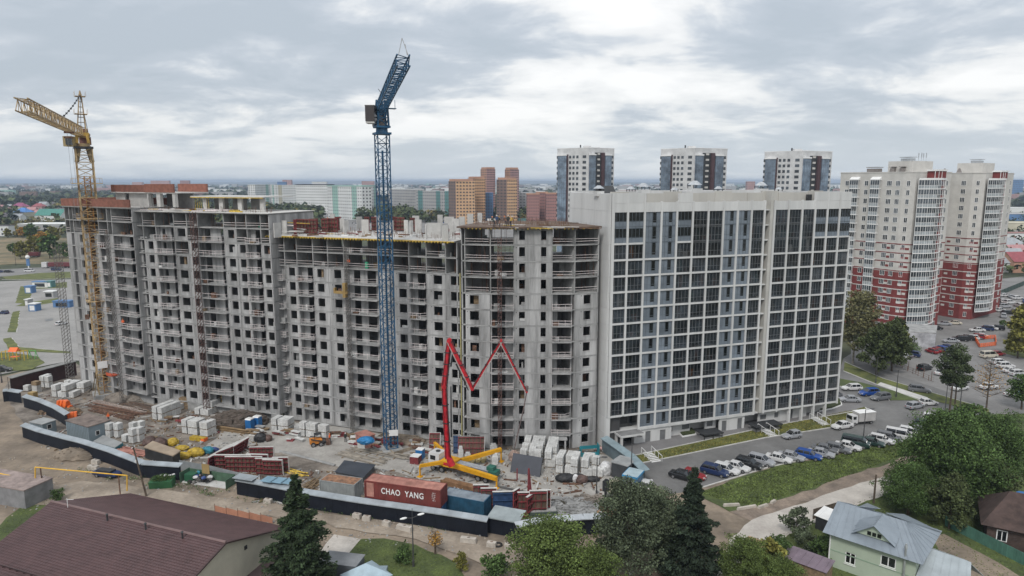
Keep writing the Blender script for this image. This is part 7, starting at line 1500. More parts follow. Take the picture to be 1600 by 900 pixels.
gallery('grey sheet fence between the site and the white building', [(941, 684), (960, 697), (985, 715), (1006, 737)], H=2.4, h0=2.6, W=1.0, face=M('fence_slate', (.12, .16, .18), .5), cm=M('canopy_slate', (.23, .30, .33), .5), side=1)
gallery('pale grey low fence behind the green dumpster bay', [(281, 735), (330, 744), (382, 757)], H=1.8, h0=2.4, px_top=False, canopy=False, face=M('fence_palegrey', (.26, .28, .29), .6))
t = thing('canopy_sheets', 'loose bluish roofing sheets lying on the fence canopy left of the spruce', 'sheets', at(425, 756, 2.6)); MB().box((-4.6, 1.6, .35), (3.6, 1.8, .08), 0, -.3).build('sheet', can, t); [MB().box((-.6 + i * 1.7, 0.5 - i * .35, .5), (1.9, 1.9, .06), 0, -.3).build('sheet', M('sheet_blue', (.20, .33, .42), .4), t) for i in range(3)]
# dumpster bay
t = thing('dumpster_bay', 'green open dumpster enclosure heaped with rubbish bags', 'dumpster', at(286, 754), -.28); dg = M('dumpster_green', (.06, .12, .075), .6, .25, 1)
MB().b2(-.3, 8.4, 1.9, 2.0, 0, 1.6).build('back_panel', dg, t); MB().b2(8.3, 8.4, -.2, 1.89, 0, 1.5).build('side_panel', dg, t); MB().b2(-.4, -.3, -.2, 2.0, 0, 1.7).build('side_panel', dg, t); MB().b2(-.2, 8.3, -.1, 1.88, 0.02, .12).build('concrete_floor', conclt, t); MB().b2(.1, 1.8, .2, 1.6, .13, 1.35).build('bin', M('bin_green', (.02, .09, .045), .5), t); MB().b2(2.6, 4.0, 1.4, 1.5, 1.3, 2.9).build('board', M('box_tan', (.34, .24, .10)), t)
for i in range(26): MB().lump((U(1.2, 4.6), U(-.2, 1.6), U(.2, 1.3)), (U(.22, .5), U(.2, .45), U(.15, .4)), 2, jit=.12).build('rubbish_bag', M('bag_' + ('black', 'black', 'black', 'blue', 'white', 'orange', 'pink', 'grey', 'teal')[i % 9], (.02, .02, .02)), t)
p = at(254, 760); t = thing('green_skip', 'round green skip heaped with leaves and white scraps', 'skip', p, .2); MB().xprism([(-.9, 0), (.9, 0), (1.2, 1.25), (-1.2, 1.25)], -1.7, 1.7).build('skip_body', M('skip_green2', (.03, .12, .05), .5), t); ob('leaf_load', quadmesh('leaf_load', blobpts((0, 0, 1.35), (1.8, 1.2, .6), 1500, .5), .16, Lg), t); mb = MB(); [mb.box((U(-1.3, 1.5), U(-.9, .9), U(1.5, 1.9)), (U(.2, .6), .3, .1), 0, U(0, 3)) for _ in range(4)]; mb.build('scraps', whitep, t)
# poles, gas pipe, lamp posts
def bent(mb, pts, r): [mb.tube(a, b, r, r, 8) for a, b in zip(pts, pts[1:])]
def at_y(x, y, Y): return ad(x, y, Y)
Yp = at(65, 776).y
gpy = M('gas_yellow', (.72, .42, .04), .5)
t = thing('gas_pipe', 'yellow overhead gas pipe stepping up in an arch over the dirt track', 'pipe', (at(65, 776).x, Yp, 0)); o = Vector((at(65, 776).x, Yp, 0)); mb = MB()
PP = [ad(-60, 728, Yp + 3), ad(55, 751, Yp), ad(55, 730, Yp), ad(198.5, 743, Yp - 2.5), ad(198.5, 767, Yp - 2.5)]; bent(mb, [p - o for p in PP], .09); mb.build('pipe', gpy, t)
for x, y, yy in ((63, 731, Yp), (34, 747, Yp + .6), (185, 742, Yp - 2.2)):
    p = ad(x, y, yy); MB().tube((p.x - o.x, p.y - o.y, 0), (p.x - o.x, p.y - o.y, p.z), .09, .09, 7).build('support_post', rust, t)
def pole(label, x, y, h, r=.12, m=None, lean=(0, 0), name='utility_pole', cat='pole'):
    p = at(x, y); t = thing(name, label, cat, p); MB().tube((0, 0, 0), (lean[0], lean[1], h), r, r * .7, 8).build('pole_shaft', m or bark, t); return t
t = pole('leaning wooden pole with insulators beside the green skip', 229, 776, 8.2, .15, None, (-1.4, 0)); MB().tube((-1.1, -.15, 5.6), (-1.1, -.15, 6.0), .1).tube((-1.2, .15, 6.6), (-1.2, .15, 6.9), .1).tube((-1.4, -.5, 8.0), (-1.4, .5, 8.0), .06).build('insulator', whitep, t)
t = pole('short dark post beside the tall one at the pipe arch', 69, 776, 3.2, .1); MB().b2(-.1, .1, -.1, .1, 3.2, 3.3).build('post_cap', dark, t)
t = pole('thick grey wooden post behind the mint house roof', 1365, 787, 4.6, .16); MB().bar((-.5, 0, 3.6), (.5, 0, 3.6), .1).build('cross_piece', bark, t)
def lamp(label, x, y, h, heads=1, rz=0, m=None):
    t = thing('street_lamp', label, 'street lamp', at(x, y), rz); m = m or M('lamp_post', (.06, .06, .062), .5); MB().tube((0, 0, 0), (0, 0, h), .11, .06, 8).build('post', m, t); MB().tube((0, 0, 0), (0, 0, .9), .16, .16, 8).build('base', m, t)
    for s in ((1, -1) if heads == 2 else (1,)):
        MB().bar((0, 0, h - .1), (s * .9, 0, h + .1), .06).build('arm', m, t); MB().lump((s * 1.15, 0, h + .12), (.48, .2, .13), 2, jit=0).build('lamp_head', whitep if heads == 2 else m, t)
    return t
t = lamp('double headed street lamp with white heads on the lawn before the fence', 646, 886, 6.7, 2, .5); MB().bar((0, 0, 6.7), (0, 0, 7.9), .06).build('mast_top', dark, t)
for x, y, h, lab in ((1348, 697, 7.0, 'tall dark lamp post standing in the row of parked cars'), (1368, 600, 6.5, 'lamp post before the dark trees at the side street'), (1400, 621, 6.5, 'lamp post on the green island of the side street'), (1476, 648, 6.5, 'lamp post left of the pines'), (1499, 645, 6.5, 'lamp post right of the pines'), (1370, 560, 6.0, 'lamp post in front of the service building'), (25, 415, 9, 'lamp post by the highway at the left'), (3, 598, 6, 'lamp post at the left edge by the fence corner'), (986, 752, 7.5, 'dark pole in front of the bright blue cabin'), (932, 775, 6.2, 'thin dark pole carrying loudspeakers near the gate')):
    lamp(lab, x, y, h)
t = thing('gate_frame', 'black metal gate post with a dark box near the gate', 'gate', at(946, 790), .9); MB().b2(-.15, .15, -.15, .15, 0, 4.2).build('gate_post', dark, t); MB().b2(-.5, .5, -.3, .3, 2.4, 4.0).build('speaker_box', dark, t); mb = MB(); [mb.b2(.3 + i * .25, .34 + i * .25, -.03, .03, .1, 1.8) for i in range(16)]; mb.b2(.2, 4.3, -.03, .03, 1.0, 1.06); mb.build('gate_bars', dark, t)
mb = MB(); 
a = at(1393, 596); b = at(1462, 598)
for i in range(6):
    x, y = 1395 + i * 12, 567 + i * 5.6; p = at(x, y); MB().bar((0, 0, 0), (0, 0, 2.4), .09).build('fence_post', rust, None, p, 0, label='thin bare post of the unfinished fence before the fenced car park', cat='post', group='bare posts along the fenced car park')
t = thing('low_fence', 'low wire fence closing the car park behind the side road', 'fence', at(1385, 566)); o = at(1385, 566); 
for i in range(9): p = at(1385 + i * 8.2, 566 + i * 3.6) - o; q = at(1393.2 + i * 8.2, 569.6 + i * 3.6) - o; mb = MB(); [mb.bar((p.x, p.y, z), (q.x, q.y, z), .04) for z in (.3, .8, 1.3)]; mb.bar(p, (p.x, p.y, 1.4), .08); mb.build('fence_bay', rust, t)
# concrete blocks along the track
for i, (x, y, l) in enumerate(((558, 810, 1.3), (573, 814, 1.2), (604, 822, 1.2), (632, 829, 2.4), (732, 848, 2.3), (768, 855, 1.3), (795, 858, 1.2), (419, 787, 1.3), (146, 734, 2.0), (150, 725, 1.6))):
    t = thing('concrete_block', ('pale concrete block', 'second small concrete block', 'notched concrete block on two feet', 'long pinkish concrete block', 'long pale concrete beam by the lawn', 'ribbed concrete block by the tyre', 'concrete block right of the tyre', 'concrete block half behind the spruce', 'pale stone slab by the sandy mound, lower one', 'pale stone slab by the sandy mound, upper one')[i] + ('' if i > 7 else ' outside the black fence'), 'concrete block', at(x, y), -.3 + U(-.2, .2))
    MB().box((0, 0, .4), (l, .7, .7), top=.92).build('block_body', M('block_concrete', (.46, .42, .37), .9, .2, 1.2, fine=.15), t); MB().bar((-.2, 0, .75), (.2, 0, .85), .06).build('lifting_loop', rust, t)
t = thing('tyre', 'old tyre lying by the ribbed concrete block', 'tyre', at(778, 853)); mb = MB(); [mb.tube((.5 * math.cos(a), .5 * math.sin(a), .15), (.5 * math.cos(a + .4), .5 * math.sin(a + .4), .15), .16, .16, 6) for a in np.arange(0, 6.28, .392)]; mb.build('tyre_ring', tyre, t); MB().tube((0, 0, .05), (0, 0, .1), .3, .3, 12).build('hub', dirt, t)
for i, (x, y, l) in enumerate(((1143, 791, 2.6), (1167, 795, 3.4), (1192, 793, 2.0), (1208, 786, 1.2))): MB().box((0, 0, .22), (l, .4, .4), top=.9).build('kerb_stone', M('block_concrete', (.46, .42, .37)), None, at(x, y), .1 + .2 * i, label=('pale kerb stone', 'longest pale kerb stone', 'short pale kerb stone', 'whitish boulder like block')[i] + ' on the bare strip below the lawn', cat='stone')
# orange mesh fence
t = thing('orange_mesh_fence', 'faded orange mesh fence along the dirt track behind the brown roof', 'fence', at(336, 801)); o = at(336, 801); omesh = M('orange_mesh', (.42, .20, .13), .8)
for i in range(5):
    p = at(336 + i * 18, 801 + i * 3.6) - o; q = at(354 + i * 18, 804.6 + i * 3.6) - o; MB().q([(p.x, p.y, .1), (q.x, q.y, .1), (q.x, q.y, 1.0), (p.x, p.y, 1.15)]).build('mesh_bay', omesh, t); MB().bar(p, (p.x, p.y, 1.4), .06).build('stake', rust, t)
t = thing('orange_netting', 'rectangle of orange plastic netting around a dig in the car park', 'netting', at(1540, 537)); o = at(1540, 537); P = [at(*q) - o for q in ((1523, 531), (1555, 529), (1556, 540), (1530, 543))]
for a, b in zip(P, P[1:] + P[:1]): mb = MB(); [mb.bar((a.x, a.y, z), (b.x, b.y, z), .14) for z in (.2, .5, .8, 1.1)]; [mb.bar(a.lerp(b, q / 8), a.lerp(b, q / 8) + Vector((0, 0, 1.2)), .1) for q in range(9)]; mb.build('net_side', om, t)
t = thing('dark_fence', 'dark boarded fence along the right edge of the car park', 'fence', at(1590, 516)); o = at(1590, 516)
for (x0, y0), (x1, y1) in (((1590, 516), (1580, 535)), ((1580, 535), (1572, 552)), ((1562, 462), (1600, 446))):
    a, b = at(x0, y0) - o, at(x1, y1) - o; n = 8
    for i in range(n): p = a.lerp(b, i / n); q = a.lerp(b, (i + .96) / n); MB().prism([p.xy, q.xy, (q.xy + Vector((.08, .08))), (p.xy + Vector((.08, .08)))], 0, 2.2).build('board', M('fence_green_dark', (.03, .06, .05), .7), t)
# left car park booths, playground, highway kiosks
for x, y, w, h, m, m2, lab in ((66, 449, 7, 2.6, 'far_blue', 'far_white', 'long white carwash kiosk with a blue roof edge'), (48, 458, 3, 3, 'far_blue', 'far_blue', 'dark blue kiosk at the left of the white one'), (79, 449, 3, 2.8, 'far_teal', 'far_teal', 'teal booth at the right end of the kiosks'), (80, 465, 4, 2.6, 'far_white', 'far_grey', 'grey white booth with a pale roof below the kiosks'), (55, 486, 2.8, 2.8, 'far_white', 'far_blue', 'square blue booth with white roof on the car park'), (100, 480, 6.5, 2.4, 'far_blue', 'far_blue', 'long bright blue canopy behind the hoist mast'), (46, 478, 1.2, 2.6, 'far_white', 'far_grey', 'narrow white booth by the square blue one')):
    t = thing('kiosk', lab, 'kiosk', at(x, y), -.05); MB().b2(-w / 2, w / 2, -1.4, 1.4, 0, h).build('kiosk_walls', _M[m2], t); MB().b2(-w / 2 - .2, w / 2 + .2, -1.6, 1.6, h, h + .3).build('kiosk_roof', _M[m], t); MB().b2(-w / 3, w / 3, -1.43, -1.401, .5, h - .5).build('kiosk_front', glr if w > 3 else whitep, t)
t = thing('play_frame', 'yellow and orange climbing frame on the grass at the left edge', 'playground', at(24, 563)); mb = MB(); [mb.bar((x, y, 0), (x, y, 2.6), .14) for x in (-3, -1, 1, 3) for y in (-.7, .7)]; mb.bar((-3, -.7, 2.6), (3, -.7, 2.6), .12); mb.bar((-3, .7, 2.6), (3, .7, 2.6), .12); mb.build('bars', M('play_yellow', (.6, .4, .03), .5), t); MB().xprism([(-1, 2.6), (1, 2.6), (0, 3.6)], -1.1, 1.1).build('play_roof', om, t); MB().b2(-1, 1, -.7, .7, 1, 1.1).build('play_deck', om, t)
t = thing('swing', 'light green swing frame right of the climbing frame', 'playground', at(52, 561)); mb = MB(); [mb.bar((x, y, 0), (x * .9, 0, 2.4), .12) for x in (-.9, .9) for y in (-.7, .7)]; mb.bar((-.9, 0, 2.4), (.9, 0, 2.4), .12); mb.build('swing_frame', M('play_green', (.12, .45, .10), .5), t); MB().b2(-.3, .3, -.15, .15, .6, .66).build('seat', dark, t)
t = thing('advert_column', 'dark blue and white sign column by the highway', 'sign', at(45, 421)); MB().b2(-.8, .8, -.3, .3, 2, 6).build('sign_panel', M('far_blue', (.1, .2, .4)), t); MB().tube((0, 0, 0), (0, 0, 2), .3).build('column', whitep, t); MB().lump((0, 0, 6.8), 1.1, 2, jit=0).build('sign_ball', whitep, t)
# ================================================================== foreground houses
def slope(mb, a, b, c, d, n, m=0, t=.05):     # ribbed sheet roof: a,b eave; d,c ridge
    a, b, c, d = map(Vector, (a, b, c, d)); nn = (b - a).cross(d - a).normalized(); nn = nn if nn.z > 0 else -nn
    k = len(mb.v); 
    for off in (nn * t, nn * 0): mb.v += [tuple(p + off) for p in (a, b, c, d)]
    mb.f += [(k, k + 1, k + 2, k + 3), (k + 7, k + 6, k + 5, k + 4), (k, k + 4, k + 5, k + 1), (k + 1, k + 5, k + 6, k + 2), (k + 2, k + 6, k + 7, k + 3), (k + 3, k + 7, k + 4, k)]; mb.m += [m] * 6
    for i in range(n):
        f = (i + .5) / n; p, q = a.lerp(b, f) + nn * (t + .02), d.lerp(c, f) + nn * (t + .02); mb.bar(p, q, .05, m)
    return mb
# brown tiled roof, lower left
btile = M('brown_metal_tile', (.088, .048, .048), .5, .2, .7, fine=.06, rnd=.03)
rA, rB = at(80, 784, 8.4), at(353, 848, 8.4); fA, fB = at(183, 769, 5.2), at(406, 813, 5.2)
rd = (rB - rA); rB = rA + rd; off = ((fA - rA) + (fB - rB)) / 2; perp = Vector((-rd.y, rd.x, 0)).normalized(); off = perp * off.dot(perp) + Vector((0, 0, -3.2)); offn = -perp * abs(off.dot(perp)) * 1.45 + Vector((0, 0, -4.6))
t = thing('brown_roof_house', 'cream walled hall with a big brown metal tile roof at the lower left', 'house', (rA.x, rA.y, 0)); o = Vector((rA.x, rA.y, 0)); q = lambda v: tuple(Vector(v) - o)
fa_, fb_ = rA + off + rd.normalized() * 1.2, rB + off; na_, nb_ = rA + offn, rB + offn
def tiled(nm, a, b, c, d):
    """roof slope as rows of stepped tile courses"""
    a, b, c, d = map(Vector, (a, b, c, d)); n = 44; par = None; nn = (b - a).cross(d - a).normalized(); nn = nn if nn.z > 0 else -nn
    mb = MB()
    for i in range(n):
        f0, f1 = i / n, (i + 1) / n; l0, r0, l1, r1 = a.lerp(d, f0), b.lerp(c, f0), a.lerp(d, f1), b.lerp(c, f1)
        mb.q([l0 + nn * .07, r0 + nn * .07, r1 + nn * .02, l1 + nn * .02]); mb.q([l0, r0, r0 + nn * .07, l0 + nn * .07])
    w = (b - a).length; k = int(w / .38)
    for i in range(k):
        f = (i + .5) / k; mb.bar(a.lerp(b, f) + nn * .06, d.lerp(c, f) + nn * .04, .045)
    return mb.build(nm, btile, t)
tiled('roof_slope', q(fa_), q(fb_), q(rB), q(rA)); tiled('roof_slope', q(na_), q(nb_), q(rB), q(rA))
mb = MB(); mb.tube(Vector(q(rA)) + Vector((0, 0, .06)), Vector(q(rB)) + Vector((0, 0, .06)), .16, .16, 6); mb.build('ridge_cap', M('ridge_brown', (.17, .11, .105), .5), t)
for f in (.38, .60, .80): p = Vector(q(rA.lerp(rB, f) + offn * .05)); MB().tube(p, p + Vector((0, 0, .75)), .10, .10, 7).tube(p + Vector((0, 0, .75)), p + Vector((0, 0, .9)), .17, .1, 7).build('vent_pipe', dark, t)
p = Vector(q(rA.lerp(rB, .12) + offn * .02)); mb = MB(); mb.bar(p, p + Vector((0, 0, 1.3)), .05); mb.bar(p + Vector((0, 0, 1.1)), p + Vector((.8, 0, 1.1)), .04); mb.build('aerial', whitep, t)
for f0 in (.62, .76):
    a, b = Vector(q(rA.lerp(na_, f0))), Vector(q(rB.lerp(nb_, f0))); up = Vector((0, 0, .22)); mb = MB(); mb.bar(a + up, a.lerp(b, .9) + up, .07); n = 22
    for i in range(n + 1): w = a.lerp(b, .9 * i / n); mb.bar(w, w + up, .07); mb.box(tuple(w + Vector((0, 0, .12))), (.25, .18, .12))
    mb.build('snow_guard', M('snow_guard', (.05, .03, .03), .5), t)
crw = M('cream_render', (.50, .47, .38), .85, .1, .5); 
for A_, B_, C_ in ((rB, fb_, nb_),): 
    ins = rd.normalized() * -.6; dn = Vector((0, 0, -.12)); mb = MB(); k = [Vector(q(v + ins + dn)) for v in (A_, B_, C_)]; fl_ = [Vector((v.x, v.y, 0)) for v in (k[1], k[2])]
    mb.q([k[0], k[2], fl_[1], fl_[0], k[1]]); mb.q([v + Vector((0, 0, 0)) - rd.normalized() * .3 for v in (k[1], fl_[0], fl_[1], k[2], k[0])]); mb.build('gable_wall', crw, t)
    mb = MB(); w = k[0].lerp(k[1], .35) + rd.normalized() * .03 - Vector((0, 0, 1.3)); mb.box(tuple(w), (.12, .4, .45), 0, math.atan2(rd.y, rd.x)); mb.build('wall_vent', dark, t)
    mb = MB(); mb.bar(Vector(q(A_ + Vector((0, 0, -.05)))), Vector(q(B_ + Vector((0, 0, -.05)))), .16); mb.bar(Vector(q(A_ + Vector((0, 0, -.05)))), Vector(q(C_ + Vector((0, 0, -.05)))), .16); mb.build('barge_board', M('barge_brown', (.06, .035, .035), .5), t)
    mb = MB(); a, b = k[0].lerp(k[1], .9) - Vector((0, 0, 2.6)) + rd.normalized() * .1, k[0].lerp(k[2], .55) - Vector((0, 0, 4.2)) + rd.normalized() * .1; mb.q([a, b, b + rd.normalized() * 1.0 - Vector((0, 0, .5)), a + rd.normalized() * 1.0 - Vector((0, 0, .5))]); mb.build('porch_roof', M('barge_brown', (.06, .035, .035)), t)
for sgn, e0, e1 in ((1, fa_, fb_), (-1, na_, nb_)):
    ins = perp * (-.5 * sgn); a, b = Vector(q(e0 + ins)), Vector(q(e1 + ins)); MB().prism([a.xy, (b - rd.normalized() * .6).xy, (b - rd.normalized() * .6 - perp * .25 * sgn).xy, (a - perp * .25 * sgn).xy], 0, e0.z - .1).build('side_wall', crw, t)
ka = Vector(q(rA)) + rd.normalized() * .5; MB().q([ka - Vector((0, 0, .1)), Vector(q(na_)) + rd.normalized() * .5, Vector((q(na_)[0], q(na_)[1], 0)) + rd.normalized() * .5, Vector((q(fa_)[0], q(fa_)[1], 0)) + rd.normalized() * .2, Vector(q(fa_)) + rd.normalized() * .2]).build('gable_wall', crw, t)
# grey garages at the left edge
p = at(8, 790); t = thing('garage', 'grey garage with a stained flat roof at the left edge', 'garage', p, -.3); MB().b2(-7, 4.2, 0, 4.5, 0, 2.9).build('walls', M('garage_grey', (.22, .22, .225), .85, .2, .8), t); MB().b2(-7.1, 4.3, -.1, 4.6, 2.9, 3.05).build('roof', M('garage_roof', (.30, .24, .22), .9, .35, .7), t); MB().b2(-7, -5.2, -.04, -.01, .1, 2.3).build('door', M('garage_door_blue', (.03, .12, .25), .5), t)
# mint house
mint = M('mint_wall', (.37, .43, .34), .8, .06, .6); mroof = M('pale_blue_roof', (.215, .25, .285), .45, .12, .5, rnd=.03)
c0 = at(1294, 884); c1 = at(1386, 917); 
rz_ = math.atan2((c1 - c0).y, (c1 - c0).x); t = thing('mint_house', 'mint green two storey house with a pale blue grey roof at the lower right', 'house', c0, rz_); t.scale = (.93,) * 3
LX = 10.2; WY = 9.6; HW = 5.0
MB().wall(0, LX, 0, HW, 0, .3, [(2.0, 3.3, 1.3, 2.9), (6.2, 8.0, 2.7, 4.1)]).build('wall', mint, t); MB().b2(LX - .3, LX, .31, WY, 0, HW).b2(0, .3, .31, WY, 0, HW).b2(.3, LX - .3, WY - .3, WY, 0, HW).build('wall', mint, t); MB().b2(-.05, LX + .05, -.04, -.005, 3.0 - .6, 3.0 - .45).build('string_course', M('mint_dark', (.27, .36, .27), .8), t); MB().b2(-.06, .1, -.06, .1, 0, HW).build('downpipe', whitep, t)
for x0, x1, z0, z1 in ((2.0, 3.3, 1.3, 2.9), (6.2, 8.0, 2.7, 4.1)):
    w = MB(); w.b2(x0, x1, .08, .14, z0, z0 + .1).b2(x0, x1, .08, .14, z1 - .1, z1); [w.b2(x - .06, x + .06, .079, .141, z0 + .1, z1 - .1) for x in (x0 + .06, (x0 + x1) / 2, x1 - .06)]; o_ = w.build('window', wframe, t); MB().b2(x0 + .1, x1 - .1, .1, .12, z0 + .1, z1 - .1).build('pane', glassd, o_); MB().b2(x0 - .1, x1 + .1, -.12, -.045, z0 - .12, z0 - .04).build('sill', whitep, o_)
mb = MB(); rdg = 7.3; ov = .8
R0, R1 = (-.2, WY * .5, rdg), (LX * .72, WY * .5, rdg)
slope(mb, (-ov, -ov, HW - .1), (LX + ov, -ov, HW - .1), (LX * .74, WY * .5, rdg), (-ov, WY * .5, rdg), 12); slope(mb, (LX + ov, WY + ov, HW - .1), (-ov, WY + ov, HW - .1), (-ov, WY * .5, rdg), (LX * .74, WY * .5, rdg), 12); slope(mb, (LX + ov, -ov, HW - .1), (LX + ov, WY + ov, HW - .1), (LX * .74, WY * .5 + .01, rdg), (LX * .74, WY * .5 - .01, rdg), 8); mb.build('roof', mroof, t)
mb = MB(); slope(mb, (3.4, -ov - .2, HW + 1.2), (3.4, WY * .5, HW + 3.2 - .15), (5.6, WY * .5, rdg + .0), (5.6, -ov + .6, HW + 2.9), 3) if False else None
MB().prism([(3.2, 1.0), (7.4, 1.0), (5.3, 4.6)], HW + 1.0, HW + 1.05) 
g = MB(); g.q([(2.9, .6, HW + .75), (7.3, .6, HW + .75), (5.1, .6, HW + 2.3)]); g.q([(7.3, .64, HW + .75), (2.9, .64, HW + .75), (5.1, .64, HW + 2.3)]); g.build('dormer_gable', mint, t); g = MB(); slope(g, (2.5, .1, HW + .6), (2.5, 3.2, HW + 1.5), (5.1, 4.6, HW + 2.55), (5.1, .1, HW + 2.5), 3); slope(g, (7.7, 3.2, HW + 1.5), (7.7, .1, HW + .6), (5.1, .1, HW + 2.5), (5.1, 4.6, HW + 2.55), 3); g.build('dormer_roof', mroof, t)
g = MB(); [g.b2(4.3 + i * .6, 4.75 + i * .6, .5, .57, HW + .95, HW + 1.45) for i in range(3)]; g.build('dormer_window', glassd, t)
g = MB(); slope(g, (-ov, WY * .5, HW - .1 + .2), (1.2, WY + 2.8, HW - .1), (4.4, WY * .5 + 1.2, rdg + .2), (2.2, WY * .5, rdg + .25), 4); slope(g, (6.0, WY + 2.6, HW - .1), (LX + ov, WY, HW + .1), (LX * .72, WY * .5, rdg + .15), (5.2, WY * .55, rdg + .15), 4); g.build('rear_roof', mroof, t)
g = MB(); slope(g, (LX + .1, -1.0, 2.4), (LX + 6.0, -1.0, 2.2), (LX + 5.0, 5.2, 4.3), (LX + .1, 5.2, 4.5), 6); slope(g, (LX + 6.3, 6.8, 2.2), (LX + 3.0, 8.2, 2.3), (LX + .4, 5.6, 4.4), (LX + 4.6, 5.3, 4.3), 4); g.build('porch_roof', M('porch_roof_pale', (.33, .37, .39), .5, .12, .4), t); MB().b2(LX + .2, LX + 5.3, .6, 5, 0, 2.3).build('porch_wall', M('porch_dark', (.05, .03, .028), .7), t)
g = MB(); g.tube((LX - 1.2, -.35, 0), (LX - 1.2, -.35, HW + 1.2), .14, .14, 8); g.tube((LX - 1.2, -.35, HW + 1.2), (LX - 1.2, -.35, HW + 1.8), .22, .1, 8); g.build('flue', met, t)
# sheds, terrace and white lean-to left of the mint house
p = at(1270, 812); t = thing('lean_to', 'white sheet roofed lean-to behind the mint house', 'shed', at(1270, 826), -.9); g = MB(); slope(g, (0, 0, 2.0), (7.5, 0, 2.0), (7.5, 2.8, 2.5), (0, 2.8, 2.5), 6); g.build('shed_roof', whitep, t); MB().b2(.2, 7.3, .2, 2.6, 0, 1.95).build('shed_wall', dark, t)
t = thing('shed', 'wooden shed with a mauve sheet roof beside the mint house', 'shed', at(1236, 905), -.75); g = MB(); slope(g, (-3.5, 0, 2.4), (4, 0, 2.4), (4, 3, 2.7), (-3.5, 3, 2.7), 8); g.build('shed_roof', M('mauve_roof', (.17, .13, .16), .5), t); MB().b2(-3.3, 3.8, .2, 2.8, 0, 2.35).build('shed_wall', pallet, t); MB().b2(-6.5, -3.6, .2, 2.4, 2.2, 2.3).build('board_roof', M('board_orange', (.38, .25, .15), .8), t)
mbp = thing('board_fence', 'short grey board fence behind the lean-to', 'fence', at(1270, 812), .45); [MB().b2(i * .3, i * .3 + .27, 0, .05, 0, 1.6).build('board', bark, mbp) for i in range(17)]
# small roofs at the bottom centre
t = thing('small_roof_shed', 'small hut with a pale blue metal pyramid roof at the bottom edge', 'shed', at(573, 915)); MB().b2(-2.2, 2.2, -2, 2, 0, 1.4).build('walls', gcab, t); MB().tube((0, 0, 1.4), (0, 0, 2.9), 3.2, .05, 4).build('roof', M('roof_paleblue', (.36, .46, .52), .5), t)
t = thing('grey_shed', 'dark grey sheet shed left of the pale pyramid roof', 'shed', at(530, 905), -.2); MB().b2(-2.5, 2.2, 0, 2.6, 0, 1.9).build('walls', M('shed_grey', (.12, .13, .14), .6), t); MB().b2(-2.6, 2.3, -.1, 2.7, 1.9, 1.98).build('roof', M('shed_roof_grey', (.2, .21, .22), .5), t)
# brown house bottom right
p = at(1540, 852); t = thing('brown_house', 'dark wooden house with white windows and a brown roof at the right edge', 'house', p, -.55); bw = M('log_wall', (.075, .05, .042), .85, .3, 1.2)
MB().b2(0, 13, 0, 8, 0, 3.2).build('wall', bw, t); n = 12
for i in range(n): MB().b2(-.03, 13.03, -.04, -.004, .08 + i * .26, .30 + i * .26).build('log', bw, t)
g = MB(); slope(g, (-.8, -.8, 3.1), (13.8, -.8, 3.1), (13.0, 4, 6.6), (2.4, 4, 6.6), 0); slope(g, (13.8, 8.8, 3.1), (-.8, 8.8, 3.1), (2.4, 4, 6.6), (13, 4, 6.6), 0); slope(g, (-.8, 8.8, 3.1), (-.8, -.8, 3.1), (2.4, 3.99, 6.6), (2.4, 4.01, 6.6), 0); g.build('roof', M('roof_dark_brown', (.065, .042, .036), .9, .35, .8, fine=.1), t)
for x in (1.0, 4.6, 8.4): o_ = MB().b2(x, x + 1.2, -.1, -.05, 1.1, 2.6).build('window', wframe, t); MB().b2(x + .12, x + .55, -.115, -.1, 1.2, 2.5).b2(x + .65, x + 1.08, -.115, -.1, 1.2, 2.5).build('pane', glassd, o_)
t = thing('green_fence', 'long green board fence running past the brown house', 'fence', at(1478, 822)); a, b = at(1476, 822), at(1640, 905); d = b - a; n = 44; gm_ = M('fence_green', (.07, .17, .13), .7, .15, 1, rnd=.1); rzz = math.atan2(d.y, d.x)
for i in range(n): q_ = a + d * (i / n) - at(1478, 822); MB().b2(0, d.length / n - .03, 0, .05, .05, 1.7).build('fence_board', gm_, t, q_, rzz)
t = thing('red_cloth', 'faded red cloth hung behind the brown house roof', 'cloth', at(1555, 800)); MB().lump((0, 0, 1), (1.8, .6, 1.2), 3, jit=.08).build('cloth', M('cloth_red', (.20, .05, .05), .9), t)
t = thing('blue_drum', 'turquoise drum at the right edge behind the brown house', 'drum', at(1598, 795)); MB().tube((0, 0, 0), (0, 0, 2.2), 1.0, 1.0, 14).build('drum', tq, t); MB().tube((0, 0, 2.2), (0, 0, 2.3), 1.05, 1.05, 14).build('lid', tankm, t)
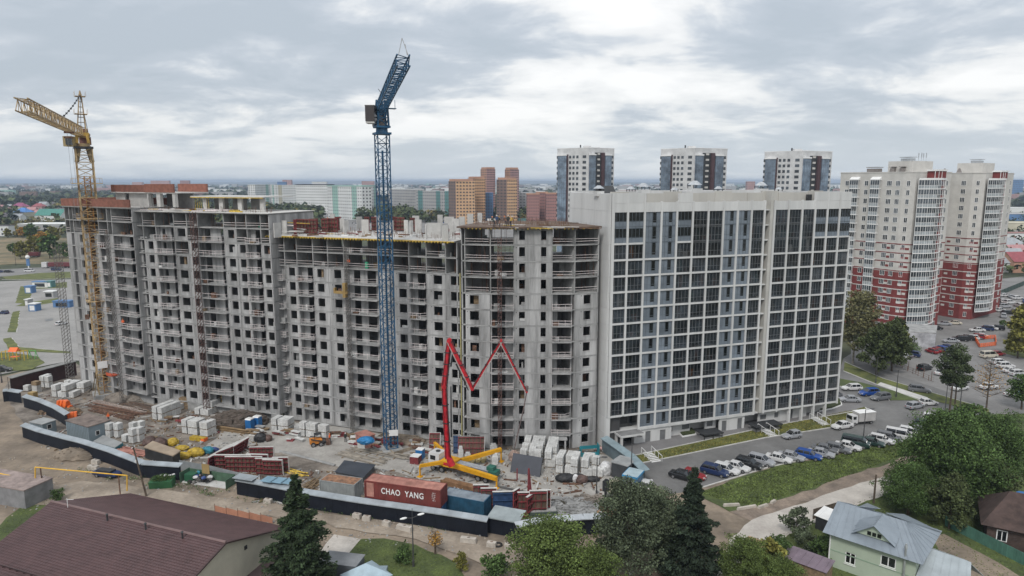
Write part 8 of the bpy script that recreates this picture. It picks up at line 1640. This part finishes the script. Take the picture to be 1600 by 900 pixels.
# far houses, left and right
def house(label, x, y, w, d, h, wall, roof, rz=0, hip=False, s=1.0, group=None):
    t = thing('far_house', label, 'house', at(x, y), rz, group); MB().b2(-w / 2, w / 2, -d / 2, d / 2, 0, h).build('wall', wall, t); rr = h + d * .42
    mb = MB(); slope(mb, (-w / 2 - .4, -d / 2 - .5, h - .1), (w / 2 + .4, -d / 2 - .5, h - .1), (w / 2 + .4 - hip * d * .5, 0, rr), (-w / 2 - .4 + hip * d * .5, 0, rr), 0); slope(mb, (w / 2 + .4, d / 2 + .5, h - .1), (-w / 2 - .4, d / 2 + .5, h - .1), (-w / 2 - .4 + hip * d * .5, 0, rr), (w / 2 + .4 - hip * d * .5, 0, rr), 0)
    if hip:
        for s_ in (-1, 1): slope(mb, (s_ * (w / 2 + .4), -d / 2 - .5, h - .1), (s_ * (w / 2 + .4), d / 2 + .5, h - .1), (s_ * (w / 2 + .4 - d * .5), .01, rr), (s_ * (w / 2 + .4 - d * .5), -.01, rr), 0)
    else:
        g = MB(); [g.q([(s_ * w / 2, -d / 2, h), (s_ * w / 2, d / 2, h), (s_ * w / 2, 0, rr - .1)]) for s_ in (-1, 1)]; g.build('gable', wall, t)
    mb.build('roof', roof, t); mb = MB(); [mb.b2(-w / 2 + w * (i + .3) / 3, -w / 2 + w * (i + .3) / 3 + 1.2, -d / 2 - .06, -d / 2, h * .35, h * .75) for i in range(3)]; mb.build('windows', farwin, t); MB().box((w * .2, .8, rr), (.8, .8, 1.6)).build('chimney', brick, t); return t
FR = {'red': M('froof_red', (.28, .07, .08), .6), 'blue': M('froof_blue', (.06, .20, .50), .5), 'grey': M('froof_grey', (.32, .34, .36), .6), 'dark': M('froof_dark', (.10, .09, .10), .7), 'pink': M('froof_pink', (.42, .22, .22), .6), 'green': M('froof_green', (.06, .22, .18), .6), 'magenta': M('froof_magenta', (.27, .06, .14), .6)}
for i, (x, y, w, d, h, wl_, rf, hip, lab) in enumerate(((38, 338, 20, 14, 6, 'cream', 'blue', 1, 'house with a bright blue hipped roof in the far village'), (33, 329, 22, 14, 7, 'cream', 'magenta', 1, 'house with a magenta roof behind the bright blue one'), (14, 329, 16, 10, 6, 'pink', 'grey', 0, 'grey roofed house left of the magenta roof'), (3, 330, 12, 10, 6, 'pink', 'pink', 0, 'pinkish house at the left edge of the village'), (50, 333, 14, 10, 5, 'pink', 'pink', 0, 'pale pink house right of the blue roof'), (62, 329, 18, 12, 7, 'pink', 'red', 1, 'red roofed house right of the middle of the village'), (69, 326, 14, 10, 8, 'white', 'grey', 0, 'tall white gabled house behind the red roof'), (66, 336, 16, 9, 4, 'pink', 'pink', 0, 'low pink house before the red roof'),
        (80, 323, 16, 10, 5, 'cream', 'dark', 0, 'dark roofed house at the right of the village'), (84, 345, 34, 18, 7, 'white', 'green', 0, 'green roofed shed beside the long white hall'), (22, 323, 12, 9, 5, 'cream', 'dark', 0, 'dark roofed house behind the grey roof'), (96, 335, 14, 10, 5, 'cream', 'dark', 0, 'brown roofed house beside the brick parapet'), (30, 345, 12, 9, 5, 'white', 'grey', 0, 'small white roofed house before the trees'), (2, 346, 18, 10, 6, 'white', 'dark', 0, 'white walled house at the left edge below the village'),
        (1577, 394, 16, 12, 5, 'cream', 'grey', 1, 'blue grey roofed house right of the farther red tower'), (1583, 404, 12, 9, 5, 'cream', 'pink', 0, 'pink roofed small house below the grey roof'), (1569, 412, 15, 10, 5, 'cream', 'grey', 0, 'grey gabled house beside the farther red tower'), (1590, 424, 16, 11, 6, 'orange2', 'red', 0, 'brick house with a bright pinkish red roof at the right edge'), (1566, 424, 10, 8, 5, 'white', 'grey', 0, 'small white house left of the pinkish red roof'))):
    house(lab, x, y, w, d, h, fm[wl_], FR[rf], U(-.3, .3), bool(hip))
t = thing('white_house', 'tall white house with arched windows at the left edge', 'house', at(3, 369), .1); MB().b2(-6, 6, 0, 9, 0, 9).build('wall', fm['white'], t); MB().b2(-6.3, 6.3, -.3, 9.3, 9, 9.4).build('roof', FR['dark'], t); mb = MB(); [mb.b2(x, x + 1.2, -.08, -.01, z, z + 1.8) for x in (-3, 0, 3) for z in (1, 5)]; mb.build('windows', farwin, t)
for x, y, w, d, h, m_, r_, lab in ((78, 362, 60, 26, 7, 'grey', 'white', 'long low hall with a white roof behind the golden tree'), (98, 362, 30, 20, 5, 'grey', 'grey', 'grey annex hall right of the long white roofed hall'), (1584, 360, 60, 24, 7, 'cream', 'cream', 'long cream warehouse at the right edge'), (1590, 345, 90, 30, 8, 'blue', 'grey', 'long grey warehouse with a blue band behind the cream one'), (1578, 374, 46, 10, 5, 'white', 'rose', 'low white building with a red edge below the cream warehouse'), (1590, 332, 80, 24, 7, 'white', 'white', 'white warehouse far at the right edge'), (54, 291, 260, 60, 14, 'white', 'white', 'long white industrial hall near the left horizon'), (86, 299, 150, 40, 12, 'white', 'white', 'second long white hall near the left horizon'), (20, 361, 24, 3, 2.5, 'teal', 'teal', 'teal boarded fence shed by the white house'), (715, 347, 30, 12, 5, 'white', 'white', 'white low building at the edge of the far car lot'), (780, 352, 26, 14, 6, 'white', 'white', 'white roofed booth behind the workers'), (812, 352, 14, 9, 6.5, 'teal', 'teal', 'teal container behind the timber deck')):
    t = thing('warehouse', lab, 'warehouse', at(x, y), U(-.06, .06)); MB().b2(-w / 2, w / 2, 0, d, 0, h).build('wall', fm[m_], t); MB().b2(-w / 2 - .3, w / 2 + .3, -.3, d + .3, h, h + .5).build('roof', fm[r_] if r_ in fm else FR[r_], t)
# ================================================================== people
skinm = M('skin', (.38, .22, .16), .6, .05, 2); vest = M('hi_vis_orange', (.80, .14, .03), .6); jack = M('work_jacket_dark', (.03, .04, .035), .8); trs = M('work_trousers', (.03, .035, .05), .8); helm = M('helmet_white', (.6, .6, .58), .3); helo = M('helmet_orange', (.7, .2, .03), .3); boot = M('work_boot', (.02, .02, .02), .7); bjack = M('work_jacket_blue', (.03, .07, .16), .8); ochre = M('work_jacket_ochre', (.35, .22, .04), .8)
def person(label, loc, rz, top, hm, pose='stand', group=None):
    t = thing('person', label, 'person', loc, rz, group); b = .18 if pose == 'bend' else 0
    J = {'pel': (0, 0, .95), 'che': (b * 1.6, 0, 1.28), 'nek': (b * 2.1, 0, 1.50), 'hea': (b * 2.4, 0, 1.60), 'top': (b * 2.5, 0, 1.74)}
    st = .22 if pose == 'walk' else .06
    for s, n in ((1, 'l'), (-1, 'r')):
        f = st * s; J['hip' + n] = (0, .10 * s, .90); J['kne' + n] = (f * .6 + .05, .11 * s, .50); J['ank' + n] = (f, .12 * s, .09); J['toe' + n] = (f + .17, .13 * s, .05)
        J['sho' + n] = (b * 1.9, .19 * s, 1.42); J['elb' + n] = (b * 1.9 + (.10 if pose != 'walk' else -.12 * s), .25 * s, 1.15 - b * .3); J['wri' + n] = (b * 1.9 + (.32 if pose == 'work' or b else .06 - .12 * s), .20 * s, .95 + (.15 if pose == 'work' else 0) - b * .6); J['han' + n] = (J['wri' + n][0] + .07, .19 * s, J['wri' + n][2] - .07)
    E_ = [('pel', 'che'), ('che', 'nek'), ('nek', 'hea'), ('hea', 'top')]
    for n in 'lr': E_ += [('pel', 'hip' + n), ('hip' + n, 'kne' + n), ('kne' + n, 'ank' + n), ('ank' + n, 'toe' + n), ('che', 'sho' + n), ('sho' + n, 'elb' + n), ('elb' + n, 'wri' + n), ('wri' + n, 'han' + n)]
    RR = {'pel': .16, 'che': .18, 'nek': .07, 'hea': .10, 'top': .085, 'hip': .10, 'kne': .075, 'ank': .055, 'toe': .045, 'sho': .085, 'elb': .06, 'wri': .042, 'han': .045}
    ks = list(J); me = bpy.data.meshes.new('body'); me.from_pydata([J[k] for k in ks], [(ks.index(a), ks.index(c)) for a, c in E_], []); o = bpy.data.objects.new('tmp', me); COL.objects.link(o)
    md = o.modifiers.new('skin', 'SKIN'); ly = me.skin_vertices[0].data
    for i, k in enumerate(ks): r_ = RR[k[:3]]; ly[i].radius = (r_, r_)
    ly[0].use_root = True; md2 = o.modifiers.new('sub', 'SUBSURF'); md2.levels = 1; md2.render_levels = 1
    bpy.context.view_layer.update(); m = bpy.data.meshes.new_from_object(o.evaluated_get(bpy.context.evaluated_depsgraph_get())); bpy.data.objects.remove(o)
    m.materials.clear(); [m.materials.append(x) for x in (skinm, top, trs, boot)]
    for p in m.polygons:
        z = p.center.z; y = abs(p.center.y)
        p.material_index = 3 if z < .13 else 0 if z > 1.53 else 2 if z < .97 and y < .17 else 0 if (y > .15 and z < J['wril'][2] - .02) else 1
        p.use_smooth = True
    ob('body', m, t); h = J['top']; MB().lump((h[0] - .01, 0, h[2] - .01), (.14, .125, .10), 2, jit=0).b2(h[0] + .04, h[0] + .19, -.1, .1, h[2] - .04, h[2] - .015).build('helmet', hm, t)
    hx = J['hea']; MB().lump((hx[0] + .115, 0, hx[2] + .0), .022, 1, jit=0).build('nose', skinm, t)
    return t
p = at(515.5, 692); person('worker in an orange vest walking on the concrete by the skid steer', (p.x, p.y, .05), 2.6, vest, helo, 'walk'); p = at(540, 691); person('worker in dark clothes standing right of the one in orange', (p.x, p.y, .05), -1.3, jack, helm)
p = at(170, 659); person('worker in an orange jacket by the red sheets beside the grey cabin', (p.x, p.y, .05), -1.5, vest, helo, 'work')
q = fa.P(fa.u(194, 508), 0.2, 0); person('worker in an orange jacket on a balcony of the far left block', (q.x, q.y, zA(5) + .03), -1.2, vest, helo, 'work')
zt_ = zE(14) + .3
for x, y, m_, h_, ps, r_, lab in ((772, 355, jack, helo, 'bend', 2.4, 'bending worker at the left of the group on the timber deck'), (776, 352, bjack, helm, 'stand', -1, 'upright worker in blue on the timber deck'), (780, 354, jack, ochre, 'work', .4, 'worker in dark jacket and tan helmet on the timber deck'), (790, 354, rust, helo, 'bend', 2, 'worker in rust coloured clothes right of the gap on the timber deck'), (794, 352, jack, helm, 'stand', -1.6, 'worker in black second from the right on the timber deck'), (798, 354, ochre, helm, 'bend', 1.0, 'worker in ochre jacket at the right of the group on the timber deck')):
    p = at(x, y, zt_); person(lab, p, r_, m_, h_, ps)
q = fd.P(fd.u(541, 413), -.8, 0); person('worker in an orange vest inside the open storey above the facade lift', (q.x, q.y, zD(11) + .02), -1.6, vest, helm, 'stand')
for x, y, lab in ((512, 352, 'worker in dark clothes on the deck by the red forms'), (690, 352, 'worker on the deck near the pale wall stubs')): p = at(x, y, zD(13) + .2); person(lab, p, -1, jack, helo, 'stand')
# timber and steel lying on the corner deck, starter bars
random.seed(9)
def starters(par, f, org, z, n, y0, y1, m=rust):
    mb = MB()
    for _ in range(n): u = U(.3, f.len - .3); p = f.P(u, -U(y0, y1)) - org; mb.bar((p.x, p.y, z), (p.x + U(-.05, .05), p.y, z + U(.4, 1.1)), .035)
    mb.build('starter_bars', m, par, kind='stuff')
starters(bE, FE[1], oE, zE(14) + .28, 260, 0.5, 14); starters(bD, fd, oD, zD(13) + .2, 420, 1, 13); starters(bC, fc, oC, zC(14) + .1, 120, .5, 4); starters(bE, FE[0], oE, zE(14) + .28, 50, 1, 12)
for i in range(22):
    p = at(U(735, 925), U(347, 357), zE(14) + .36); o = MB().box((0, 0, 0), (U(1.5, 5), U(.12, .3), .1)).build('plank', random.choice((pallet, ply, yel, conclt, rust)), None, p, U(-.6, .6), label='board lying on the brown timber deck of the corner block', cat='plank', group='boards on the timber deck')
for i in range(40):
    p = at(U(450, 720), U(358, 372), zD(13) + .3); MB().box((0, 0, 0), (U(.5, 2.4), U(.2, .8), U(.1, .5))).build('deck_load', random.choice((pallet, foil, conclt, rust, rustred, whitep)), None, p, U(-.6, .6), label='small load of material lying on the concrete deck behind the yellow edge', cat='material', group='loads on the deck')
# stored blocks and clutter inside the open storeys
for bd_, f, org, zf_, ks, nn_ in ((bE, FE[1], oE, zE, (10, 11, 12, 13), 5), (bD, fd, oD, zD, (11, 12), 12), (bC, fc, oC, zC, (12, 13), 9), (bA, fa, oA, zA, (12, 13), 6)):
    for k in ks:
        for _ in range(nn_):
            u = U(.6, f.len - 1.2); p = f.P(u, -U(.6, 3)) - org; MB().b2(0, U(.4, 1.2), 0, U(.4, .9), 0, U(.3, 1.3)).build('stored_load', random.choice((foil, pallet, conc2, rust, M('green_net', (.05, .32, .18), .7) if R() < .3 else foil)), bd_, (p.x, p.y, zf_(k)), f.rz)
# thin clutter over the yard mud: offcuts, stones and sheets
mb = MB(); 
for _ in range(2600):
    x, y = U(60, 940), 0; y = 612 + (x - 60) * .13 + U(0, 90) if x < 400 or R() < .2 else U(690, 700) + U(0, 95)
    if 420 < x < 640 and y < 735: continue
    p = at(x, y); mb.box((p.x, p.y, .12), (U(.1, .6) + (R() < .12) * U(.8, 2.6), U(.08, .3), U(.04, .25)), random.choice((0, 0, 1, 2, 3)), U(0, 3.14))
mb.build('yard_litter', [conc2, pallet, conclt, rust], kind='stuff')
mb = MB()
for _ in range(1300):
    x = U(0, 1000); y = 745 + x * .12 + U(-40, 60); y -= 24 * (520 < x < 760 and y > 832); p = at(x, y); mb.lump((p.x, p.y, .04), U(.05, .2), 1, random.choice((0, 1)), .3)
mb.build('track_stones', [M('stone', (.33, .29, .24), .9), conc2], kind='stuff')

# ================================================================== air
hz = bpy.data.materials.new('haze'); hz.use_nodes = True; N = hz.node_tree.nodes; L = hz.node_tree.links; N.clear()
pv = N.new('ShaderNodeVolumePrincipled'); pv.inputs['Color'].default_value = (0.58, 0.70, 0.87, 1); pv.inputs['Density'].default_value = HAZE; pv.inputs['Anisotropy'].default_value = 0.0
mo = N.new('ShaderNodeOutputMaterial'); L.new(pv.outputs[0], mo.inputs['Volume'])
mb = MB(); mb.b2(-26000, 26000, -800, 28500, -2.5, 77.5); mb.build('haze', hz, kind='stuff')
